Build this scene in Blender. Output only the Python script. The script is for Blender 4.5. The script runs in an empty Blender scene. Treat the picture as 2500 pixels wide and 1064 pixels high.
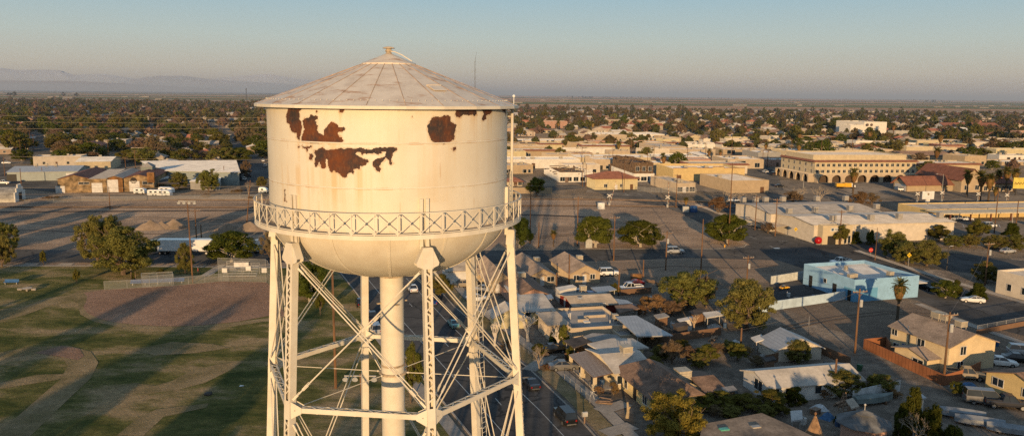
import bpy, math, random
from mathutils import Vector, Matrix
R = math.radians
sc = bpy.context.scene
col = sc.collection
random.seed(7)

# ------------------------------------------------------------------ camera model
F, CX, CY, HC = 1943.0, 1250.0, 532.0, 42.0        # focal length and centre in photograph pixels, camera height in metres
ROLL, PITCH = R(0.6), math.atan(301.0 / 1943.0)
_c, _s = math.cos(ROLL), math.sin(ROLL)
_cp, _sp = math.cos(PITCH), math.sin(PITCH)
def ray(x, y):
    u, v = (x - CX) / F, -(y - CY) / F
    u, v = u * _c - v * _s, u * _s + v * _c
    return (u, _cp + v * _sp, -_sp + v * _cp)
def G(x, y, z=0.0):                                  # the place on the ground (or on a level z) seen at a photograph pixel
    r = ray(x, y); t = (z - HC) / r[2]
    return (r[0] * t, r[1] * t)
def AT(x, y, Y):                                     # the point at depth Y seen at a photograph pixel
    r = ray(x, y); t = Y / r[1]
    return (r[0] * t, Y, HC + r[2] * t)
def P(X, Y, Z):
    dz = Z - HC; zc = Y * _cp - dz * _sp
    v = (Y * _sp + dz * _cp) / zc; u = X / zc
    u, v = u * _c + v * _s, -u * _s + v * _c
    return CX + u * F, CY - v * F
def zat(X, Y, y):                                    # height over (X, Y) seen at row y
    lo, hi = -5.0, 80.0
    for _ in range(50):
        m = (lo + hi) / 2
        if P(X, Y, m)[1] > y: lo = m
        else: hi = m
    return (lo + hi) / 2
def along(N, d, xt, tmax=300.0):                     # how far to walk from N along d to reach column xt
    s = 1 if P(N[0] + d[0], N[1] + d[1], 0)[0] > P(N[0], N[1], 0)[0] else -1
    lo, hi = 0.0, tmax
    for _ in range(50):
        m = (lo + hi) / 2
        if (P(N[0] + d[0] * m, N[1] + d[1] * m, 0)[0] - xt) * s < 0: lo = m
        else: hi = m
    return (lo + hi) / 2

cam = bpy.data.cameras.new('camera'); cam_o = bpy.data.objects.new('camera', cam); col.objects.link(cam_o)
cam.sensor_width = 36.0; cam.lens = F / 2500.0 * 36.0
cam.clip_start = 0.5; cam.clip_end = 120000
cam_o.matrix_world = Matrix.Translation((0, 0, HC)) @ Matrix.Rotation(math.pi / 2 - PITCH, 4, 'X') @ Matrix.Rotation(ROLL, 4, 'Z')
sc.camera = cam_o

# ------------------------------------------------------------------ light
SUN_AZ, SUN_EL = 3.7, 6.5                            # the light travels away from the camera, a little to the right
sun = bpy.data.lights.new('sun', 'SUN'); sun.energy = 5.0; sun.angle = R(0.53); sun.color = (1.0, 0.655, 0.33)
sun_o = bpy.data.objects.new('sun', sun); col.objects.link(sun_o)
sd = Vector((math.sin(R(SUN_AZ)) * math.cos(R(SUN_EL)), math.cos(R(SUN_AZ)) * math.cos(R(SUN_EL)), -math.sin(R(SUN_EL))))
sun_o.rotation_euler = sd.to_track_quat('-Z', 'Y').to_euler()
sun_o.location = (0, -50, 80)
w = bpy.data.worlds.new('World'); sc.world = w; w.use_nodes = True
nt = w.node_tree; bg = nt.nodes['Background']
sky = nt.nodes.new('ShaderNodeTexSky'); sky.sky_type = 'NISHITA'; sky.sun_disc = False
sky.sun_elevation = R(SUN_EL); sky.sun_rotation = math.atan2(-sd.x, -sd.y)
sky.air_density = 1.0; sky.dust_density = 1.4; sky.ozone_density = 1.0; sky.altitude = 0
# the anti-sunset side of the sky: dusty mauve at the horizon, teal above; the physical sky is mixed in for the glow round the sun
def wn(k): return nt.nodes.new(k)
tcw = wn('ShaderNodeTexCoord'); sxw = wn('ShaderNodeSeparateXYZ'); nt.links.new(tcw.outputs['Generated'], sxw.inputs[0])
rw = wn('ShaderNodeValToRGB'); nt.links.new(sxw.outputs['Z'], rw.inputs[0]); el_ = rw.color_ramp.elements
SKYK = 0.12
stops = [(0.0, (0.50, 0.43, 0.40)), (0.028, (0.60, 0.56, 0.49)), (0.065, (0.51, 0.59, 0.585)), (0.115, (0.345, 0.52, 0.63)), (0.25, (0.29, 0.44, 0.60)), (1.0, (0.225, 0.325, 0.46))]
el_[0].position = 0.0; el_[1].position = 1.0
for i, (p_, c_) in enumerate(stops):
    e_ = el_[0] if i == 0 else (el_[-1] if i == len(stops) - 1 else el_.new(p_)); e_.color = (*c_, 1)
gain = wn('ShaderNodeMix'); gain.data_type = 'RGBA'; gain.blend_type = 'MULTIPLY'; gain.inputs[0].default_value = 1; nt.links.new(rw.outputs[0], gain.inputs[6]); gain.inputs[7].default_value = (1/SKYK,)*3 + (1,)
mixw = wn('ShaderNodeMix'); mixw.data_type = 'RGBA'; mixw.inputs[0].default_value = 0.80; nt.links.new(sky.outputs[0], mixw.inputs[6]); nt.links.new(gain.outputs[2], mixw.inputs[7])
mixw.clamp_result = False; gain.clamp_result = False
nt.links.new(mixw.outputs[2], bg.inputs[0]); bg.inputs[1].default_value = SKYK
sc.view_settings.view_transform = 'Standard'; sc.view_settings.look = 'None'
sc.view_settings.exposure = 0; sc.view_settings.gamma = 1
sc.cycles.use_denoising = False; sc.cycles.max_bounces = 5; sc.cycles.diffuse_bounces = 3; sc.cycles.glossy_bounces = 2
sc.cycles.transparent_max_bounces = 8; sc.cycles.transmission_bounces = 3

# ------------------------------------------------------------------ materials
_M = {}
def lin(c):
    return tuple(((x / 12.92) if x <= 0.04045 else ((x + 0.055) / 1.055) ** 2.4) for x in c)
def mat(name, c, rough=0.8, var=0.18, scale=1.2, c2=None, obj_rand=0.0, metal=0.0, bump=0.0, stretch=None, hue=0.0, streak=0.0, fine=0.0):
    """one weathered surface: base colour c (linear), blotches towards c2, optional change from object to object"""
    if name in _M: return _M[name]
    m = bpy.data.materials.new(name); m.use_nodes = True; _M[name] = m
    t = m.node_tree; N = t.nodes; L = t.links; b = N['Principled BSDF']
    b.inputs['Roughness'].default_value = rough; b.inputs['Metallic'].default_value = metal
    b.inputs['Specular IOR Level'].default_value = 0.3; b.inputs['Diffuse Roughness'].default_value = 1.0 if rough > .8 else .3
    tc = N.new('ShaderNodeTexCoord'); src = tc.outputs['Object']
    if stretch:
        mp = N.new('ShaderNodeMapping'); mp.inputs['Scale'].default_value = stretch; L.new(src, mp.inputs['Vector']); src = mp.outputs[0]
    oi = N.new('ShaderNodeObjectInfo')
    ad = N.new('ShaderNodeVectorMath'); ad.operation = 'MULTIPLY_ADD'; L.new(oi.outputs['Random'], ad.inputs[0]); ad.inputs[1].default_value = (37, 61, 13); L.new(src, ad.inputs[2]); src = ad.outputs[0]
    n = N.new('ShaderNodeTexNoise'); n.inputs['Scale'].default_value = scale; n.inputs['Detail'].default_value = 6; n.inputs['Roughness'].default_value = 0.65
    L.new(src, n.inputs['Vector'])
    r = N.new('ShaderNodeValToRGB'); r.color_ramp.elements[0].position = 0.33; r.color_ramp.elements[1].position = 0.67
    c2 = c2 or tuple(x * (1 - var * 1.6) for x in c)
    r.color_ramp.elements[0].color = (*c2, 1); r.color_ramp.elements[1].color = (*tuple(min(1, x * (1 + var * 0.5)) for x in c), 1)
    L.new(n.outputs['Fac'], r.inputs[0]); out = r.outputs[0]
    if fine:
        n2 = N.new('ShaderNodeTexNoise'); n2.inputs['Scale'].default_value = scale * 9; n2.inputs['Detail'].default_value = 3; L.new(src, n2.inputs['Vector'])
        mr = N.new('ShaderNodeMapRange'); mr.inputs[1].default_value = 0.3; mr.inputs[2].default_value = 0.7; mr.inputs[3].default_value = 1 - fine; mr.inputs[4].default_value = 1 + fine
        L.new(n2.outputs['Fac'], mr.inputs[0])
        mx = N.new('ShaderNodeMix'); mx.data_type = 'RGBA'; mx.blend_type = 'MULTIPLY'; mx.inputs[0].default_value = 1
        L.new(out, mx.inputs[6]); cb = N.new('ShaderNodeCombineColor'); [L.new(mr.outputs[0], cb.inputs[i]) for i in range(3)]; L.new(cb.outputs[0], mx.inputs[7]); out = mx.outputs[2]
    if obj_rand or hue:
        hs = N.new('ShaderNodeHueSaturation'); L.new(out, hs.inputs['Color'])
        v = N.new('ShaderNodeMapRange'); L.new(oi.outputs['Random'], v.inputs[0]); v.inputs[3].default_value = 1 - obj_rand; v.inputs[4].default_value = 1 + obj_rand; L.new(v.outputs[0], hs.inputs['Value'])
        if hue:
            wn = N.new('ShaderNodeTexWhiteNoise'); wn.noise_dimensions = '1D'; L.new(oi.outputs['Random'], wn.inputs['W'])
            h = N.new('ShaderNodeMapRange'); L.new(wn.outputs['Value'], h.inputs[0]); h.inputs[3].default_value = 0.5 - hue; h.inputs[4].default_value = 0.5 + hue; L.new(h.outputs[0], hs.inputs['Hue'])
            s2 = N.new('ShaderNodeMapRange'); L.new(wn.outputs['Value'], s2.inputs[0]); s2.inputs[3].default_value = 1.35; s2.inputs[4].default_value = 0.55; L.new(s2.outputs[0], hs.inputs['Saturation'])
        out = hs.outputs[0]
    L.new(out, b.inputs['Base Color'])
    if bump:
        bp = N.new('ShaderNodeBump'); bp.inputs['Strength'].default_value = bump; bp.inputs['Distance'].default_value = 0.05
        nb = N.new('ShaderNodeTexNoise'); nb.inputs['Scale'].default_value = scale * 6; nb.inputs['Detail'].default_value = 4; L.new(src, nb.inputs['Vector'])
        L.new(nb.outputs['Fac'], bp.inputs['Height']); L.new(bp.outputs[0], b.inputs['Normal'])
    return m
def stripes(name, c, c2, axis='X', width=0.6, rough=0.6, metal=0.0, var=0.12, duty=0.12):
    """ribbed metal, siding or tile courses: narrow dark lines every `width` metres along a local axis"""
    if name in _M: return _M[name]
    m = mat(name, c, rough, var, 0.5, metal=metal); t = m.node_tree; N = t.nodes; L = t.links; b = N['Principled BSDF']
    src = b.inputs['Base Color'].links[0].from_socket
    tc = N.new('ShaderNodeTexCoord'); sx = N.new('ShaderNodeSeparateXYZ'); L.new(tc.outputs['Object'], sx.inputs[0])
    d = N.new('ShaderNodeMath'); d.operation = 'DIVIDE'; L.new(sx.outputs[axis], d.inputs[0]); d.inputs[1].default_value = width
    f = N.new('ShaderNodeMath'); f.operation = 'FRACT'; L.new(d.outputs[0], f.inputs[0])
    lt = N.new('ShaderNodeMath'); lt.operation = 'LESS_THAN'; L.new(f.outputs[0], lt.inputs[0]); lt.inputs[1].default_value = duty
    mx = N.new('ShaderNodeMix'); mx.data_type = 'RGBA'; L.new(lt.outputs[0], mx.inputs[0]); L.new(src, mx.inputs[6]); mx.inputs[7].default_value = (*c2, 1)
    L.new(mx.outputs[2], b.inputs['Base Color'])
    return m
def leafmat(name, c, c2, trans=0.36, obj_rand=0.18):
    if name in _M: return _M[name]
    m = bpy.data.materials.new(name); m.use_nodes = True; _M[name] = m
    t = m.node_tree; N = t.nodes; L = t.links; N.remove(N['Principled BSDF']); out = N['Material Output']
    tc = N.new('ShaderNodeTexCoord'); oi = N.new('ShaderNodeObjectInfo')
    n = N.new('ShaderNodeTexNoise'); n.inputs['Scale'].default_value = 0.9; n.inputs['Detail'].default_value = 5; n.inputs['Roughness'].default_value = 0.75; L.new(tc.outputs['Object'], n.inputs['Vector'])
    r = N.new('ShaderNodeValToRGB'); r.color_ramp.elements[0].position = 0.3; r.color_ramp.elements[1].position = 0.7
    r.color_ramp.elements[0].color = (*c, 1); r.color_ramp.elements[1].color = (*c2, 1); L.new(n.outputs['Fac'], r.inputs[0])
    hs = N.new('ShaderNodeHueSaturation'); L.new(r.outputs[0], hs.inputs['Color'])
    v = N.new('ShaderNodeMapRange'); L.new(oi.outputs['Random'], v.inputs[0]); v.inputs[3].default_value = 1 - obj_rand; v.inputs[4].default_value = 1 + obj_rand; L.new(v.outputs[0], hs.inputs['Value'])
    wn = N.new('ShaderNodeTexWhiteNoise'); wn.noise_dimensions = '1D'; L.new(oi.outputs['Random'], wn.inputs['W'])
    h = N.new('ShaderNodeMapRange'); L.new(wn.outputs['Value'], h.inputs[0]); h.inputs[3].default_value = 0.48; h.inputs[4].default_value = 0.515; L.new(h.outputs[0], hs.inputs['Hue'])
    d = N.new('ShaderNodeBsdfDiffuse'); tr = N.new('ShaderNodeBsdfTranslucent'); L.new(hs.outputs[0], d.inputs[0]); L.new(hs.outputs[0], tr.inputs[0])
    mx = N.new('ShaderNodeMixShader'); mx.inputs[0].default_value = trans; L.new(d.outputs[0], mx.inputs[1]); L.new(tr.outputs[0], mx.inputs[2]); L.new(mx.outputs[0], out.inputs[0])
    return m
def glass(name='window_glass', c=(0.02, 0.028, 0.035), rough=0.12):
    if name in _M: return _M[name]
    m = mat(name, c, rough, 0.3, 0.8); m.node_tree.nodes['Principled BSDF'].inputs['Specular IOR Level'].default_value = 0.6
    return m

# ------------------------------------------------------------------ mesh building
class MB:
    def __init__(s): s.v = []; s.f = []; s.mi = []; s.cur = 0
    def add(s, vs, fs):
        o = len(s.v); s.v += [tuple(v) for v in vs]; s.f += [tuple(i + o for i in f) for f in fs]; s.mi += [s.cur] * len(fs); return s
    def box(s, x0, x1, y0, y1, z0, z1):
        return s.add([(x0,y0,z0),(x1,y0,z0),(x1,y1,z0),(x0,y1,z0),(x0,y0,z1),(x1,y0,z1),(x1,y1,z1),(x0,y1,z1)],
                     [(0,3,2,1),(4,5,6,7),(0,1,5,4),(1,2,6,5),(2,3,7,6),(3,0,4,7)])
    def bar(s, p, q, a, b=None, up=(0,0,1)):           # a straight bar of section a x b
        b = b or a; p, q = Vector(p), Vector(q); d = (q - p).normalized(); u = Vector(up)
        if abs(d.dot(u)) > 0.98: u = Vector((1,0,0))
        x = d.cross(u).normalized(); y = x.cross(d).normalized()
        vs = []
        for c in (p, q):
            for i, j in ((-1,-1),(1,-1),(1,1),(-1,1)): vs.append(c + x * (i*a/2) + y * (j*b/2))
        return s.add(vs, [(0,1,2,3),(7,6,5,4),(0,4,5,1),(1,5,6,2),(2,6,7,3),(3,7,4,0)])
    def tube(s, pts, r, n=6, r2=None, cap=True):       # a round tube through points, radius r to r2
        pts = [Vector(p) for p in pts]; r2 = r if r2 is None else r2; vs = []; fs = []
        for i, p in enumerate(pts):
            d = (pts[min(i+1, len(pts)-1)] - pts[max(i-1, 0)]).normalized()
            u = Vector((0,0,1)) if abs(d.z) < 0.95 else Vector((1,0,0))
            x = d.cross(u).normalized(); y = x.cross(d).normalized()
            rr = r + (r2 - r) * i / max(1, len(pts) - 1)
            for k in range(n):
                a = 2*math.pi*k/n; vs.append(p + x*(rr*math.cos(a)) + y*(rr*math.sin(a)))
        for i in range(len(pts)-1):
            for k in range(n):
                k2 = (k+1) % n; fs.append((i*n+k, i*n+k2, (i+1)*n+k2, (i+1)*n+k))
        if cap: fs.append(tuple(range(n-1,-1,-1))); fs.append(tuple((len(pts)-1)*n + k for k in range(n)))
        return s.add(vs, fs)
    def lathe(s, prof, n=24, c=(0,0), a0=0.0, a1=2*math.pi):
        full = abs(a1 - a0 - 2*math.pi) < 1e-6; m = n if full else n + 1; vs = []; fs = []
        for r, z in prof:
            for k in range(m):
                a = a0 + (a1-a0)*k/n; vs.append((c[0]+r*math.cos(a), c[1]+r*math.sin(a), z))
        for i in range(len(prof)-1):
            for k in range(n):
                k2 = (k+1) % m if full else k+1
                fs.append((i*m+k, i*m+k2, (i+1)*m+k2, (i+1)*m+k))
        return s.add(vs, fs)
    def prism(s, poly, z0, z1):
        n = len(poly); vs = [(x,y,z0) for x,y in poly] + [(x,y,z1) for x,y in poly]
        return s.add(vs, [tuple(range(n-1,-1,-1)), tuple(range(n,2*n))] + [(i,(i+1)%n,n+(i+1)%n,n+i) for i in range(n)])
    def slab(s, pts, th):                              # a sheet of thickness th under the points (roof planes)
        n = len(pts); p = [Vector(q) for q in pts]; nr = (p[1]-p[0]).cross(p[2]-p[0]).normalized()
        if nr.z < 0: nr = -nr; p = p[::-1]
        lo = [q - nr*th for q in p]
        return s.add(p + lo, [tuple(range(n)), tuple(range(2*n-1, n-1, -1))] + [(i, n+i, n+(i+1)%n, (i+1)%n) for i in range(n)])
    def ico(s, c, r, sz=None, n=8, m=6):
        sz = sz or (1,1,1); vs = []; fs = []
        for i in range(m+1):
            t = math.pi*i/m
            for k in range(n):
                a = 2*math.pi*k/n; vs.append((c[0]+r*sz[0]*math.sin(t)*math.cos(a), c[1]+r*sz[1]*math.sin(t)*math.sin(a), c[2]+r*sz[2]*math.cos(t)))
        for i in range(m):
            for k in range(n): k2=(k+1)%n; fs.append((i*n+k,(i+1)*n+k,(i+1)*n+k2,i*n+k2))
        return s.add(vs, fs)
    def mesh(s, name, mats, smooth=False):
        me = bpy.data.meshes.new(name); me.from_pydata(s.v, [], s.f)
        for m in (mats if isinstance(mats, (list, tuple)) else [mats]): me.materials.append(m)
        if any(s.mi): me.polygons.foreach_set('material_index', s.mi)
        if smooth: me.polygons.foreach_set('use_smooth', [True]*len(s.f))
        me.update(); return me
    def build(s, name, mats, parent=None, smooth=False, loc=None, rz=0.0):
        o = bpy.data.objects.new(name, s.mesh(name, mats, smooth)); col.objects.link(o)
        if parent: o.parent = parent
        if loc: o.location = loc
        o.rotation_euler.z = rz
        return o
def tag(o, label, cat, group=None):
    o['label'] = label; o['category'] = cat
    if group: o['group'] = group
    return o
def thing(name, label, cat, loc=(0,0,0), rz=0.0, group=None):
    o = bpy.data.objects.new(name, None); col.objects.link(o); o.location = loc if len(loc) == 3 else (*loc, 0); o.rotation_euler.z = rz
    o.empty_display_size = 0.5
    return tag(o, label, cat, group)
def struct(name, mb, m, kind='structure'):
    o = mb.build(name, m); o['kind'] = kind; return o
KIDS = {}
def dup(root, loc, rz=0.0, label=None, group=None, scale=None):
    if root.name not in KIDS: KIDS[root.name] = [(c, list(c.children)) for c in root.children]
    r = root.copy(); col.objects.link(r); r.location = loc if len(loc) == 3 else (*loc, 0); r.rotation_euler.z = rz
    if scale: r.scale = scale if isinstance(scale, (tuple, list)) else (scale,)*3
    if label: r['label'] = label
    if group: r['group'] = group
    for ch, gs in KIDS[root.name]:
        c = ch.copy(); col.objects.link(c); c.parent = r
        for g in gs: d = g.copy(); col.objects.link(d); d.parent = c
    return r
# ------------------------------------------------------------------ the water tower
TX, TY = -6.25, 40.6
TR = 5.96
def tower_paint():
    m = bpy.data.materials.new('tower_paint'); m.use_nodes = True
    t = m.node_tree; N = t.nodes; L = t.links; b = N['Principled BSDF']; b.inputs['Roughness'].default_value = 0.55; b.inputs['Specular IOR Level'].default_value = 0.3
    tc = N.new('ShaderNodeTexCoord'); n = N.new('ShaderNodeTexNoise'); n.inputs['Scale'].default_value = 0.7; n.inputs['Detail'].default_value = 7; n.inputs['Roughness'].default_value = 0.7
    L.new(tc.outputs['Object'], n.inputs['Vector'])
    r = N.new('ShaderNodeValToRGB'); r.color_ramp.elements[0].position = 0.3; r.color_ramp.elements[1].position = 0.62
    r.color_ramp.elements[0].color = (0.57, 0.50, 0.39, 1); r.color_ramp.elements[1].color = (0.68, 0.63, 0.52, 1); L.new(n.outputs['Fac'], r.inputs[0])
    # small chips of rust on seams and edges
    n2 = N.new('ShaderNodeTexNoise'); n2.inputs['Scale'].default_value = 3.2; n2.inputs['Detail'].default_value = 8; n2.inputs['Roughness'].default_value = 0.8; L.new(tc.outputs['Object'], n2.inputs['Vector'])
    r2 = N.new('ShaderNodeValToRGB'); r2.color_ramp.elements[0].position = 0.69; r2.color_ramp.elements[1].position = 0.73; L.new(n2.outputs['Fac'], r2.inputs[0])
    mx = N.new('ShaderNodeMix'); mx.data_type = 'RGBA'; L.new(r2.outputs[0], mx.inputs[0]); L.new(r.outputs[0], mx.inputs[6]); mx.inputs[7].default_value = (0.22, 0.10, 0.04, 1)
    L.new(mx.outputs[2], b.inputs['Base Color'])
    return m
PAINT = tower_paint(); _M['tower_paint'] = PAINT
def tank_material():
    m = bpy.data.materials.new('tank_wall_paint'); m.use_nodes = True
    t = m.node_tree; N = t.nodes; L = t.links; b = N['Principled BSDF']; b.inputs['Specular IOR Level'].default_value = 0.35
    tc = N.new('ShaderNodeTexCoord')
    def noise(scale, detail, stretch=None, rough=0.6):
        src = tc.outputs['Object']
        if stretch: mp = N.new('ShaderNodeMapping'); mp.inputs['Scale'].default_value = stretch; L.new(src, mp.inputs['Vector']); src = mp.outputs[0]
        n = N.new('ShaderNodeTexNoise'); n.inputs['Scale'].default_value = scale; n.inputs['Detail'].default_value = detail; n.inputs['Roughness'].default_value = rough; L.new(src, n.inputs['Vector']); return n.outputs['Fac']
    def ramp(src, a, b_, ca=(0,0,0,1), cb=(1,1,1,1)):
        r = N.new('ShaderNodeValToRGB'); r.color_ramp.elements[0].position = a; r.color_ramp.elements[1].position = b_; r.color_ramp.elements[0].color = ca; r.color_ramp.elements[1].color = cb; L.new(src, r.inputs[0]); return r.outputs[0]
    def mul(a, k):
        q = N.new('ShaderNodeMath'); q.operation = 'MULTIPLY'; L.new(a, q.inputs[0])
        if isinstance(k, float): q.inputs[1].default_value = k
        else: L.new(k, q.inputs[1])
        return q.outputs[0]
    def mixc(f, a, c):
        x = N.new('ShaderNodeMix'); x.data_type = 'RGBA'; L.new(f, x.inputs[0]); L.new(a, x.inputs[6])
        if isinstance(c, tuple): x.inputs[7].default_value = c
        else: L.new(c, x.inputs[7])
        return x.outputs[2]
    base = ramp(noise(0.5, 6), 0.3, 0.68, (0.61, 0.55, 0.43, 1), (0.68, 0.63, 0.52, 1))
    runs = ramp(noise(1.0, 5, (3.0, 3.0, 0.12)), 0.5, 0.78)
    base = mixc(mul(runs, 0.16), base, (0.55, 0.40, 0.20, 1))
    at = N.new('ShaderNodeAttribute'); at.attribute_name = 'wear'
    sp = N.new('ShaderNodeSeparateColor'); L.new(at.outputs['Color'], sp.inputs[0])
    runs2 = ramp(noise(1.0, 4, (2.2, 2.2, 0.06)), 0.42, 0.64)
    base = mixc(mul(mul(sp.outputs[1], 0.5), runs2), base, (0.55, 0.32, 0.08, 1))
    seam = mul(sp.outputs[2], ramp(noise(1.6, 5), 0.45, 0.62))
    base = mixc(mul(seam, 0.6), base, (0.42, 0.22, 0.07, 1))
    base = mixc(mul(mul(at.outputs['Alpha'], 0.6), ramp(noise(5, 4), .35, .6)), base, (0.40, 0.24, 0.12, 1))
    steel = ramp(noise(0.75, 7, None, .7), 0.40, 0.62, (0.036, 0.028, 0.028, 1), (0.14, 0.042, 0.013, 1))
    steel = mixc(mul(ramp(noise(9, 6, (1, 1, 0.4), 0.8), 0.52, 0.66), 0.45), steel, (0.24, 0.11, 0.05, 1))
    mask = ramp(sp.outputs[0], 0.48, 0.52)
    L.new(mixc(mask, base, steel), b.inputs['Base Color'])
    rr = N.new('ShaderNodeMapRange'); L.new(mask, rr.inputs[0]); rr.inputs[3].default_value = 0.5; rr.inputs[4].default_value = 0.85; L.new(rr.outputs[0], b.inputs['Roughness'])
    bp = N.new('ShaderNodeBump'); bp.inputs['Strength'].default_value = 0.25; bp.inputs['Distance'].default_value = 0.04; L.new(noise(0.9, 3), bp.inputs['Height']); L.new(bp.outputs[0], b.inputs['Normal'])
    return m
def roof_material():
    m = bpy.data.materials.new('tank_roof_paint'); m.use_nodes = True
    t = m.node_tree; N = t.nodes; L = t.links; b = N['Principled BSDF']; b.inputs['Roughness'].default_value = 0.6; b.inputs['Specular IOR Level'].default_value = 0.25
    tc = N.new('ShaderNodeTexCoord')
    n = N.new('ShaderNodeTexNoise'); n.inputs['Scale'].default_value = 1.1; n.inputs['Detail'].default_value = 8; n.inputs['Roughness'].default_value = 0.7; L.new(tc.outputs['Object'], n.inputs['Vector'])
    r = N.new('ShaderNodeValToRGB'); e = r.color_ramp.elements; e[0].position = 0.36; e[0].color = (0.56, 0.47, 0.37, 1); e[1].position = 0.58; e[1].color = (0.69, 0.60, 0.48, 1)
    L.new(n.outputs['Fac'], r.inputs[0])
    # rusty scuffs, wider than tall
    mp = N.new('ShaderNodeMapping'); mp.inputs['Scale'].default_value = (0.7, 2.0, 3.2); L.new(tc.outputs['Object'], mp.inputs['Vector'])
    n2 = N.new('ShaderNodeTexNoise'); n2.inputs['Scale'].default_value = 0.9; n2.inputs['Detail'].default_value = 7; n2.inputs['Roughness'].default_value = 0.66; L.new(mp.outputs[0], n2.inputs['Vector'])
    r2 = N.new('ShaderNodeValToRGB'); r2.color_ramp.elements[0].position = 0.56; r2.color_ramp.elements[1].position = 0.64; L.new(n2.outputs['Fac'], r2.inputs[0])
    q = N.new('ShaderNodeMath'); q.operation = 'MULTIPLY'; q.inputs[1].default_value = 0.8; L.new(r2.outputs[0], q.inputs[0])
    mx = N.new('ShaderNodeMix'); mx.data_type = 'RGBA'; L.new(q.outputs[0], mx.inputs[0]); L.new(r.outputs[0], mx.inputs[6]); mx.inputs[7].default_value = (0.40, 0.21, 0.10, 1)
    L.new(mx.outputs[2], b.inputs['Base Color']); return m
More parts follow.
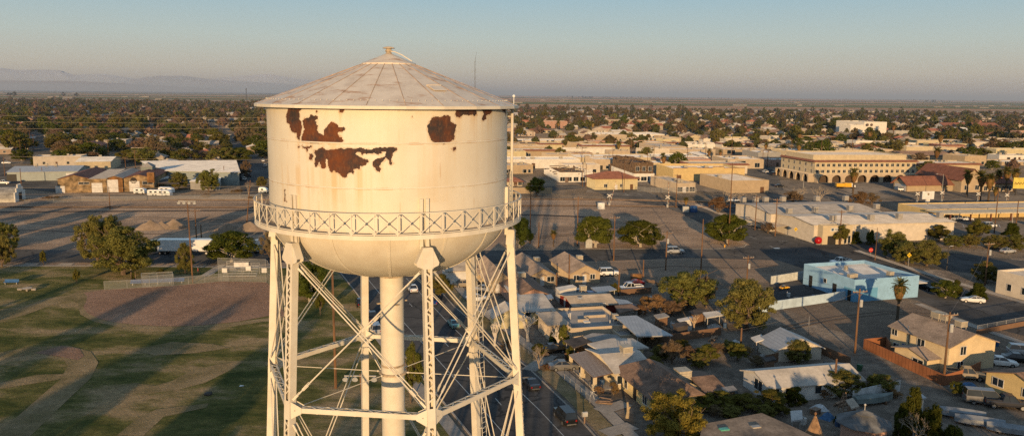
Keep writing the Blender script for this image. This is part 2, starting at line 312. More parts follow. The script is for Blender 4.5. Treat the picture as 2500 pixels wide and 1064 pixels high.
RUSTPOLY = [[(-0.6913,41.533),(-0.5349,41.546),(-0.5388,41.445),(-0.5495,41.275),(-0.5732,41.137),(-0.5627,41.003),(-0.5804,40.831),(-0.5533,40.733),(-0.5486,40.496),(-0.5605,40.187),(-0.5787,39.944),(-0.5863,39.819),(-0.599,39.94),(-0.6107,40.211),(-0.6643,40.268),(-0.6916,40.435),(-0.6864,40.574),(-0.7299,40.669),(-0.7338,40.91),(-0.7101,41.223)],[(-0.5403,40.769),(-0.5166,40.806),(-0.5007,40.91),(-0.4752,40.927),(-0.4631,40.995),(-0.4347,40.952),(-0.4035,41.056),(-0.3929,40.991),(-0.3936,40.857),(-0.4216,40.786),(-0.4154,40.652),(-0.402,40.587),(-0.407,40.418),(-0.3833,40.254),(-0.3567,40.225),(-0.3465,40.159),(-0.3399,40.429),(-0.316,40.532),(-0.2963,40.668),(-0.2587,40.686),(-0.2283,40.629),(-0.2191,40.511),(-0.1807,40.535),(-0.1775,40.449),(-0.1995,40.293),(-0.2236,40.31),(-0.2325,40.209),(-0.2185,40.077),(-0.1924,39.98),(-0.1905,39.867),(-0.2317,39.821),(-0.3325,39.805),(-0.456,39.781),(-0.5633,39.797),(-0.5584,40.017),(-0.5364,40.192),(-0.5269,40.432),(-0.5338,40.567)],[(-0.2194,41.327),(-0.1835,41.33),(-0.1816,41.211),(-0.1998,41.117),(-0.2188,41.175)],[(-0.3877,41.205),(-0.3911,41.167),(-0.3989,41.15),(-0.4065,41.165),(-0.4096,41.203),(-0.4061,41.241),(-0.3983,41.257),(-0.3907,41.242)],[(0.4254,40.635),(0.4434,40.735),(0.4616,40.903),(0.4738,41.017),(0.5107,41.036),(0.5294,40.982),(0.5547,40.981),(0.5676,41.048),(0.5936,41.034),(0.6135,40.965),(0.6201,40.829),(0.6445,40.745),(0.668,40.633),(0.6666,40.413),(0.6444,40.244),(0.654,40.002),(0.6334,39.853),(0.58,39.807),(0.5036,39.817),(0.4643,39.876),(0.4488,40.162),(0.4287,40.433)],[(0.657,41.611),(0.8768,41.612),(0.8808,41.087),(0.8686,41.018),(0.8263,41.091),(0.7783,41.08),(0.7402,41.096),(0.7035,40.995),(0.6821,40.975),(0.6611,41.065),(0.6722,41.236)],[(0.922,41.611),(1.0762,41.609),(1.0822,41.142),(1.0239,41.111),(0.9918,41.043),(0.9963,40.864),(0.9616,40.783),(0.9324,40.836),(0.9418,40.977),(0.9611,41.152),(0.928,41.295)],[(1.2193,41.436),(1.4066,41.559),(1.4199,40.955),(1.3703,41.112),(1.3072,41.156),(1.2846,41.27),(1.2266,41.348)],[(-0.4361,39.486),(-0.4009,39.528),(-0.3598,39.618),(-0.3337,39.555),(-0.2824,39.565),(-0.2204,39.622),(-0.1844,39.58),(-0.1138,39.635),(-0.0452,39.595),(0.0336,39.6),(0.1117,39.649),(0.1617,39.67),(0.1985,39.649),(0.1982,39.502),(0.1723,39.401),(0.1665,39.301),(0.1607,39.166),(0.1714,38.964),(0.1601,38.897),(0.1456,38.931),(0.1384,39.167),(0.1273,39.2),(0.1103,39.066),(0.0877,38.965),(0.0818,38.83),(0.0814,38.661),(0.0667,38.594),(0.0535,38.694),(0.026,38.862),(0.0264,39.03),(0.0492,39.179),(0.0884,39.233),(0.1163,39.267),(0.1244,39.402),(0.1168,39.469),(0.0889,39.435),(0.0609,39.367),(0.0274,39.399),(-0.0005,39.431),(-0.0345,39.395),(-0.046,39.327),(-0.0683,39.479),(-0.0971,39.449),(-0.1009,39.342),(-0.0577,39.225),(-0.0408,39.16),(-0.0013,39.163),(-0.0017,39.028),(-0.036,38.891),(-0.0647,38.835),(-0.0652,38.653),(-0.0937,38.751),(-0.1111,38.715),(-0.1176,38.532),(-0.1408,38.576),(-0.1647,38.505),(-0.1712,38.369),(-0.1894,38.298),(-0.2132,38.395),(-0.2311,38.493),(-0.2678,38.622),(-0.2872,38.515),(-0.306,38.579),(-0.3115,38.782),(-0.3294,39.117),(-0.3392,38.979),(-0.3379,38.708),(-0.378,38.698),(-0.3834,38.969),(-0.398,38.795),(-0.4331,38.785),(-0.4356,39.092),(-0.4234,39.231),(-0.4413,39.329)],[(-0.5565,39.607),(-0.4568,39.631),(-0.4544,39.55),(-0.4945,39.52),(-0.4909,39.385),(-0.5102,39.448),(-0.5252,39.533),(-0.5569,39.552)],[(-0.4883,39.317),(-0.4588,39.311),(-0.451,39.156),(-0.4604,39.037),(-0.4929,39.063),(-0.4969,39.144),(-0.4859,39.215)],[(0.6333,39.591),(0.6637,39.62),(0.6679,39.529),(0.6401,39.466)],[(-0.5765,39.561),(-0.5807,39.521),(-0.5904,39.502),(-0.5999,39.516),(-0.6037,39.553),(-0.5994,39.594),(-0.5896,39.612),(-0.5802,39.599)],[(0.3224,40.984),(0.321,40.966),(0.3178,40.958),(0.3146,40.966),(0.3133,40.984),(0.3146,41.003),(0.3179,41.011),(0.3211,41.003)],[(-0.4432,41.199),(-0.4445,41.185),(-0.4476,41.178),(-0.4506,41.184),(-0.4518,41.198),(-0.4504,41.212),(-0.4474,41.219),(-0.4444,41.213)],[(-0.7914,37.571),(-0.7796,37.578),(-0.785,37.089),(-0.7643,37.087),(-0.7648,37.036),(-0.8023,37.035)]]
def inpoly(x, y, poly):
    c = False; j = len(poly) - 1
    for i in range(len(poly)):
        xi, yi = poly[i]; xj, yj = poly[j]
        if (yi > y) != (yj > y) and x < (xj - xi) * (y - yi) / (yj - yi) + xi: c = not c
        j = i
    return c
tower = thing('water_tower', 'tall cream riveted water tower with rust patches on its round tank, beside the ball field', 'water tower', (TX, TY, 0))
ZE, ZB = 41.45, 36.0           # eave and bottom of the straight wall
def build_tank():
    from mathutils import noise
    NA, NZ = 1150, 190
    z0 = ZB; vs = []; fs = []; wear = []
    bb = [(min(p[0] for p in q) - .03, max(p[0] for p in q) + .03, min(p[1] for p in q) - .1, max(p[1] for p in q) + .1) for q in RUSTPOLY]
    for j in range(NZ + 1):
        z = z0 + (ZE - z0) * j / NZ
        for k in range(NA):
            a = -math.pi + 2 * math.pi * k / NA                 # angle from the side that faces the camera, to the right
            vs.append((TR * math.sin(a), -TR * math.cos(a), z))
            m = 0.0; st = 0.0; se = 0.0; ha = 0.0
            if abs(a) < 1.9:
                d = noise.noise_vector((a * 22, z * 3.6, 1.7)) * 0.07 + noise.noise_vector((a * 60, z * 10, 4.2)) * 0.04
                aa, zz = a + d.x / TR, z + d.y
                for q, b in zip(RUSTPOLY, bb):
                    if b[0] < aa < b[1] and b[2] < zz < b[3] and inpoly(aa, zz, q): m = 1.0; break
                if not m:
                    for q, b in zip(RUSTPOLY, bb):
                        if not (b[0]-.02 < a < b[1]+.02 and b[2]-1.3 < z < b[3]+.1): continue
                        for da, dz in ((.009,0),(-.009,0),(0,.05),(0,-.05),(.006,.04),(-.006,.04)):
                            if inpoly(aa+da, zz+dz, q): ha = 1.0; break
                        for k in range(1, 9):
                            if inpoly(a, z + .14*k, q): st = max(st, .95*(1-k/9)); break
                if -0.83 < a < 0.02 and z < 38.9: st = max(0, min(1, (z - 36.3) / 1.5)) * (1 if z < 38.6 else (38.9 - z) / .3)
                if 0.35 < a < 0.6 and 37.2 < z < 39.75: st = 0.35
            for s in (39.83, 37.86):
                if abs(z - s) < 0.06: se = 1.0
            ci = 0 if z < 37.86 else 1 if z < 39.83 else 2
            if abs(((a/(2*math.pi)*10 - .5*ci - .35 + .5) % 1) - .5)*2*math.pi/10*TR < .03: se = max(se, .55)
            wear.append((m, st, se, ha))
    for j in range(NZ):
        for k in range(NA):
            k2 = (k + 1) % NA; fs.append((j*NA+k, j*NA+k2, (j+1)*NA+k2, (j+1)*NA+k))
    b = MB(); b.add(vs, fs)
    o = b.build('tank_wall', tank_material(), tower, smooth=True)
    at = o.data.color_attributes.new('wear', 'FLOAT_COLOR', 'POINT')
    at.data.foreach_set('color', [x for c in wear for x in c])
    # raised plate seams (part of the wall)
    s = MB()
    for z in (39.83, 37.86): s.lathe([(TR - .01, z - .035), (TR + .010, z - .03), (TR + .010, z + .03), (TR - .01, z + .035)], 160)
    s.build('plate_seam', PAINT, tower, smooth=True)
    # bowl
    b = MB(); prof = [(TR * math.cos(t), 36.0 - 3.18 * math.sin(t)) for t in [math.pi/2*i/26 for i in range(26)]] + [(0.6, 36.0-3.17)]
    b.lathe(prof, 96); bowl = b.build('bowl', PAINT, tower, smooth=True)
    s = MB()
    for k in range(14):
        a = 2*math.pi*(k+.3)/14; pts = [( (r+.012)*math.sin(a), -(r+.012)*math.cos(a), z-.012) for r, z in prof[:24]]
        for i in range(len(pts)-1): s.bar(pts[i], pts[i+1], .12, .02, up=(math.sin(a)*.5, -math.cos(a)*.5, -.8))
        tg = Vector((math.cos(a), math.sin(a), 0))
        for p, q in zip(pts, pts[1:]):
            for f in (0.17, .5, .83):
                c = Vector(p).lerp(Vector(q), f)
                for sg in (-1, 1):
                    cc = c + tg*(.035*sg); s.ico(cc, .022, n=5, m=3)
    s.build('rivet_seam', PAINT, bowl)['kind'] = 'stuff'
    # roof: a many-sided shallow cone with raised joints
    rm = roof_material(); b = MB(); NF = 24
    b.lathe([(6.46, ZE-.06), (6.50, ZE), (1.32, 43.42)], NF); b.lathe([(1.36, 43.405), (1.36, 43.46), (0.2, 43.93), (.05, 43.95)], 24)
    rf = b.build('roof', rm, tower)
    s = MB()
    for k in range(NF):
        a = 2*math.pi*k/NF; c_, s_ = math.cos(a), math.sin(a)
        s.bar((6.48*c_, 6.48*s_, ZE+.008), (1.32*c_, 1.32*s_, 43.428), .022, .026)
    s.build('roof_joint', mat('roof_joint_rust', (0.42, 0.29, 0.19), .7, .4, 2.5), rf)
    s = MB(); s.lathe([(6.53, ZE-.13), (6.53, ZE-.0), (6.47, ZE+.03)], NF); s.lathe([(6.53, ZE-.13), (5.96, ZE-.10)], NF); s.build('eave_trim', PAINT, rf)
    s = MB()
    for k in range(120):                                        # rivet row round the eave
        a = 2*math.pi*k/120; s.ico((5.95*math.cos(a), 5.95*math.sin(a), 41.70), .025, n=5, m=3)
    s.build('rivet_row', PAINT, rf)['kind'] = 'stuff'
    # hatch on the right of the roof
    a = math.radians(38); rr = 4.5; h = MB(); zc = 43.42 - (rr-1.32)/(6.50-1.32)*(43.42-ZE)
    cx, cy = rr*math.sin(a), -rr*math.cos(a); sl = (43.42-ZE)/(6.50-1.32)
    rad = Vector((math.sin(a), -math.cos(a), -sl)).normalized(); tn = Vector((math.cos(a), math.sin(a), 0))
    c = Vector((cx, cy, zc + .05)); h.bar(c - tn*.36, c + tn*.36, .6, .02, up=rad.cross(tn))
    h.bar(c - tn*.4 - rad*.34, c + tn*.4 - rad*.34, .04, .07, up=rad.cross(tn))
    h.build('hatch', rm, rf)
    # vent on top
    v = MB(); v.lathe([(.19, 43.85), (.17, 43.95), (.135, 43.98), (.135, 44.2)], 16); v.lathe([(.135, 44.19), (.30, 44.2), (.31, 44.225), (.2, 44.27), (.08, 44.3), (.01, 44.3)], 20)
    v.lathe([(.17, 44.05), (.19, 44.05), (.19, 44.1), (.14, 44.12)], 16)
    v.build('roof_vent', mat('vent_metal', (0.52, 0.43, 0.32), .6, .35, 4), tower, smooth=True)
    v = MB(); v.tube([(.14, -.2, 44.05), (.35, -.3, 44.03), (.75, -.5, 43.86), (1.25, -.72, 43.56)], .026, 6); v.build('vent_pipe', PAINT, tower)
    # ball light at the eave, right
    v = MB(); v.tube([(6.28, -.6, 41.5), (6.28, -.6, 41.86)], .02); v.ico((6.28, -.6, 41.92), .075); v.build('roof_light', mat('lamp_ball', (.75, .75, .72), .3), tower, smooth=True)
build_tank()
# walkway and railing
RB = 6.70; ZF = 35.86
def build_balcony():
    b = MB(); b.lathe([(TR+.005, ZF-.03), (TR+.005, ZF), (RB-.02, ZF), (RB-.02, ZF-.03)], 72)
    b.build('walkway_floor', mat('walkway_plate', (.34, .27, .2), .8, .35, 2.2), tower)
    b = MB(); b.lathe([(RB-.02, ZF-.16), (RB, ZF-.16), (RB, ZF+.03), (RB-.02, ZF+.03)], 72); b.lathe([(RB-.1, ZF-.17), (RB+.02, ZF-.17), (RB+.02, ZF-.15), (RB-.1, ZF-.15)], 72)
    b.build('edge_girder', PAINT, tower)
    NP = 42; ht = .97
    rail = MB(); rail.lathe([(RB-.04, ZF+ht), (RB+.02, ZF+ht), (RB+.02, ZF+ht+.04), (RB-.04, ZF+ht+.04), (RB-.04, ZF+ht)], 108)
    rail.lathe([(RB-.03, ZF+.1), (RB+.01, ZF+.1), (RB+.01, ZF+.06), (RB-.03, ZF+.06)], 108)
    rail.build('handrail', PAINT, tower)
    def pt(k, z, r=RB-.01): a = 2*math.pi*(k+.3)/NP; return (r*math.sin(a), -r*math.cos(a), z)
    for k in range(NP):
        x, y, _ = pt(k, 0); u = (x/RB, y/RB, 0)
        b = MB(); b.bar(pt(k, ZF-.02), pt(k, ZF+ht), .05, .04, up=u)
        b.build('railing_post', PAINT, tower)
    for k in range(NP):
        b = MB()
        b.bar(pt(k, ZF+.07), pt(k+1, ZF+ht), .036, .012, up=(*pt(k+.5, 0)[:2], 0)); b.bar(pt(k, ZF+ht, RB-.03), pt(k+1, ZF+.07, RB-.03), .036, .012, up=(*pt(k+.5, 0)[:2], 0))
        c = pt(k+.5, ZF+ht/2+.03, RB-.04); b.bar((c[0]-c[0]*.002, c[1]-c[1]*.002, c[2]-.06), (c[0]-c[0]*.002, c[1]-c[1]*.002, c[2]+.06), .12, .012, up=(c[0], c[1], 0))
        b.build('cross_brace', PAINT, tower)
build_balcony()
# legs, struts, rods
PHI = [23.2 + 60*i for i in range(6)]
def legr(z): return 6.2 + (35.2 - z) * 0.06
LEVELS = [27.45, 13.7, 0.3]
def lp(i, z, dr=0.0):
    a = R(PHI[i % 6]); r = legr(z) + dr; return Vector((r*math.sin(a), -r*math.cos(a), z))
def build_legs():
    LW, LD = .40, .36                                           # face width (tangential) and depth (radial)
    for i in range(6):
        a = R(PHI[i]); rad = Vector((math.sin(a), -math.cos(a), 0)); tn = Vector((math.cos(a), math.sin(a), 0))
        b = MB(); zt, zb = 34.5, 0.35; top, bot = lp(i, zt), lp(i, zb)
        for s in (-1, 1):                                       # two channels: web on the side faces, flanges on the radial faces
            o = tn * (s * (LW/2 - .012)); b.bar(bot + o, top + o, .02, LD, up=rad)
            for q in (-1, 1):
                o2 = tn * (s * (LW/2 - .06)) + rad * (q * (LD/2)); b.bar(bot + o2, top + o2, .11, .016, up=rad)
        leg = b.build('leg', PAINT, tower)
        lac = MB()
        lac.bar(lp(i, zb+.2) - rad*(LD/2+.012), lp(i, zt-.4) - rad*(LD/2+.012), LW-.04, .014, up=rad)
        for q in (1,):
            z = zb + .5; k = 0
            while z < zt - .55:
                skip = any(abs(z - lv) < .55 for lv in LEVELS)
                if not skip:
                    s = 1 if k % 2 else -1
                    p0 = lp(i, z) + tn*(-s*.15) + rad*(q*(LD/2+.012)); p1 = lp(i, z + .3) + tn*(s*.15) + rad*(q*(LD/2+.012))
                    lac.bar(p0, p1, .065, .012, up=rad)
                z += .3; k += 1
            for lv in LEVELS[:2]:
                c0, c1 = lp(i, lv-.45), lp(i, lv+.45); lac.bar(c0 + rad*(q*(LD/2+.01)), c1 + rad*(q*(LD/2+.01)), LW-.02, .014, up=rad)
        lac.build('lacing', PAINT, leg)
        riv = MB()
        z = 24.0
        while z < 34.4:
            c = lp(i, z)
            for s in (-1, 1):
                for q in (-1, 1):
                    riv.ico(c + tn*(s*(LW/2-.005)) + rad*(q*(LD/2-.05)), .018, n=4, m=2); riv.ico(c + tn*(s*(LW/2-.04)) + rad*(q*(LD/2+.012)), .018, n=4, m=2)
            z += .22
        riv.build('rivet', PAINT, leg)['kind'] = 'stuff'
        # head: widening gusset box under the walkway, and the bracket that runs up the tank wall
        g = MB(); c = lp(i, 34.6)
        def gp(t, r, z): return (c + tn*t + rad*r).xy.to_tuple() + (z,)
        for q in (-.185, .19):
            g.add([gp(-.21, q, 35.25), gp(.21, q, 35.25), gp(.53, q, 34.55), gp(.5, q, 34.42), gp(.27, q, 34.32), gp(-.27, q, 34.32), gp(-.5, q, 34.42), gp(-.53, q, 34.55)], [(0,1,2,3,4,5,6,7)])
        g.add([gp(-.21,-.185,35.25), gp(-.21,.19,35.25), gp(.21,.19,35.25), gp(.21,-.185,35.25)], [(0,1,2,3)])
        for s in (-1, 1): g.add([gp(s*.21,-.185,35.25), gp(s*.21,.19,35.25), gp(s*.53,.19,34.55), gp(s*.53,-.185,34.55)], [(0,1,2,3)])
        for k in range(9):
            for t in (-.17, 0, .17): g.ico(c + tn*t + rad*.2 + Vector((0,0,-.38 + k*.11)), .016, n=4, m=2)
        g.bar(Vector(gp(0,.2,34.28)), Vector(gp(0,.2,35.2)), .5, .03, up=rad)
        g.build('gusset_box', PAINT, leg)
        h = MB()
        for t in (-.19, .09):
            h.bar(Vector((0,0,35.0)) + rad*(TR+.06) + tn*t, Vector((0,0,37.4)) + rad*(TR+.06) + tn*t, .1, .14, up=rad)
            h.bar(Vector((0,0,35.0)) + rad*(TR+.14) + tn*t, Vector((0,0,37.4)) + rad*(TR+.14) + tn*t, .16, .016, up=rad)
        h.build('wall_bracket', PAINT, leg)
        pad = MB(); ft = lp(i, 0); pad.box(ft.x-.7, ft.x+.7, ft.y-.7, ft.y+.7, -.3, .35); pad.build('footing', mat('footing_concrete', (.36,.34,.31), .9), leg)
    for z in LEVELS[:2]:
        for i in range(6):
            p, q = lp(i, z), lp(i+1, z); d = (q-p).normalized(); n = Vector((d.y, -d.x, 0)); p += d*.2; q -= d*.2
            b = MB()
            for s in (-1, 1): b.bar(p + n*(s*.16), q + n*(s*.16), .02, .22)
            for s in (-1, 1):
                for u in (-1, 1): b.bar(p + n*(s*.125) + Vector((0,0,u*.11)), q + n*(s*.125) + Vector((0,0,u*.11)), .08, .016)
            L_ = (q-p).length; k = 0; t = .25
            while t < L_ - .5:
                s = 1 if k % 2 else -1
                for u in (-1, 1): b.bar(p + d*t + n*(-s*.15) + Vector((0,0,u*.125)), p + d*(t+.45) + n*(s*.15) + Vector((0,0,u*.125)), .05, .012)
                t += .45; k += 1
            st = b.build('strut', PAINT, tower)
            for e, sg in ((lp(i, z), 1), (lp(i+1, z), -1)):
                g = MB()
                for s in (-1, 1):
                    c = e + n*(s*.19); D_ = d*sg
                    g.add([c + D_*.1 + Vector((0,0,.42)), c + D_*.62 + Vector((0,0,.14)), c + D_*.62 + Vector((0,0,-.14)), c + D_*.1 + Vector((0,0,-.42))], [(0,1,2,3)])
                g.bar(e + d*sg*.3 - n*.19, e + d*sg*.3 + n*.19, .06)
                g.build('gusset_plate', PAINT, st)
    zs = [(34.42, LEVELS[0]+.3), (LEVELS[0]-.3, LEVELS[1]+.3), (LEVELS[1]-.3, LEVELS[2]+.3)]
    for za, zb in zs:
        for i in range(6):
            for sw in (0, 1):
                A, B = (lp(i, za), lp(i+1, zb)) if not sw else (lp(i+1, za), lp(i, zb))
                d = (B-A).normalized(); hd = Vector((d.x, d.y, 0)).normalized(); n = Vector((hd.y, -hd.x, 0))
                A2, B2 = A + d*.75, B - d*.55
                b = MB()
                for s in (-1, 1):
                    o = n*(s*.14); b.tube([A2 + o, B2 + o], .032, 6)
                    b.bar(A2 - d*.3 + o, A2 + d*.06 + o, .09, .03, up=n); b.bar(B2 - d*.06 + o, B2 + d*.3 + o, .11, .03, up=n)
                    for w_ in (-1, 1): b.bar(B2 - d*.75 + o + d.cross(n)*(w_*.05), B2 - d*.4 + o + d.cross(n)*(w_*.05), .03, .03)
                b.build('tie_rod', PAINT, tower)
    # riser pipe, its collar, and the six stays
    b = MB(); b.lathe([(.615, 0), (.615, 33.0)], 32); rp = b.build('riser_pipe', PAINT, tower, smooth=True)
    cm = mat('collar_rust', (.5,.4,.28), .7, .4, 3)
    for pr in ([(.62, 27.3), (.74, 27.32), (.74, 27.4), (.62, 27.42)], [(.62, 27.75), (.63, 27.76), (.63, 27.86), (.62, 27.87)], [(.61, 32.6), (.67, 32.6), (.67, 32.9), (.61, 32.9)]):
        c = MB(); c.lathe(pr, 32); c.build('collar', cm, rp)
    for k in range(4):
        a = k*math.pi/2 + .5; c = MB(); c.bar((.6*math.sin(a), -.6*math.cos(a), 31.2), (.82*math.sin(a), -.82*math.cos(a), 31.2), .12, .05); c.build('pipe_lug', cm, rp)
    for i in range(6):
        e = lp(i, 27.4); u = Vector((e.x, e.y, 0)).normalized(); b = MB(); b.tube([u*.72 + Vector((0,0,27.38)), e - u*.2], .022, 5); b.ico(u*.82 + Vector((0,0,27.38)), .06, n=6, m=4); b.build('stay_rod', PAINT, tower)
    # overflow pipe on the right of the tank, ladder on the back-right leg
    a = R(91); ox, oy = (TR+.25)*math.sin(a), -(TR+.25)*math.cos(a)
    b = MB(); b.tube([(ox, oy, 36.0), (ox, oy, 41.4)], .075, 10); b.tube([(ox, oy, 41.3), (ox-.35, oy, 41.3)], .06)
    for z in (37, 39, 40.9): b.bar((ox, oy, z), (ox-.3, oy, z), .05)
    b.build('overflow_pipe', PAINT, tower, smooth=True)
    lad = MB(); t0, t1 = lp(2, 35.6), lp(2, .4); a = R(PHI[2]); tn = Vector((math.cos(a), math.sin(a), 0)); rad = Vector((math.sin(a), -math.cos(a), 0))
    off = -tn*.55 + rad*.1
    for s in (-.2, .2): lad.bar(t1 + off + rad*s, t0 + off + rad*s, .05, .02, up=tn)
    n = 110
    for k in range(n): c = t1.lerp(t0, (k+.5)/n) + off; lad.bar(c - rad*.2, c + rad*.2, .025)
    for k in range(9): c = t1.lerp(t0, (k+.5)/9); lad.bar(c + off, c - tn*.2, .03)
    lad.build('ladder', PAINT, tower)
    for s in (38,):                                              # short ladder on the wall above the walkway, right
        lw = MB(); a = R(84); r2 = TR + .22; c = Vector((r2*math.sin(a), -r2*math.cos(a), 0)); t = Vector((math.cos(a), math.sin(a), 0))
        for q in (-.18, .18): lw.bar(c + t*q + Vector((0,0,35.9)), c + t*q + Vector((0,0,38.2)), .04, .02)
        for k in range(8): lw.bar(c - t*.18 + Vector((0,0,36.1+k*.27)), c + t*.18 + Vector((0,0,36.1+k*.27)), .025)
        lw.build('wall_ladder', PAINT, tower)
    # thin lightning mast far behind the roof edge, on the tank
build_legs()
# ------------------------------------------------------------------ ground, roads, fields, hills
def groundmat(name, c1, c2, c3, s1=0.03, s2=0.6, rough=0.95, bump=0.3, stretch=(1,1,1), contrast=(0.35,0.65), fine=0.22, crack=0.0):
    if name in _M: return _M[name]
    m = bpy.data.materials.new(name); m.use_nodes = True; _M[name] = m
    t = m.node_tree; N = t.nodes; L = t.links; b = N['Principled BSDF']; b.inputs['Roughness'].default_value = rough; b.inputs['Specular IOR Level'].default_value = 0.1; b.inputs['Diffuse Roughness'].default_value = 1.0
    g = N.new('ShaderNodeNewGeometry'); mp = N.new('ShaderNodeMapping'); mp.inputs['Scale'].default_value = stretch; L.new(g.outputs['Position'], mp.inputs[0])
    def nz(s, d, ro=0.65):
        n = N.new('ShaderNodeTexNoise'); n.inputs['Scale'].default_value = s; n.inputs['Detail'].default_value = d; n.inputs['Roughness'].default_value = ro; L.new(mp.outputs[0], n.inputs['Vector']); return n.outputs['Fac']
    r = N.new('ShaderNodeValToRGB'); e = r.color_ramp.elements; e[0].position = contrast[0]; e[1].position = contrast[1]; e[0].color = (*c1, 1); e[1].color = (*c3, 1)
    k = e.new((contrast[0]+contrast[1])/2); k.color = (*c2, 1)
    L.new(nz(s1, 8), r.inputs[0])
    mr = N.new('ShaderNodeMapRange'); mr.inputs[1].default_value = 0.3; mr.inputs[2].default_value = 0.7; mr.inputs[3].default_value = 1-fine; mr.inputs[4].default_value = 1+fine; L.new(nz(s2, 6, 0.75), mr.inputs[0])
    cb = N.new('ShaderNodeCombineColor'); [L.new(mr.outputs[0], cb.inputs[i]) for i in range(3)]
    mx = N.new('ShaderNodeMix'); mx.data_type = 'RGBA'; mx.blend_type = 'MULTIPLY'; mx.inputs[0].default_value = 1; L.new(r.outputs[0], mx.inputs[6]); L.new(cb.outputs[0], mx.inputs[7])
    colr = mx.outputs[2]
    if crack:                                            # sealed cracks and patch edges
        wp = N.new('ShaderNodeTexNoise'); wp.inputs['Scale'].default_value = .25; wp.inputs['Detail'].default_value = 4; L.new(g.outputs['Position'], wp.inputs['Vector'])
        va = N.new('ShaderNodeVectorMath'); va.operation = 'MULTIPLY_ADD'; L.new(wp.outputs['Color'], va.inputs[0]); va.inputs[1].default_value = (5,5,0); L.new(g.outputs['Position'], va.inputs[2])
        vo = N.new('ShaderNodeTexVoronoi'); vo.feature = 'DISTANCE_TO_EDGE'; vo.inputs['Scale'].default_value = crack; L.new(va.outputs[0], vo.inputs['Vector'])
        lt = N.new('ShaderNodeMath'); lt.operation = 'LESS_THAN'; L.new(vo.outputs['Distance'], lt.inputs[0]); lt.inputs[1].default_value = .16*crack
        v2 = N.new('ShaderNodeTexVoronoi'); v2.inputs['Scale'].default_value = crack*.6; L.new(va.outputs[0], v2.inputs['Vector']); sp = N.new('ShaderNodeSeparateColor'); L.new(v2.outputs['Color'], sp.inputs[0])
        m2 = N.new('ShaderNodeMapRange'); L.new(sp.outputs[0], m2.inputs[0]); m2.inputs[3].default_value = .78; m2.inputs[4].default_value = 1.22
        q = N.new('ShaderNodeMath'); q.operation = 'MULTIPLY_ADD'; L.new(lt.outputs[0], q.inputs[0]); q.inputs[1].default_value = -.4; L.new(m2.outputs[0], q.inputs[2])
        vs = N.new('ShaderNodeVectorMath'); vs.operation = 'SCALE'; L.new(colr, vs.inputs[0]); L.new(q.outputs[0], vs.inputs[3]); colr = vs.outputs[0]
    L.new(colr, b.inputs['Base Color'])
    if bump:
        bp = N.new('ShaderNodeBump'); bp.inputs['Strength'].default_value = min(1, bump*1.7); bp.inputs['Distance'].default_value = 0.3/max(.2, s2); L.new(nz(s2*3.5, 5, .7), bp.inputs['Height']); L.new(bp.outputs[0], b.inputs['Normal'])
    return m
DIRT = groundmat('dirt', (0.17,0.13,0.10), (0.275,0.205,0.15), (0.37,0.28,0.205), 0.035, 0.35, stretch=(.8,1.4,1), fine=.2)
TOWNDIRT = groundmat('town_ground', (0.10,0.085,0.062), (0.17,0.135,0.10), (0.25,0.20,0.15), 0.02, 0.3)
YARD = groundmat('yard_dirt', (0.10,0.082,0.064), (0.17,0.14,0.112), (0.26,0.215,0.17), 0.10, 0.8)
ASPH = groundmat('asphalt', (0.044,0.044,0.045), (0.059,0.059,0.060), (0.080,0.079,0.078), 0.06, 1.2, 0.85, 0, crack=.11)
ASPH2 = groundmat('old_asphalt', (0.078,0.072,0.066), (0.108,0.098,0.088), (0.145,0.13,0.115), 0.05, 0.9, 0.9, 0, crack=.08)
CONC = groundmat('concrete', (0.22,0.20,0.175), (0.28,0.255,0.225), (0.34,0.31,0.275), 0.15, 1.5, 0.9, 0.1)
GRASS = groundmat('park_grass', (0.062,0.076,0.018), (0.145,0.135,0.042), (0.33,0.245,0.135), 0.085, 0.9, 0.95, 0.6, (0.8,1.5,1), (0.38,0.60), 0.34)
CLAY = groundmat('infield_clay', (0.235,0.145,0.098), (0.285,0.18,0.125), (0.335,0.22,0.155), 0.06, 1.1, 0.95, 0.8, fine=0.3)
PALE = groundmat('worn_turf', (0.15,0.125,0.055), (0.24,0.185,0.10), (0.31,0.235,0.14), 0.12, 1.0, 0.95, 0.5)
LINE = mat('road_paint', (0.55,0.54,0.50), 0.8, 0.25, 2.0)
BALLAST = groundmat('ballast', (0.06,0.05,0.042), (0.085,0.07,0.06), (0.12,0.10,0.085), 0.2, 1.5, 0.95, 0.6)
def sheet(name, pts, z, m, kind='structure', th=0.0):
    b = MB(); n = len(pts); b.add([(x, y, z) for x, y in pts], [tuple(range(n))])
    o = b.build(name, m)
    if o.data.polygons[0].normal.z < 0: o.data.flip_normals()
    o['kind'] = kind; return o
def px(*pts): return [G(x, y) for x, y in pts]
def strip(name, line, wid, z, m, kind='structure'):
    """a ribbon wid metres wide along a polyline on the ground"""
    v = []; n = len(line)
    for i, p in enumerate(line):
        a, c = Vector(line[max(i-1,0)]), Vector(line[min(i+1,n-1)]); d = (c-a).normalized(); q = Vector((-d.y, d.x))*wid/2; p = Vector(p)
        v += [(p.x+q.x, p.y+q.y, z), (p.x-q.x, p.y-q.y, z)]
    b = MB(); b.add(v, [(2*i, 2*i+1, 2*i+3, 2*i+2) for i in range(n-1)])
    o = b.build(name, m)
    if o.data.polygons[0].normal.z < 0: o.data.flip_normals()
    o['kind'] = kind; return o
def kerb(name, line, wid=0.25, h=0.13):
    b = MB()
    for p, q in zip(line, line[1:]): b.bar((*p, h/2), (*q, h/2), wid, h)
    return struct(name, b, CONC)
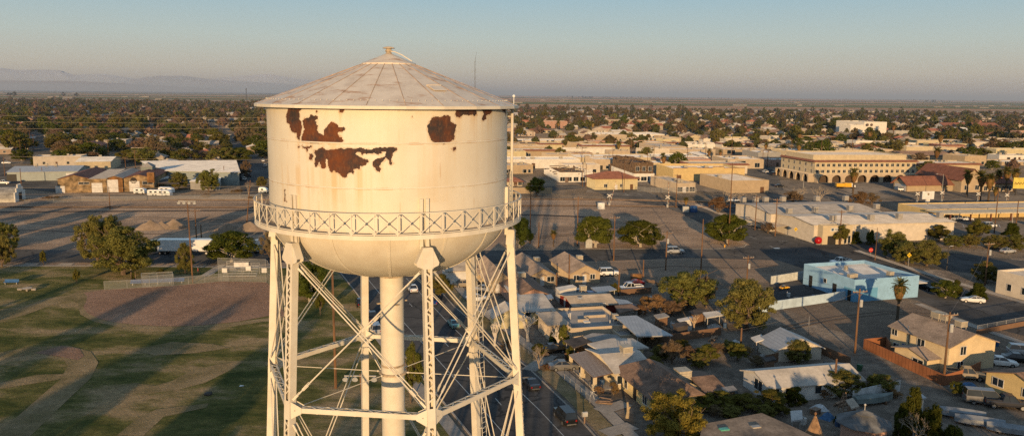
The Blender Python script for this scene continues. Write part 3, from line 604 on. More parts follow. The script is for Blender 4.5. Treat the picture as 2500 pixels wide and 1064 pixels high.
# the ground, out to the horizon
b = MB(); b.add([(-90000,-3000,0),(90000,-3000,0),(90000,95000,0),(-90000,95000,0)], [(0,1,2,3)])
FAR = groundmat('far_plain', (0.075,0.072,0.045), (0.135,0.105,0.07), (0.19,0.135,0.095), 0.0011, 0.01, 1.0, .3, (0.35,1,1), (0.38,0.62), 0.15)
struct('ground', b, FAR)
sheet('town_ground', [(-900,-200),(900,-200),(2600,3050),(1500,3080),(60,3020),(-1300,3900),(-2700,3950)], 0.03, TOWNDIRT)
# far farm fields in bands
gf = groundmat('green_field', (0.045,0.062,0.022), (0.062,0.078,0.03), (0.085,0.09,0.04), 0.003, 0.02, 1, .3, (0.4,1,1))
bf = groundmat('brown_field', (0.17,0.105,0.07), (0.20,0.125,0.085), (0.24,0.155,0.105), 0.003, 0.02, 1, .3, (0.4,1,1))
df = groundmat('dark_field', (0.045,0.05,0.04), (0.06,0.065,0.05), (0.08,0.08,0.06), 0.002, 0.01, 1, 0, (0.3,1,1))
for x0, x1, y0, y1, m in [(-250,2300,3120,3500,bf),(-200,1000,3560,4700,gf),(1050,3200,3560,4300,gf),(1100,4200,4360,4900,gf),(-100,2000,4800,5300,bf),(300,5200,5500,6800,gf),(2100,5500,4950,5400,bf),
                          (-4200,-600,4150,4900,gf),(-3800,-300,5000,5400,bf),(-5200,-500,5600,6900,gf),(-6500,-1200,7200,8200,bf),(-500,4200,7200,8600,bf),(4400,9000,6900,8800,gf),(-7000,9000,9200,11500,gf),(-300,14000,12500,16000,bf)]:
    sheet('farm_field', [(x0,y0),(x1,y0),(x1,y1),(x0,y1)], 0.06, m)
sheet('dark_plain', [(-26000,14500),(-500,15500),(-2500,34000),(-40000,34000)], 0.08, groundmat('dark_plain', (0.028,0.035,0.045), (0.034,0.042,0.055), (0.042,0.05,0.065), 0.0004, 0.004, 1, 0))
# hills on the far left, in hazy blue layers
def hills(name, prof, Y, depth, m, seed):
    rnd = random.Random(seed); b = MB(); n = 150; vs = []
    x0, x1 = prof[0][0], prof[-1][0]
    def hz(xp):
        for (a, ya), (c, yc) in zip(prof, prof[1:]):
            if a <= xp <= c: return ya + (yc-ya)*(xp-a)/(c-a)
        return prof[-1][1]
    off = [rnd.gauss(0, 1) for _ in range(n+3)]
    for i in range(n+1):
        xp = x0 + (x1-x0)*i/n; yp = hz(xp) + .35*(off[i]+off[i+1]+off[i+2])/1.7
        X, _, Z = AT(xp, yp, Y); Z = max(Z, 2)
        vs += [(X*.86, Y-depth, -5), (X*.93 + off[i]*8, Y-depth*.45, Z*(.45+.02*off[i+1])), (X, Y, Z), (X*1.1, Y+depth, -5)]
    fs = [(4*i+k, 4*i+4+k, 4*i+5+k, 4*i+1+k) for i in range(n) for k in range(3)]
    b.add(vs, fs); o = struct(name, b, m)
    o.data.polygons.foreach_set('use_smooth', [True]*len(fs)); return o
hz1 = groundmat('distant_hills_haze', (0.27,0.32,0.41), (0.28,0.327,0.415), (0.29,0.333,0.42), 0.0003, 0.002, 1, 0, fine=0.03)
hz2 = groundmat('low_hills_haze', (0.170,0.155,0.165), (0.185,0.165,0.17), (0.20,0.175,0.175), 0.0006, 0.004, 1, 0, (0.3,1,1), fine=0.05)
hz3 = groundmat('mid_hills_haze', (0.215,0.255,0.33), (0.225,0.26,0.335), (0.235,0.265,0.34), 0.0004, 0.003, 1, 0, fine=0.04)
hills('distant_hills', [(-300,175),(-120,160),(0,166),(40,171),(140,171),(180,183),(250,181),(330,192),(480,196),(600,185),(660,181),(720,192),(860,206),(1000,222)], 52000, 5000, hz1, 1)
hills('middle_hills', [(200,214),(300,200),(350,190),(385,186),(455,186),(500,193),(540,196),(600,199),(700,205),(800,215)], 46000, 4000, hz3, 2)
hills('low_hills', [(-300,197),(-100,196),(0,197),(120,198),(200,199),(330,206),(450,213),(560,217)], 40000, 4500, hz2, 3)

# near ground: the open dirt by the railway, yards, park
sheet('dirt_lot', px((-140,650),(1960,650),(2060,520),(1660,492),(1000,478),(-140,468)), 0.05, DIRT)
YD = [G(1450,1160), (30,-20), (140,-20), (175,230)] + px((2200,668),(1915,640),(1500,628),(1180,640),(1060,655))
sheet('yard_ground', YD, 0.045, YARD)
sheet('vacant_lot', px((1890,745),(2235,700),(2500,800),(2620,830),(2640,960),(2420,860),(2300,905),(1960,770)), 0.07, groundmat('lot_dirt', (0.13,0.10,0.078), (0.17,0.132,0.10), (0.21,0.165,0.125), 0.06, 0.7))
sheet('dirt_corner_lot', px((1240,642),(1500,640),(1690,632),(1925,641),(1960,652),(1955,690),(1880,690),(1610,690),(1480,668),(1330,655)), 0.06, groundmat('lot_dirt2', (0.16,0.122,0.09), (0.21,0.16,0.12), (0.26,0.20,0.15), 0.06, 0.7))
park = px((-200,652),(0,648),(300,649),(640,652),(812,652),(857,702),(925,795),(1090,1000)) + [(2,60),(12,-20),(-180,-20)]
sheet('park_grass', park, 0.06, GRASS)
# infield: a wide clay disc with a worn edge
inf = px((255,708),(420,698),(540,687),(650,689),(672,712),(690,755),(700,775),(655,772),(580,786),(500,794),(430,797),(380,796),(330,793),(275,787),(240,778),(212,764),(203,750),(210,738),(213,725),(205,715),(225,712))
sheet('infield', inf, 0.10, CLAY)
sheet('worn_edge', px((200,708),(260,706),(212,716),(222,730),(215,745),(222,765),(250,778),(300,790),(380,797),(500,798),(610,782),(690,772),(700,782),(640,786),(520,806),(400,806),(300,800),(230,786),(196,768),(190,742),(165,722)), 0.08, PALE)
strip('worn_patch', px((-40,878),(0,870),(70,856),(140,853),(188,866),(203,890),(185,925),(140,965),(80,1020),(20,1075)), 4.2, .094, PALE)
for zi, pts in enumerate([
            ((280,945),(330,935),(380,942),(420,930),(470,905),(530,890),(600,880),(560,905),(500,935),(440,950),(360,962),(300,960)),
            ((0,755),(60,748),(110,730),(170,720),(190,728),(120,748),(60,770),(0,785)), ((0,935),(90,915),(190,912),(140,928),(60,940),(0,950)),
            ((285,1064),(330,1025),(380,1000),(510,985),(505,995),(400,1018),(350,1064)), ((320,855),(420,835),(520,840),(560,850),(480,862),(380,868))]):
    sheet('worn_patch', px(*pts), 0.084 + .0015*zi, PALE)
sheet('clay_ring', px((85,862),(150,845),(195,852),(205,870),(190,880),(150,872)), 0.115, CLAY)
# tower street
tsR = [(1060,690),(1085,722),(1110,750),(1158,790),(1230,850),(1300,908),(1385,990),(1452,1064)]
tsL = [(822,655),(862,705),(925,790),(1000,885),(1098,1000),(1150,1064)]
RS = [(-22.0,199.0)] + [G(*q) for q in tsR]; LS = [(-48,200)] + [G(*q) for q in tsL]
def ext(a, b_, y): t = (y-b_[1])/(a[1]-b_[1]); return (b_[0]+(a[0]-b_[0])*t, y)
RE, LE = ext(RS[-1], RS[-3], -20), ext(LS[-1], LS[-3], -20)
sheet('tower_street', RS + [RE, LE] + LS[::-1], 0.09, ASPH)
kerb('street_kerb', RS[1:] + [RE]); kerb('street_kerb', LS[1:] + [LE])
off = lambda pts, d: [(x + d, y + d*.3) for x, y in pts]
strip('pavement', [(x+4.2, y+1.3) for x, y in RS[1:]] + [(RE[0]+4.2, RE[1])], 1.8, 0.12, CONC)
strip('pavement', [(x-1.6, y-.5) for x, y in LS[3:]] + [(LE[0]-1.6, LE[1])], 1.8, 0.13, CONC)
strip('kerb_strip', [(x+1.9, y+.6) for x, y in RS[1:]] + [(RE[0]+1.9, RE[1])], 2.6, 0.11, PALE)
mid = lambda t: [(a[0]+(b_[0]-a[0])*t, a[1]+(b_[1]-a[1])*t) for a, b_ in ((LS[1],RS[1]),(LS[3],ext(RS[4],RS[5],LS[3][1])),(LS[5],ext(RS[6],RS[7],LS[5][1])),(LE,RE))]
for t in (.27, .73): strip('lane_line', mid(t), .11, 0.11, LINE)
c = mid(.5)
for i in range(16):
    u = i/16; a = Vector(c[0]).lerp(Vector(c[3]), u); q = Vector(c[0]).lerp(Vector(c[3]), u+.012); strip('lane_dash', [a, q], .11, 0.11, LINE)
# cross street with the kerb along the dirt lot
far = px((-140,607),(100,610),(400,613),(640,612),(1200,612),(1480,609),(1690,608),(1790,604)); near = px((-140,642),(100,640),(400,643),(640,646))
nearR = px((1060,652),(1240,643),(1480,637),(1690,630),(1900,636))
sheet('cross_street', far + [G(1840,598), G(1960,655)] + nearR[::-1] + [(-22,199),(-48,200)] + near[::-1], 0.075, ASPH)
kerb('street_kerb', px((1200,611.5),(1350,610.5),(1480,608.5),(1600,608.5)))
kerb('street_kerb', px((1690,608),(1740,607.5),(1790,606.5),(1818,602),(1822,597),(1800,590)))
for x in range(1280, 1700, 70): strip('lane_dash', px((x, 624-.006*(x-1280)), (x+18, 624-.006*(x-1262))), .12, 0.095, LINE)
# blue-house avenue up to the level crossing
avL = px((2560,835),(2380,790),(2240,735),(2080,690),(1960,655),(1850,610),(1815,588),(1740,558),(1700,540),(1660,520),(1620,505),(1500,487),(1440,463),(1380,432))
avR = px((2640,775),(2500,742),(2380,712),(2240,668),(2120,620),(2020,590),(1940,577),(1880,565),(1810,540),(1740,520),(1690,505),(1640,493),(1560,462),(1480,432))
sheet('avenue', avL + avR[::-1], 0.085, ASPH)
kerb('street_kerb', px((1830,555),(1880,566),(1940,578),(1985,588),(2020,591),(2110,586)))
strip('pavement', px((1700,500),(1830,549),(1880,560),(1950,574),(1990,584),(2030,587),(2120,582)), 2.2, 0.13, CONC)
strip('pavement', px((2090,612),(2140,628),(2260,668),(2400,710),(2520,745)), 2.0, 0.13, CONC)
strip('pavement', px((2240,742),(2380,798),(2520,845)), 1.8, 0.13, CONC)
sheet('side_street', px((2030,592),(2110,586),(2300,615),(2620,650),(2620,690),(2300,660),(2120,622)), 0.078, ASPH)
for pts in (((1830,578),(1848,584)), ((1900,590),(1925,588)), ((1878,600),(1890,606)), ((2050,640),(2090,652)), ((2180,680),(2220,692))): strip('lane_dash', px(*pts), .15, 0.10, LINE)
# railway: two tracks on dark ballast
trk = [px((-150,507),(0,506),(300,506),(600,507),(1000,505),(1280,503),(1480,503),(1700,506),(1900,512)), px((-150,491),(0,489),(300,488),(600,489),(1000,488),(1280,487),(1500,488),(1750,495),(1950,502))]
for ln, wd in zip(trk, (4.2, 3.4)):
    strip('railway_ballast', ln, wd, 0.10, BALLAST)
    for s in (-.72, .72):
        b = MB()
        for p, q in zip(ln, ln[1:]): b.bar((p[0], p[1]+s, .2), (q[0], q[1]+s, .2), .09, .17)
        struct('railway_rail', b, mat('rail_steel', (.12,.085,.065), .45, .3, .5, metal=.5))
strip('dirt_track', px((-150,519),(200,517),(600,514),(1000,520),(1300,525),(1430,530)), 3.0, 0.09, BALLAST)
strip('dirt_track', px((-150,560),(100,563),(260,570),(420,572)), 1.2, 0.085, groundmat('tyre_track', (.10,.08,.06), (.12,.09,.07), (.15,.115,.09), .3, 2))
strip('dirt_track', px((-150,478),(150,476),(400,478),(650,476),(1000,476)), 6, 0.09, ASPH2)
# downtown asphalt, parking lots and the cross streets of the town
sheet('parking_lot', px((1430,470),(1600,462),(1760,470),(1850,500),(1960,496),(2060,492),(2240,495),(2560,495),(2560,455),(2160,445),(1900,440),(1840,418),(1560,445),(1440,455)), 0.06, ASPH2)
sheet('parking_lot', px((2240,545),(2360,535),(2560,540),(2560,580),(2420,580),(2250,560)), 0.09, ASPH2)
sheet('parking_lot', px((0,455),(0,425),(140,445),(140,470)), 0.098, ASPH)
sheet('asphalt_pad', px((1690,520),(1850,520),(1840,500),(1720,497)), 0.105, ASPH)
for zi, (pts, wd) in enumerate([(((640,480),(625,430),(600,390),(560,340),(520,310),(470,288)), 16), (((10,480),(0,420),(-30,380)), 14), (((90,400),(110,365),(100,345),(70,325)), 15), (((1220,478),(1330,462),(1420,455)), 14), (((300,395),(330,350),(360,320),(375,300)), 8),
                ((( -60,352),(200,362),(420,372),(640,378)), 12), (((1240,345),(1500,347),(1800,360)), 10), (((1870,470),(1860,420),(1800,380),(1700,350)), 16), (((2400,480),(2340,420),(2260,370),(2180,345)), 14), (((2500,392),(2200,362),(1900,345),(1600,330)), 12)]):
    strip('town_street', px(*pts), wd, 0.066 + .0025*zi, ASPH)
strip('park_path', px((-120,648),(0,649),(300,650),(640,653),(812,654)), 1.3, 0.10, CONC)
strip('park_path', px((500,675),(530,655),(540,647)), 2.2, 0.11, CONC)
for x in (75, 160, 235): sheet('path_pad', px((x-22,648),(x+14,648),(x+22,643),(x-10,643)), 0.11, CONC)
strip('infield_kerb', px((255,709),(420,699),(540,688),(650,690)), .3, 0.16, mat('kerb_tan', (.45,.33,.22), .9))

# dusty evening air over the town and the plain: thin scattering haze, thicker with distance
b = MB(); b.box(-70000, 70000, 330, 90000, -2, 260)
hz = bpy.data.materials.new('evening_haze'); hz.use_nodes = True; ht = hz.node_tree; ht.nodes.remove(ht.nodes['Principled BSDF'])
hv = ht.nodes.new('ShaderNodeVolumeScatter'); hv.inputs['Color'].default_value = (.84,.88,.95,1); hv.inputs['Density'].default_value = 6.5e-5; hv.inputs['Anisotropy'].default_value = .3
ht.links.new(hv.outputs[0], ht.nodes['Material Output'].inputs['Volume'])
ho = b.build('haze', hz); ho['kind'] = 'stuff'
sc.cycles.volume_bounces = 0
# ------------------------------------------------------------------ plants
BARK = mat('bark', (0.16,0.115,0.08), .9, .3, 2.5); PALEBARK = mat('pale_bark', (0.42,0.37,0.30), .9, .25, 2.5); PALMBARK = mat('palm_bark', (0.13,0.095,0.065), .95, .4, 4)
LF = {'ficus': leafmat('ficus_leaf', (0.038, 0.055, 0.011), (0.154, 0.169, 0.031)), 'olive': leafmat('olive_leaf', (0.096, 0.093, 0.022), (0.269, 0.247, 0.072)),
      'green': leafmat('green_leaf', (0.064, 0.069, 0.015), (0.205, 0.181, 0.042)), 'dry': leafmat('dry_leaf', (0.166, 0.100, 0.044), (0.371, 0.231, 0.110)),
      'brown': leafmat('brown_twig', (0.141, 0.098, 0.053), (0.294, 0.206, 0.121)), 'palm': leafmat('palm_frond', (0.077, 0.081, 0.022), (0.218, 0.194, 0.061)), 'skirt': leafmat('palm_skirt', (0.192, 0.112, 0.044), (0.410, 0.250, 0.099)),
      'gold': leafmat('gold_leaf', (0.10,0.095,0.018), (0.34,0.29,0.055)), 'conifer': leafmat('conifer_leaf', (0.026, 0.040, 0.009), (0.128, 0.131, 0.024))}
def leaves(b, lobes, n, size, rnd, outward=0.6, droop=0.0, shell=0.45):
    """n small leaf-cluster faces spread through and over a set of ellipsoid lobes"""
    wt = [l[3]*l[3] for l in lobes]
    vs = []; fs = []
    for l in rnd.choices(lobes, wt, k=n):
        while True:
            d = Vector((rnd.uniform(-1,1), rnd.uniform(-1,1), rnd.uniform(-1,1)))
            if 0.02 < d.length < 1: break
        d.normalize(); rr = (shell + (1-shell)*rnd.random()**.6) * rnd.uniform(.88, 1.1)
        c = Vector((l[0]+d.x*l[3]*rr, l[1]+d.y*l[3]*rr, l[2]+d.z*l[4]*rr))
        nr = (d*outward + Vector((rnd.gauss(0,1), rnd.gauss(0,1), rnd.gauss(0,1)))*(1-outward)*.7 + Vector((0,0,.15))).normalized()
        u = nr.orthogonal().normalized(); v = nr.cross(u); a = rnd.uniform(0, 6.28); u, v = u*math.cos(a)+v*math.sin(a), v*math.cos(a)-u*math.sin(a)
        s = size*rnd.uniform(.55, 1.35); k = len(vs)
        if droop: v = (v + Vector((0,0,-droop))).normalized(); 
        u = u*s*.62; v = v*s
        vs += [c-u*.5-v*.6, c+u*.6-v*.3, c+u*.45+v*.5, c-u*.4+v*.65]; fs.append((k,k+1,k+2,k+3))
    b.add(vs, fs)
def limb(b, p, q, r0, r1, rnd, n=4, bend=.12):
    p, q = Vector(p), Vector(q); L_ = (q-p).length; pts = []
    for i in range(n+1): pts.append(p.lerp(q, i/n) + (Vector((rnd.gauss(0,1), rnd.gauss(0,1), rnd.gauss(0,.5)))*L_*bend*.35 if 0 < i < n else Vector()))
    b.tube(pts, r0, 6, r1); return pts
def mk_tree(kind, seed, lod=0):
    """(trunk mesh, crown mesh) for a tree about 10 m wide and 10 m high, foot at the origin"""
    rnd = random.Random(seed*31+7); t = MB(); c = MB(); lobes = []
    if kind in ('ficus', 'green', 'gold', 'olive', 'brown', 'dry'):
        h0 = {'ficus': 1.3, 'green': 2.0, 'gold': 1.6, 'olive': 1.4, 'brown': 1.6, 'dry': .8}[kind]
        limb(t, (0,0,-.2), (rnd.uniform(-.2,.2), rnd.uniform(-.2,.2), h0), .38, .28, rnd)
        nl = 7 if kind == 'ficus' else 9
        for i in range(nl):
            a = 2*math.pi*i/nl + rnd.uniform(-.3,.3); rr = rnd.uniform(1.6, 3.2); z = rnd.uniform(4.0, 7.6)
            e = (rr*math.cos(a), rr*math.sin(a), z); pts = limb(t, (0,0,h0-.2), e, .2, .06, rnd, 5, .3)
            for k in range(2):
                f = Vector(e) + Vector((rnd.gauss(0,1.2), rnd.gauss(0,1.2), rnd.uniform(.3,1.6))); limb(t, pts[3], f, .08, .025, rnd, 3, .25)
        nlob = {'ficus': 52, 'green': 40, 'gold': 60, 'olive': 84, 'brown': 38, 'dry': 30}[kind]
        for i in range(nlob):
            a = rnd.uniform(0, 6.283); u = rnd.random(); el = math.asin(min(1, u*1.15)) if u < .87 else 1.35
            if rnd.random() < (.46 if kind in ('ficus','olive','gold') else .3): el = -rnd.uniform(.05, 1.05 if kind in ('ficus','olive','gold') else .6)
            R_ = (rnd.uniform(3.4, 4.2) if kind == 'ficus' else rnd.uniform(3.2, 4.35)) if kind != 'olive' else rnd.uniform(2.6, 4.5)
            lr = rnd.uniform(.75, 1.45) if kind in ('ficus', 'green') else rnd.uniform(.5, 1.05)
            zz = {'ficus': 4.9, 'green': 5.3, 'gold': 5.0, 'olive': 4.7, 'brown': 5.0, 'dry': 4.4}[kind]
            lobes.append((R_*math.cos(el)*math.cos(a), R_*math.cos(el)*math.sin(a), zz + R_*(.93 if el > 0 else .9)*math.sin(el), lr, lr*rnd.uniform(.6, .9)))
        for i in range(8): a = rnd.uniform(0,6.28); r_ = rnd.uniform(0, 2.2); lobes.append((r_*math.cos(a), r_*math.sin(a), rnd.uniform(3.6, 7.6), 1.6, 1.5))
        n, s = {0: (15000, .27), 1: (3200, .52), 2: (420, 1.25)}[lod]
        if kind in ('olive','gold'): n = int(n*1.35); s *= .8
        if kind in ('brown', 'dry'): n = int(n*.62); s *= .8
        leaves(c, lobes, n, s, rnd, .62 if kind in ('ficus','green') else .62, .45 if kind in ('olive','gold') else 0, .4 if kind != 'ficus' else .62)
    elif kind == 'conifer':
        limb(t, (0,0,-.2), (0,0,8.5), .3, .05, rnd)
        for i in range(46):
            z = rnd.uniform(.9, 9.4); R_ = 3.6*(1-z/10.6)**.7; a = rnd.uniform(0,6.28); r_ = R_*rnd.uniform(.5,1); lobes.append((r_*math.cos(a), r_*math.sin(a), z, rnd.uniform(.6,1.1), rnd.uniform(.8,1.5)))
        n, s = {0: (8000, .33), 1: (2200, .6), 2: (420, 1.2)}[lod]; leaves(c, lobes, n, s, rnd, .55, .3, .5)
    return t, c
TREES = {}
def tree_mesh(kind, var, lod):
    k = (kind, var, lod)
    if k not in TREES:
        t, c = mk_tree(kind, var + {'ficus':0,'green':40,'gold':240,'olive':80,'brown':120,'dry':160,'conifer':200}[kind], lod)
        bark = PALEBARK if kind in ('ficus',) else BARK
        if lod == 2:
            t2 = MB(); t2.tube([(0,0,-.2),(0,0,5.5)], .3, 5, .15); t2.cur = 1; t2.v += []; o = len(t2.v)
            t2.f += [tuple(i+o for i in f) for f in c.f]; t2.v += c.v; t2.mi += [1]*len(c.f)
            TREES[k] = (t2.mesh('far_tree', [bark, LF[kind]]), None)
        else: TREES[k] = (t.mesh('trunk', bark), c.mesh('crown', LF[kind]))
    return TREES[k]
def put_tree(kind, X, Y, w, h, label, cat='tree', group=None, var=0, lod=0, name='tree', rz=None, z=0.0):
    tm, cm = tree_mesh(kind, var, lod); rz = random.uniform(0, 6.28) if rz is None else rz; s = (w/10.0, w/10.0, h/10.0)
    if cm is None:
        o = bpy.data.objects.new(name, tm); col.objects.link(o); o.location = (X, Y, z); o.rotation_euler.z = rz; o.scale = s; return tag(o, label, cat, group)
    o = thing(name, label, cat, (X, Y, z), rz, group); o.scale = s
    for nm, me in (('trunk', tm), ('crown', cm)): c = bpy.data.objects.new(nm, me); col.objects.link(c); c.parent = o
    return o
def tree(kind, xc, yb, wpx, yt, label, cat='tree', group=None, var=0, name=None, lod=0, kw=1.16):
    X, Y = G(xc, yb); w_ = wpx*Y*1.03/F*(kw*1.08 if kind == 'ficus' else kw); h_ = zat(X, Y, yt)
    return put_tree(kind, X, Y, w_, max(.6, h_), label, cat, group, var, lod, name or {'ficus':'shade_tree','green':'leafy_tree','gold':'leafy_tree','olive':'olive_tree','brown':'bare_tree','dry':'dry_shrub','conifer':'conifer_tree'}[kind])
PALMS = {}
def palm_mesh(var):
    if var in PALMS: return PALMS[var]
    rnd = random.Random(300+var); t = MB(); c = MB(); s = MB()
    t.tube([(0,0,-.2),(.05,.03,3.5),(0,.08,7.4)], .34, 8, .24)
    for i in range(64):                                          # green fronds
        a = rnd.uniform(0,6.283); el = rnd.uniform(-.55, 1.25); L_ = rnd.uniform(1.7, 2.4); p = Vector((0,.08,7.6)); d = Vector((math.cos(a)*math.cos(el), math.sin(a)*math.cos(el), math.sin(el)))
        side = d.cross(Vector((0,0,1))).normalized(); pts = [p]
        for k in range(5): d = (d + Vector((0,0,-.16))).normalized(); pts.append(pts[-1] + d*L_/5)
        for k in range(1, 6):
            w_ = (.12, .34, .52, .42, .16)[k-1]; q0, q1 = pts[k-1], pts[k]
            for sg in (-1, 1):
                e = q1 + side*(sg*w_) + Vector((0,0,-.12)); o = len(c.v); c.v += [tuple(q0), tuple(q1), tuple(e)]; c.f.append((o,o+1,o+2)); c.mi.append(0)
                e2 = q0.lerp(q1,.5) + side*(sg*w_*1.1) + Vector((0,0,-.2)); o = len(c.v); c.v += [tuple(q0), tuple(q0.lerp(q1,.35)), tuple(e2)]; c.f.append((o,o+1,o+2)); c.mi.append(0)
    for i in range(420):                                         # dead skirt
        a = rnd.uniform(0,6.283); z = rnd.uniform(5.2, 7.5); r_ = .45 + .85*((z-5.2)/2.3)**.7*rnd.uniform(.6,1.1); q = Vector((r_*math.cos(a), r_*math.sin(a), z)); u = Vector((-math.sin(a), math.cos(a), 0))*.14
        o = len(s.v); s.v += [tuple(q-u), tuple(q+u), tuple(q*.93+u*.5+Vector((0,0,-.75))), tuple(q*.93-u*.5+Vector((0,0,-.65)))]; s.f.append((o,o+1,o+2,o+3)); s.mi.append(0)
    PALMS[var] = (t.mesh('trunk', PALMBARK), c.mesh('crown', LF['palm']), s.mesh('dead_skirt', LF['skirt'])); return PALMS[var]
def put_palm(X, Y, h, label, group=None, var=0, k=1.0):
    o = thing('palm_tree', label, 'palm tree', (X, Y, 0), random.uniform(0,6.28), group); o.scale = (k*h/9.3*1.0, k*h/9.3*1.0, h/9.3)
    for nm, me in zip(('trunk','crown','dead_skirt'), palm_mesh(var)): c = bpy.data.objects.new(nm, me); col.objects.link(c); c.parent = o
    return o
def palm(xc, yb, yt, label, group=None, var=0, k=1.0):
    X, Y = G(xc, yb); return put_palm(X, Y, zat(X, Y, yt), label, group, var, k)
BARE = {}
def bare_mesh(var, m, stout):
    key = (var, m.name, stout)
    if key in BARE: return BARE[key]
    rnd = random.Random(500+var); b = MB()
    def grow(p, d, L_, r, depth):
        q = p + d*L_; b.tube([p, p.lerp(q,.5)+Vector((rnd.gauss(0,.06),rnd.gauss(0,.06),0))*L_, q], r, 6 if depth < 2 else 4, r*(.78 if stout else .6))
        if depth >= (3 if stout else 5): return
        n = rnd.choice((2,3,3)) if depth else (5 if stout else 4)
        for k in range(n):
            a = rnd.uniform(0,6.283) if depth else 6.283*k/n+rnd.uniform(-.3,.3); sp = rnd.uniform(.4,.8) if not stout else rnd.uniform(.35,.7)
            u = d.orthogonal().normalized(); v = d.cross(u); nd = (d + (u*math.cos(a)+v*math.sin(a))*sp + Vector((0,0,.18))).normalized()
            grow(q - d*(L_*.1*rnd.random()), nd, L_*rnd.uniform(.62,.86), r*(.7 if stout else .55), depth+1)
    grow(Vector((0,0,-.2)), Vector((rnd.gauss(0,.05),rnd.gauss(0,.05),1)).normalized(), 2.5, .34 if stout else .26, 0)
    mz = max(v[2] for v in b.v); b.v = [(x*10/mz, y*10/mz, z*10/mz) for x, y, z in b.v]
    BARE[key] = b.mesh('bare_tree', m); return BARE[key]
def bare(xc, yb, yt, label, var=0, stout=False, m=None, group=None, kx=1.0):
    X, Y = G(xc, yb); h_ = zat(X, Y, yt)
    o = bpy.data.objects.new('bare_tree', bare_mesh(var, m or PALEBARK, stout)); col.objects.link(o); o.location = (X, Y, 0); o.rotation_euler.z = random.uniform(0,6.28); o.scale = (h_/10*kx, h_/10*kx, h_/10)
    return tag(o, label, 'tree', group)

# ------------------------------------------------------------------ vehicles
TYRE = mat('tyre', (0.018,0.018,0.018), .9, .2, 4); RIM = mat('wheel_rim', (.4,.4,.4), .35, .2, 6, metal=.7); CARGLASS = glass('car_glass', (.018,.022,.026), .06)
HEADL = mat('headlight_glass', (.7,.7,.66), .15); TAILL = mat('taillight', (.30,.012,.01), .3); CHROME = mat('bumper_trim', (.12,.12,.12), .5)
def paint(name, c): 
    m = mat('car_paint_'+name, c, .28, .10, .8); m.node_tree.nodes['Principled BSDF'].inputs['Coat Weight'].default_value = .5; return m
CP = {'white': paint('white', (.72,.72,.70)), 'silver': paint('silver', (.36,.37,.38)), 'grey': paint('grey', (.16,.155,.145)), 'black': paint('black', (.012,.013,.014)), 'teal': paint('teal', (.13,.30,.30)),
      'blue': paint('blue', (.02,.06,.22)), 'red': paint('red', (.28,.02,.015)), 'green': paint('green', (.02,.045,.035)), 'tan': paint('tan', (.30,.25,.18)), 'dark': paint('dark', (.03,.032,.04)), 'yellow': paint('yellow', (.70,.38,.03))}
def loft(b, secs, closed=True):
    """join cross-sections of equal length"""
    n = len(secs[0]); o = len(b.v); vs = [p for s_ in secs for p in s_]
    fs = [(i*n+k, i*n+(k+1)%n, (i+1)*n+(k+1)%n, (i+1)*n+k) for i in range(len(secs)-1) for k in range(n)]
    fs += [tuple(range(n-1,-1,-1)), tuple((len(secs)-1)*n+k for k in range(n))]
    b.add(vs, fs)
CARS = {
 # stations along x: (x, half width, sill z, shoulder z), and the greenhouse: roof outline (x at base front, roof front, roof rear, base rear), roof z
 'sedan': dict(L=4.7, st=[(-2.35,.70,.42,.80),(-2.2,.84,.25,.92),(-1.2,.90,.20,.98),(.5,.91,.20,.96),(1.3,.89,.20,.88),(2.1,.82,.25,.76),(2.35,.66,.38,.62)], gh=(1.0,.25,-.95,-1.75), rz=1.44, wx=1.42, wr=.33),
 'coupe': dict(L=4.6, st=[(-2.3,.70,.42,.80),(-2.15,.82,.25,.92),(-1.2,.88,.20,.96),(.4,.88,.20,.92),(1.3,.87,.20,.82),(2.1,.80,.25,.68),(2.3,.62,.36,.55)], gh=(.75,.0,-.75,-1.9), rz=1.28, wx=1.35, wr=.33),
 'suv': dict(L=4.9, st=[(-2.45,.80,.5,1.0),(-2.38,.90,.35,1.12),(-1.2,.95,.30,1.14),(.6,.95,.30,1.12),(1.5,.93,.30,1.04),(2.3,.86,.35,.95),(2.45,.72,.5,.75)], gh=(1.15,.55,-2.15,-2.4), rz=1.85, wx=1.45, wr=.39),
 'pickup': dict(L=5.6, st=[(-2.8,.88,.55,1.06),(-2.7,.95,.42,1.1),(-.7,.97,.38,1.1),(.9,.97,.38,1.1),(1.8,.95,.38,1.06),(2.65,.9,.42,.98),(2.8,.75,.55,.8)], gh=(1.35,.8,-.45,-.75), rz=1.85, wx=1.8, wr=.42, bed=(-2.68,-.85)),
 'van': dict(L=5.2, st=[(-2.6,.90,.5,1.1),(-2.55,.97,.35,1.2),(-1.0,.99,.30,1.2),(.9,.99,.30,1.18),(1.8,.97,.30,1.06),(2.5,.88,.35,.9),(2.6,.75,.45,.75)], gh=(1.9,1.1,-2.45,-2.58), rz=2.05, wx=1.6, wr=.36),
}
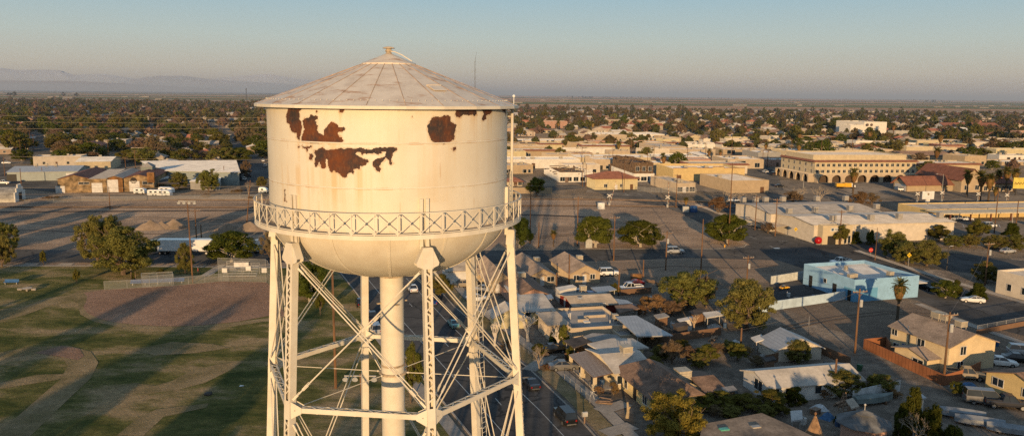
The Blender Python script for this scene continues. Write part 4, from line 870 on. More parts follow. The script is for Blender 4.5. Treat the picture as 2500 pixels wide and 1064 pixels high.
def car(kind, x, y, rz, colr, label, group=None, name=None, s=1.0, X=None):
    S = CARS[kind]; pm = CP[colr]
    X, Y = X or G(x, y); cat = {'sedan':'car','coupe':'car','suv':'suv','pickup':'pickup','van':'van'}[kind]
    o = thing(name or {'sedan':'parked_car','coupe':'parked_car','suv':'parked_suv','pickup':'pickup_truck','van':'parked_van'}[kind], label, cat, (X, Y, .12), rz, group); o.scale = (s,)*3
    b = MB(); secs = []
    for (a, hw, z0, z1) in S['st']:
        secs.append([(a,-hw*.93,z0),(a,-hw,z0+(z1-z0)*.35),(a,-hw*.985,z0+(z1-z0)*.75),(a,-hw*.9,z1),(a,0,z1+.025),(a,hw*.9,z1),(a,hw*.985,z0+(z1-z0)*.75),(a,hw,z0+(z1-z0)*.35),(a,hw*.93,z0)])
    loft(b, secs)
    g0, g1, g2, g3 = S['gh']; rz_ = S['rz']; zb = S['st'][3][3]-.02; wb, wt = S['st'][3][1]*.90, S['st'][3][1]*.70
    # roof panel and pillars in body colour
    b.box(g2+.05, g1-.05, -wt, wt, rz_-.05, rz_)
    for sy in (-1, 1):
        for (xa, xb_) in ((g0, g1), ((g0+g3)/2-.1, (g1+g2)/2-.1), (g3, g2)): b.bar((xa, sy*wb, zb), (xb_, sy*wt, rz_-.03), .09, .05)
    b.build('body', pm, o, smooth=False)
    g = MB(); e = .015
    g.add([(g0-e,-wb+e,zb),(g1-e,-wt+e,rz_-.04),(g1-e,wt-e,rz_-.04),(g0-e,wb-e,zb),(g3+e,-wb+e,zb),(g2+e,-wt+e,rz_-.04),(g2+e,wt-e,rz_-.04),(g3+e,wb-e,zb)], [(0,1,2,3),(7,6,5,4),(0,4,5,1),(3,2,6,7)])
    g.build('window_glass', CARGLASS, o)
    if 'bed' in S:
        q = MB(); q.box(S['bed'][0], S['bed'][1], -.78, .78, 1.11, 1.135); q.build('cargo_bed', mat('bed_liner', (.025,.025,.025), .8), o)
        q = MB()
        for sy in (-1, 1): q.box(S['bed'][0], S['bed'][1], sy*.86-.07, sy*.86+.07, 1.08, 1.28)
        q.box(S['bed'][0]-.04, S['bed'][0]+.06, -.9, .9, 1.08, 1.28); q.build('bed_rail', pm, o)
    for sx in (-1, 1):
        for sy in (-1, 1):
            wx, wy, r = sx*S['wx'], sy*(S['st'][3][1]-.11), S['wr']
            t = MB(); t.lathe([(r*.62,-.11),(r,-.11),(r,.11),(r*.62,.11)], 16); t.v = [(wx+p[0], wy+p[2], r+p[1]-.1) for p in t.v]; wh = t.build('wheel', TYRE, o)
            t = MB(); t.lathe([(.01,-.085),(r*.64,-.085),(r*.64,.085),(.01,.085)], 12); t.v = [(wx+p[0], wy+p[2], r+p[1]-.1) for p in t.v]; t.build('rim', RIM, wh)
    xf, xr = S['st'][-1][0], S['st'][0][0]; zf, zr = S['st'][-1][3], S['st'][0][3]
    for sy in (-1, 1):
        h = MB(); h.box(xf-.14, xf-.0, sy*.55-.16, sy*.55+.16, zf-.12, zf+.03); h.build('headlight', HEADL, o)
        h = MB(); h.box(xr+.0-.02, xr+.12, sy*.62-.1, sy*.62+.1, zr-.24, zr-.02); h.build('taillight', TAILL, o)
    q = MB(); q.box(xf-.1, xf+.06, -.6, .6, .34, .48); q.box(xr-.06, xr+.1, -.62, .62, .36, .5); q.build('bumper', CHROME, o)
    return o

# ------------------------------------------------------------------ poles and wires
WOOD = mat('pole_wood', (.19,.105,.055), .9, .35, 1.2, stretch=(3,3,.3)); STEEL = mat('pole_steel', (.38,.37,.35), .5, .2, 1, metal=.3); GREYBOX = mat('transformer_grey', (.42,.42,.40), .5, .15, 2); DARKSTEEL = mat('dark_steel', (.06,.055,.05), .6)
ARMW = mat('crossarm_wood', (.30,.20,.13), .9, .3, 1.5)
POLETOP = {}
def pole(xb, yb, yt, label, arms=1, rz=R(16), transformer=False, m=None, r=.18, group='wooden utility poles', name='utility_pole', cat='utility pole', xt=None):
    X, Y = G(xb, yb); h_ = zat(X, Y, yt); o = thing(name, label, cat, (X, Y, 0), rz, group)
    dx = 0
    if xt is not None: dx = AT(xt, yt, Y)[0] - X
    c_, s_ = math.cos(rz), math.sin(rz); tx, ty = dx*c_, -dx*s_
    b = MB(); b.tube([(0,0,-.3),(tx*.5,ty*.5,h_/2),(tx,ty,h_)], r, 8, r*.68); b.build('shaft', m or WOOD, o, smooth=True)
    for k in range(arms):
        z = h_ - .45 - k*1.0; b = MB(); b.bar((tx-1.35,ty-.12,z), (tx+1.35,ty-.12,z), .12, .14)
        for sx in (-1, 1): b.bar((tx+sx*.7,ty-.12,z-.05), (tx,ty-.12,z-.75), .04)
        cr = b.build('crossarm', ARMW, o); b = MB()
        for q in (-1.25,-.65,.65,1.25): b.tube([(tx+q,ty-.12,z+.06),(tx+q,ty-.12,z+.28)], .055, 6, .03)
        b.build('insulator', GREYBOX, cr)
    if transformer: b = MB(); b.lathe([(.01,h_-2.9),(.27,h_-2.9),(.27,h_-1.8),(.2,h_-1.72),(.01,h_-1.72)], 12, (tx+.1, ty-.45)); b.build('transformer', GREYBOX, o, smooth=False)
    POLETOP[(xb, yb)] = (X+dx, Y, h_-.3); return o
WIRE = mat('wire', (.15,.14,.13), .6)
WIREL = mat('bright_wire', (.30,.26,.20), .5)
def wire(p, q, label, sag=.6, r=.02, m=None, group='overhead power lines', name='power_line'):
    p, q = Vector(p), Vector(q); pts = [p.lerp(q, i/14) - Vector((0,0,sag*4*(i/14)*(1-i/14))) for i in range(15)]
    b = MB(); b.tube(pts, r, 4); return tag(b.build(name, m or WIRE), label, 'power line', group)
# ------------------------------------------------------------------ buildings
def W(name, c, **k): return mat('wall_'+name, c, .85, k.pop('var', .10), k.pop('scale', .6), fine=.08, **k)
WL = {'cream': W('cream',(.52,.44,.30)), 'tan': W('tan',(.42,.33,.22)), 'beige': W('beige',(.46,.38,.28)), 'white': W('white',(.66,.63,.57)), 'yellow': W('yellow',(.58,.45,.22)), 'paleyellow': W('paleyellow',(.55,.48,.30)),
      'grey': W('grey',(.33,.32,.30)), 'housecream': W('housecream',(.56,.45,.28)), 'sage': W('sage',(.25,.28,.26)), 'pink': W('pink',(.45,.28,.21)), 'red': W('red',(.16,.025,.018)), 'blue': W('blue',(.25,.43,.60)), 'brown': W('brown',(.17,.10,.06)), 'stone': W('stone',(.48,.39,.28)), 'pale': W('pale',(.57,.51,.42)), 'dark': W('dark',(.06,.05,.045))}
WL['char'] = mat('wall_char', (.19,.125,.075), .95, .6, 1.2, c2=(.035,.026,.02))
WL['wood'] = stripes('wall_plank', (.40,.28,.15), (.22,.14,.07), 'Z', .28, .85, duty=.10, var=.5)
WL['rustwood'] = stripes('wall_rust_plank', (.34,.17,.06), (.18,.08,.03), 'Z', .28, .85, duty=.10, var=.4)
WL['siding'] = stripes('wall_siding', (.62,.60,.56), (.46,.44,.41), 'Z', .25, .7, duty=.12)
WL['ysiding'] = stripes('wall_yellow_siding', (.50,.44,.26), (.38,.33,.2), 'Z', .25, .7, duty=.12)
WL['metal'] = stripes('wall_metal', (.27,.31,.30), (.20,.23,.22), 'X', .4, .5)
RF = {'shingle': mat('roof_shingle', (.27,.215,.175), .95, .22, .5, fine=.25), 'brown': mat('roof_brown', (.20,.135,.10), .95, .3, .6, fine=.3), 'grey': mat('roof_grey', (.27,.26,.25), .9, .2, .4, fine=.15), 'white': mat('roof_white', (.52,.51,.49), .85, .18, .25, fine=.08),
      'dark': mat('roof_dark', (.075,.065,.06), .95, .35, .5, fine=.25), 'tan': mat('roof_tan', (.40,.34,.27), .9, .22, .3, fine=.12), 'pale': mat('roof_pale', (.44,.41,.37), .9, .18, .3, fine=.1)}
RF['tile'] = stripes('roof_tile', (.22,.095,.062), (.13,.055,.035), 'X', .42, .85, duty=.2, var=.25)
RF['metal'] = stripes('roof_metal', (.36,.37,.38), (.24,.25,.26), 'X', .6, .45, metal=.15)
RF['rust'] = stripes('roof_rust', (.17,.07,.045), (.09,.04,.03), 'X', .6, .8, var=.4)
FRAME = mat('frame_white', (.62,.60,.56), .6); PANE = glass('window_pane'); TRIM = mat('trim_brown', (.13,.085,.06), .8); COOL = mat('cooler_tan', (.48,.42,.32), .7, .2, 2); COOLS = mat('cooler_slats', (.26,.235,.19), .8); VENTM = mat('roof_vent_metal', (.5,.48,.45), .5)
DOORS = {'white': mat('door_white', (.6,.58,.55), .6), 'brown': mat('door_brown', (.12,.06,.03), .7), 'dark': mat('door_dark', (.03,.028,.026), .6), 'blue': mat('door_blue', (.05,.12,.25), .6)}
def foot(near, xl, xr, mode='L', ang=16.0, w=None, d=None):
    N = G(*near); B = (math.cos(R(ang)), math.sin(R(ang))); A = (-B[1], B[0])
    if mode == 'L':
        w = w or along(N, B, xr); d = d or along(N, A, xl); return N, w, d
    w = w or along(N, (-B[0], -B[1]), xl); d = d or along(N, A, xr); return (N[0]-w*B[0], N[1]-w*B[1]), w, d
def block(o, w, d, h, roof='flat', wall='beige', rm='grey', rise=None, over=.45, par=.55, x0=0.0, y0=0.0, z0=0.0, trim=None, th=.16):
    """one volume of a building: walls and roof as parts of o"""
    wm = WL[wall] if isinstance(wall, str) else wall; r = RF[rm] if isinstance(rm, str) else rm; x1, y1 = x0+w, y0+d; zt = z0+h; rise = .22*min(w,d) if rise is None else rise
    b = MB()
    if roof == 'gable_x':
        m = (y0+y1)/2; b.add([(x0,y0,z0),(x1,y0,z0),(x1,y1,z0),(x0,y1,z0),(x0,y0,zt),(x1,y0,zt),(x1,y1,zt),(x0,y1,zt),(x0,m,zt+rise),(x1,m,zt+rise)], [(0,1,5,4),(2,3,7,6),(1,2,6,9,5),(3,0,4,8,7)])
    elif roof == 'gable_y':
        m = (x0+x1)/2; b.add([(x0,y0,z0),(x1,y0,z0),(x1,y1,z0),(x0,y1,z0),(x0,y0,zt),(x1,y0,zt),(x1,y1,zt),(x0,y1,zt),(m,y0,zt+rise),(m,y1,zt+rise)], [(0,1,5,8,4),(2,3,7,9,6),(1,2,6,5),(3,0,4,7)])
    elif roof == 'flat':
        hp = zt; t = .22
        b.add([(x0,y0,z0),(x1,y0,z0),(x1,y1,z0),(x0,y1,z0),(x0,y0,hp),(x1,y0,hp),(x1,y1,hp),(x0,y1,hp),(x0+t,y0+t,hp),(x1-t,y0+t,hp),(x1-t,y1-t,hp),(x0+t,y1-t,hp),(x0+t,y0+t,hp-par),(x1-t,y0+t,hp-par),(x1-t,y1-t,hp-par),(x0+t,y1-t,hp-par)],
              [(0,1,5,4),(1,2,6,5),(2,3,7,6),(3,0,4,7),(4,5,9,8),(5,6,10,9),(6,7,11,10),(7,4,8,11),(8,9,13,12),(9,10,14,13),(10,11,15,14),(11,8,12,15)])
    else: b.add([(x0,y0,z0),(x1,y0,z0),(x1,y1,z0),(x0,y1,z0),(x0,y0,zt),(x1,y0,zt),(x1,y1,zt),(x0,y1,zt)], [(0,1,5,4),(1,2,6,5),(2,3,7,6),(3,0,4,7)])
    wl = b.build('wall', wm, o); q = MB(); e = over
    if roof == 'gable_x':
        k = rise/((y1-y0)/2); zz = zt+.06
        q.slab([(x0-e,y0-e,zz-k*e),(x1+e,y0-e,zz-k*e),(x1+e,m,zz+rise),(x0-e,m,zz+rise)], th); q.slab([(x0-e,m,zz+rise),(x1+e,m,zz+rise),(x1+e,y1+e,zz-k*e),(x0-e,y1+e,zz-k*e)], th)
    elif roof == 'gable_y':
        k = rise/((x1-x0)/2); zz = zt+.06
        q.slab([(x0-e,y0-e,zz-k*e),(m,y0-e,zz+rise),(m,y1+e,zz+rise),(x0-e,y1+e,zz-k*e)], th); q.slab([(m,y0-e,zz+rise),(x1+e,y0-e,zz-k*e),(x1+e,y1+e,zz-k*e),(m,y1+e,zz+rise)], th)
    elif roof == 'hip':
        m, i = (y0+y1)/2, min(d,w)/2; zz = zt+.03
        if w >= d: R0, R1 = (x0+i, m, zz+rise), (x1-i, m, zz+rise)
        else: m2 = (x0+x1)/2; R0, R1 = (m2, y0+i, zz+rise), (m2, y1-i, zz+rise)
        c = [(x0-e,y0-e,zz-.1),(x1+e,y0-e,zz-.1),(x1+e,y1+e,zz-.1),(x0-e,y1+e,zz-.1)]
        if w >= d: q.slab([c[0],c[1],R1,R0], th) if w > d+.1 else q.slab([c[0],c[1],R0], th); q.slab([c[1],c[2],R1], th); q.slab([c[2],c[3],R0,R1], th) if w > d+.1 else q.slab([c[2],c[3],R0], th); q.slab([c[3],c[0],R0], th)
        else: q.slab([c[0],c[1],R0], th); q.slab([c[1],c[2],R1,R0], th); q.slab([c[2],c[3],R1], th); q.slab([c[3],c[0],R0,R1], th)
    elif roof == 'flat': q.add([(x0+.2,y0+.2,zt-par+.01),(x1-.2,y0+.2,zt-par+.01),(x1-.2,y1-.2,zt-par+.01),(x0+.2,y1-.2,zt-par+.01)], [(0,1,2,3)])
    elif roof == 'shed': q.slab([(x0-e,y0-e,zt+.06),(x1+e,y0-e,zt+.06),(x1+e,y1+e,zt+.06+rise),(x0-e,y1+e,zt+.06+rise)], th)
    elif roof == 'slab': q.box(x0-e, x1+e, y0-e, y1+e, zt, zt+.25)
    rf = q.build('roof', r, o)
    if trim:
        t = MB(); tm = RF.get(trim) or WL[trim]
        # a tiled skirt roof along the front and both sides
        t.slab([(x0-1.1,y0-1.1,zt-.9),(x1+1.1,y0-1.1,zt-.9),(x1+.02,y0-.02,zt),(x0-.02,y0-.02,zt)], .15)
        t.slab([(x0-1.1,y0-1.1,zt-.9),(x0-.02,y0-.02,zt),(x0-.02,y1,zt),(x0-1.1,y1,zt-.9)], .15); t.slab([(x1+1.1,y0-1.1,zt-.9),(x1+1.1,y1,zt-.9),(x1+.02,y1,zt),(x1+.02,y0-.02,zt)], .15)
        t.build('skirt_roof', tm, o)
    return wl, rf
def opening(o, face, u, z, w_, h_, W_, D_, kind='window', m=None, x0=0.0, y0=0.0, bars=True):
    """a window (frame with pane below it) or a door on a face of a volume W_ by D_; u is metres along the face"""
    b = MB(); p = MB()
    def bx(mb, ua, ub, za, zb, dep):
        if face == 'F': mb.box(x0+ua, x0+ub, y0-dep, y0+.05, za, zb)
        elif face == 'L': mb.box(x0-dep, x0+.05, y0+ua, y0+ub, za, zb)
        elif face == 'R': mb.box(x0+W_-.05, x0+W_+dep, y0+ua, y0+ub, za, zb)
    if kind == 'window':
        a, c = u-w_/2, u+w_/2; t = .09
        bx(b, a-t, c+t, z-t, z, .07); bx(b, a-t, c+t, z+h_, z+h_+t, .07); bx(b, a-t, a, z, z+h_, .065); bx(b, c, c+t, z, z+h_, .065)
        if bars and w_ > 1.0: bx(b, u-.04, u+.04, z, z+h_, .06)
        f = b.build('window', m or FRAME, o); bx(p, a, c, z, z+h_, .03); p.build('pane', PANE, f)
    else:
        bx(b, u-w_/2, u+w_/2, z, z+h_, .06); f = b.build('door', m or DOORS['white'], o)
        bx(p, u+w_/2-.14, u+w_/2-.08, z+.95, z+1.05, .11); p.build('handle', CHROME, f)
def cooler(o, x, y, z, s=1.1, h=.95, m=None):
    b = MB(); b.box(x-s/2,x+s/2,y-s/2,y+s/2,z+.18,z+h); b.box(x-s/2-.04,x+s/2+.04,y-s/2-.04,y+s/2+.04,z+h,z+h+.07); b.box(x-s/2-.03,x+s/2+.03,y-s/2-.03,y+s/2+.03,z+.12,z+.2)
    for sx in (-1,1):
        for sy in (-1,1): b.box(x+sx*s*.4-.03,x+sx*s*.4+.03,y+sy*s*.4-.03,y+sy*s*.4+.03,z-.3,z+.13)
    c = b.build('air_cooler', m or COOL, o); q = MB()
    for k in range(5):
        zz = z+.26+k*(h-.3)/5; q.box(x-s*.42,x+s*.42,y-s/2-.015,y-s/2+.01,zz,zz+.06); q.box(x-s/2-.015,x-s/2+.01,y-s*.42,y+s*.42,zz,zz+.06)
    q.build('grille', COOLS, c)
def vent(o, x, y, z, h=.6, r=.09): b = MB(); b.tube([(x,y,z-.1),(x,y,z+h)], r, 8); b.tube([(x,y,z+h),(x,y,z+h+.08)], r*1.7, 8); b.build('vent_pipe', VENTM, o)
def bld(name, label, near, xl, xr, yt, mode='L', ang=16.0, roof='flat', wall='beige', rm='grey', apex=None, rise=None, over=.45, par=.55, w=None, d=None, h=None, trim=None, cat='house', group=None, wins=(), doors=(), acs=(), vents=0):
    N, w, d = foot(near, xl, xr, mode, ang, w, d); Nn = G(*near); h = h or zat(Nn[0], Nn[1], yt)
    o = thing(name, label, cat, (N[0], N[1], 0), R(ang), group)
    B = (math.cos(R(ang)), math.sin(R(ang))); A = (-B[1], B[0])
    if apex is not None:
        if roof == 'gable_y': q = (N[0]+B[0]*w/2, N[1]+B[1]*w/2)
        elif roof == 'gable_x': q = (N[0]+A[0]*d/2+(B[0]*w if mode == 'R' else 0), N[1]+A[1]*d/2+(B[1]*w if mode == 'R' else 0))
        else: q = (N[0]+A[0]*d/2+B[0]*w/2, N[1]+A[1]*d/2+B[1]*w/2)
        rise = max(.3, zat(q[0], q[1], apex) - h)
    block(o, w, d, h, roof, wall, rm, rise, over, par, trim=trim)
    for ws in wins:
        face, n, z, ww, hh = ws[:5]; Ls = w if face == 'F' else d
        for k in range(n):
            u = Ls*(k+.5)/n if len(ws) < 6 else Ls*ws[5]
            opening(o, face, u, z, min(ww, Ls*.8/n), hh, w, d)
    for dd in doors: face, f, ww, hh, m = dd; opening(o, face, (w if face == 'F' else d)*f, .05, ww, hh, w, d, 'door', DOORS[m])
    for fx, fy, zz, s in acs: cooler(o, w*fx, d*fy, h + zz, s)
    rnd = random.Random(int(near[0]*7+near[1]))
    for k in range(vents): vent(o, w*rnd.uniform(.15,.85), d*rnd.uniform(.15,.85), h - (par if roof == 'flat' else -.2), rnd.uniform(.3,.7))
    o['_dims'] = (w, d, h); return o
def dims(o): return tuple(o['_dims'])
def roofpoly(name, label, pts, z, wall=None, rm='grey', th=.2, inset=.5, posts=False, cat='building', par=0.0, group=None, zs=None):
    """a building known by its roof outline, read at height z; walls inset below, or posts"""
    P3 = [(*G(x, y, (zs[i] if zs else z)), (zs[i] if zs else z)) for i, (x, y) in enumerate(pts)]; cx_ = sum(p[0] for p in P3)/len(P3); cy_ = sum(p[1] for p in P3)/len(P3)
    o = thing(name, label, cat, (cx_, cy_, 0), 0, group); L_ = [(p[0]-cx_, p[1]-cy_, p[2]) for p in P3]
    b = MB(); b.slab(L_, th)
    if par:
        for p, q in zip(L_, L_[1:]+L_[:1]): b.bar((p[0],p[1],p[2]+par/2-.05), (q[0],q[1],q[2]+par/2-.05), .22, par)
    b.build('roof', RF[rm] if isinstance(rm, str) else rm, o)
    k = lambda p: (p[0]*(1-inset/max(.1,math.hypot(p[0],p[1]))), p[1]*(1-inset/max(.1,math.hypot(p[0],p[1]))))
    if wall:
        b = MB(); n = len(L_); vs = [(*k(p), 0) for p in L_] + [(*k(p), p[2]-th-.01) for p in L_]; b.add(vs, [(i,(i+1)%n,n+(i+1)%n,n+i) for i in range(n)]); b.build('wall', WL[wall] if isinstance(wall, str) else wall, o)
    if posts:
        for p in L_: b = MB(); q = k(p); b.bar((*q,0),(*q,p[2]-th),.12); b.build('post', STEEL if posts is True else posts, o)
    return o
def wallline(name, label, pts, h, m, th=.2, cat='wall', group=None):
    P2 = [G(*p) for p in pts]; o_ = P2[0]; b = MB()
    for p, q in zip(P2, P2[1:]): b.bar((p[0]-o_[0], p[1]-o_[1], h/2-.05), (q[0]-o_[0], q[1]-o_[1], h/2-.05), th, h+.1)
    o = b.build(name, m, loc=(*o_, 0)); return tag(o, label, cat, group)
CHAIN = None
def chainmat():
    global CHAIN
    if CHAIN: return CHAIN
    m = bpy.data.materials.new('chain_link'); m.use_nodes = True; t = m.node_tree; N = t.nodes; L = t.links; b = N['Principled BSDF']; b.inputs['Base Color'].default_value = (.30,.31,.31,1); b.inputs['Roughness'].default_value = .5
    tr = N.new('ShaderNodeBsdfTransparent'); mx = N.new('ShaderNodeMixShader'); mx.inputs[0].default_value = .22; L.new(tr.outputs[0], mx.inputs[1]); L.new(b.outputs[0], mx.inputs[2]); L.new(mx.outputs[0], N['Material Output'].inputs[0]); CHAIN = m; return m
def chainfence(label, pts, h, step=3.0, group='chain-link fences', name='chain_link_fence', P2=None):
    P2 = P2 or [G(*p) for p in pts]; o = thing(name, label, 'fence', (*P2[0], 0), 0, group); ox, oy = P2[0]; m = MB(); rl = MB()
    for p, q in zip(P2, P2[1:]):
        p = (p[0]-ox, p[1]-oy); q = (q[0]-ox, q[1]-oy); L_ = math.dist(p, q); n = max(1, round(L_/step))
        m.add([(*p,.05),(*q,.05),(*q,h),(*p,h)], [(0,1,2,3)]); rl.tube([(*p,h),(*q,h)], .035, 5)
        if h > 2.5: rl.tube([(*p,h/2),(*q,h/2)], .03, 5)
        for i in range(n+1):
            if i == 0 and p != (0,0): continue
            c = (p[0]+(q[0]-p[0])*i/n, p[1]+(q[1]-p[1])*i/n); b = MB(); b.tube([(*c,-.1),(*c,h+.05)], .04, 6); b.build('post', STEEL, o)
    m.build('mesh_panel', chainmat(), o); rl.build('top_rail', STEEL, o); return o
# ================================================================== the houses and lots beyond the tower street
tw = 'twin gabled cottages'
def porch_hood(o, u, z): b = MB(); b.slab([(u-.9,-.9,z),(u,-.9,z+.45),(u,0,z+.45),(u-.9,0,z)], .08); b.slab([(u,-.9,z+.45),(u+.9,-.9,z),(u+.9,0,z),(u,0,z+.45)], .08); b.build('porch_hood', RF['shingle'], o)
c = bld('gabled_cottage', 'tan gabled cottage with white door beside the parked white suv', (1392,694), 1345, 1464, 666, ang=14, roof='gable_y', wall='tan', rm='shingle', apex=646, group=tw, wins=(('F',1,.9,1.2,1.1,.2),('F',1,1.0,1.1,1.1,.75)), doors=(('F',.48,.95,2.1,'white'),), acs=((.7,.55,1.15,1.3),)); porch_hood(c, dims(c)[0]*.48, 2.35)
c = bld('gabled_cottage', 'tan gabled cottage with two wide windows behind the tower leg', (1290,699), 1243, 1359, 675, ang=14, roof='gable_y', wall='tan', rm='shingle', apex=655, group=tw, wins=(('F',1,.9,1.2,1.1,.16),('F',1,.9,1.6,1.1,.78)), doors=(('F',.48,.95,2.1,'white'),), acs=((.75,.6,1.0,1.3),)); porch_hood(c, dims(c)[0]*.48, 2.35)
c = bld('gabled_cottage', 'tan gabled cottage seen between the tower legs and its ladder', (1196,716), 1158, 1250, 689, ang=14, roof='gable_y', wall='tan', rm='shingle', apex=662, group=tw, wins=(('F',1,.9,1.5,1.1,.7),), doors=(('F',.35,.95,2.1,'white'),))
bld('white_shed', 'low white shed house in shadow behind the green street bush', (1092,700), 1085, 1152, 662, ang=14, roof='shed', wall='siding', rm='tan', rise=.6, d=7)
c = bld('brown_roof_house', 'house with dark brown gable roof, pink gable and swamp cooler', (1256,752), 1200, 1345, 724, ang=14, roof='gable_y', wall='pink', rm='brown', apex=703, acs=((.55,.5,1.4,1.5),), wins=(('F',1,1.6,.7,.7,.5),))
roofpoly('metal_carport', 'flat grey metal carport roof in front of the pink gable', [(1259,733),(1345,717),(1352,727),(1262,748)], 2.6, rm='metal', posts=True, cat='carport')
c = bld('yellow_house', 'pale yellow siding house with grey gable roof and window air conditioner', (1275,792), 1236, 1350, 760, ang=9, roof='gable_x', wall='ysiding', rm='pale', apex=734, wins=(('F',1,1.3,1.0,1.4,.18),('F',1,1.3,1.2,1.2,.78)))
w_, d_, h_ = dims(c); block(c, 5.5, 5, h_-.2, 'gable_y', 'ysiding', 'pale', 1.5, x0=-5.6, y0=-2.5); b = MB(); b.box(w_*.18-.3, w_*.18+.3, -.5, .05, 1.1, 1.55); b.build('window_cooler', GREYBOX, c)
c = bld('red_house', 'dark red bungalow with white window frames and tan roof', (1401,770), 1367, 1503, 746, ang=14, roof='gable_x', wall='red', rm='tan', rise=.8, wins=(('F',1,.8,1.3,1.3,.22),('F',1,.8,1.0,1.3,.68),('L',1,.7,.9,1.4,.2)), doors=(('L',.65,.9,2.1,'white'),), acs=((.55,.95,.7,1.2),)); b = MB(); b.lathe([(.02,0),(.45,.1),(.55,.2)], 12); b.build('satellite_dish', VENTM, c, loc=(1.6,1.2,dims(c)[2]+.9)); 
c = bld('flat_roof_house', 'beige stucco house with stepped parapet round its flat grey roof', (1394,838), 1342, 1533, 801, ang=14, roof='flat', wall='beige', rm='grey', par=.5, acs=((.93,.35,-.3,.9),), vents=3)
w_, d_, h_ = dims(c); b = MB(); b.box(w_*.28, w_*.45, d_*.38, d_*.41, h_-.5, h_-.05); b.box(w_*.45, w_*.47, d_*.38, d_*.55, h_-.5, h_-.05); b.box(w_*.47, w_*.85, d_*.55, d_*.575, h_-.5, h_-.05); b.build('inner_parapet', WL['beige'], c)
b = MB(); b.box(w_*.36, w_*.46, d_*.3, d_*.42, h_-.45, h_-.2); b.build('skylight', RF['white'], c); vent(c, w_*.2, d_*.55, h_-.4, 1.0, .14)
block(c, 4.5, 3.5, h_-.7, 'flat', 'beige', 'grey', par=.3, x0=w_*.72, y0=-3.5); block(c, 3.2, 7, 2.9, 'shed', 'beige', 'tan', .15, x0=-3.3, y0=2)
roofpoly('flat_carport', 'low grey carport roof leaning on the beige parapet house', [(1424,820),(1447,812),(1505,816),(1518,826),(1447,833)], 2.7, rm='grey', cat='carport', posts=True)
roofpoly('dark_carport', 'near black carport roof over a dark parked car', [(1376,830),(1424,819),(1447,832),(1401,848)], 2.5, rm='dark', posts=True, cat='carport')
roofpoly('patio_roof', 'wide pale metal patio roof sloping down behind the parapet house', [(1503,772),(1553,769),(1643,818),(1556,820)], 3, rm='metal', posts=True, cat='carport', zs=[3.4,3.2,2.5,2.7])
roofpoly('grey_roof_house', 'low house with weathered grey roll roof beside the arched gate', [(1434,838),(1492,825),(1545,825),(1585,848),(1470,859)], 3.2, 'cream', 'pale', inset=.9, cat='house')
b = thing('arched_gate', 'small orange wooden gate with arched top beside the grey roof house', 'gate', G(1418,872), R(16)); g = MB(); g.box(-1.6,-.55,0,.12,0,1.7); g.box(.55,1.3,0,.12,0,1.6); g.build('board_panel', WL['rustwood'], b); g = MB(); g.add([(-.5,.02,0),(.5,.02,0),(.5,.02,1.5),(.35,.02,1.8),(0,.02,1.95),(-.35,.02,1.8),(-.5,.02,1.5)], [tuple(range(7))]); g.build('door', mat('gate_orange', (.38,.17,.06), .8), b)
c = bld('porch_house', 'cream gabled house with brown striped porch roof on three square columns', (1503,951), 1436, 1592, 908, ang=16, roof='gable_x', wall='cream', rm='pale', apex=864, wins=(('F',1,.9,1.0,1.2,.12),('L',1,.9,1.4,1.3,.8)), acs=((.55,.35,1.5,1.5),))
w_, d_, h_ = dims(c); s = MB(); s.slab([(-3.4,d_*.02,h_-.55),(-.1,d_*.02,h_-.1),(-.1,d_*.98,h_-.1),(-3.4,d_*.98,h_-.55)], .12); s.build('porch_roof', stripes('porch_stripes', (.15,.09,.07), (.62,.55,.45), 'Y', .42, .7, duty=.28), c)
for f in (.04,.5,.96): s = MB(); s.box(-3.3,-2.85,d_*f-.22,d_*f+.22,0,h_-.6); s.box(-3.42,-2.73,d_*f-.34,d_*f+.34,0,.9); s.build('column', WL['cream'], c)
s = MB(); s.box(-3.3,0,0,d_,0,.25); s.build('porch_floor', CONC, c)
c = bld('hip_roof_house', 'yellow house under a big brown hipped roof beside the porch house', (1592,1013), 1508, 1700, 968, ang=16, roof='hip', wall='yellow', rm='brown', rise=2.3, over=.8, wins=(('L',1,.7,1.0,1.5,.9),('L',1,.7,1.0,1.5,.75),('L',1,.7,1.2,1.6,.2),('F',1,.7,1.2,1.6,.1)), doors=(('L',.48,1.0,2.1,'dark'),))
c = bld('back_annex', 'small stucco annex with low brown gable roof and tan box cooler', (1722,987), 1660, 1766, 954, ang=16, roof='gable_x', wall='cream', rm='brown', rise=.7)
cooler(c, -1.2, dims(c)[1]*.62, dims(c)[2]-.2, 1.9, 1.8)
c = bld('mobile_home', 'long white mobile home with grey roof and bay window', (1878,985), 1814, 2101, 944, ang=14, roof='gable_x', wall='siding', rm='pale', apex=905, wins=(('L',1,.9,2.0,1.5,.42),('F',1,.9,1.0,1.2,.06),('F',1,.9,1.0,1.2,.2),('F',1,.9,1.0,1.2,.52)), vents=4)
c = bld('small_gable_house', 'small white house with pale metal gable roof beside the dirt lot', (1893,884), 1851, 2004, 853, ang=12, roof='gable_y', wall='pale', rm='metal', apex=824, wins=(('F',1,1.0,1.0,1.0,.7),), doors=(('F',.35,.9,2.0,'white'),))
roofpoly('patio_awning', 'white flat patio awning on thin posts beside the small gable house', [(1833,823),(1858,815),(1870,826),(1846,834)], 2.4, rm='white', posts=True, cat='awning')
c = bld('two_storey_house', 'two storey tan house with grey brown gable roof inside an orange fence', (2312,911), 2171, 2424, 845, ang=19, roof='gable_y', wall='housecream', rm='shingle', apex=813, over=.42, wins=(('F',1,2.75,1.1,1.3,.30),('F',1,.5,1.1,1.2,.26),('L',1,3.0,1.1,.95,.93),('L',1,2.7,1.4,1.2,.46),('L',1,.7,1.1,1.0,.88)), acs=((.55,.62,2.1,1.6),(.55,.5,2.1,1.3),(.6,.28,1.7,1.3)))
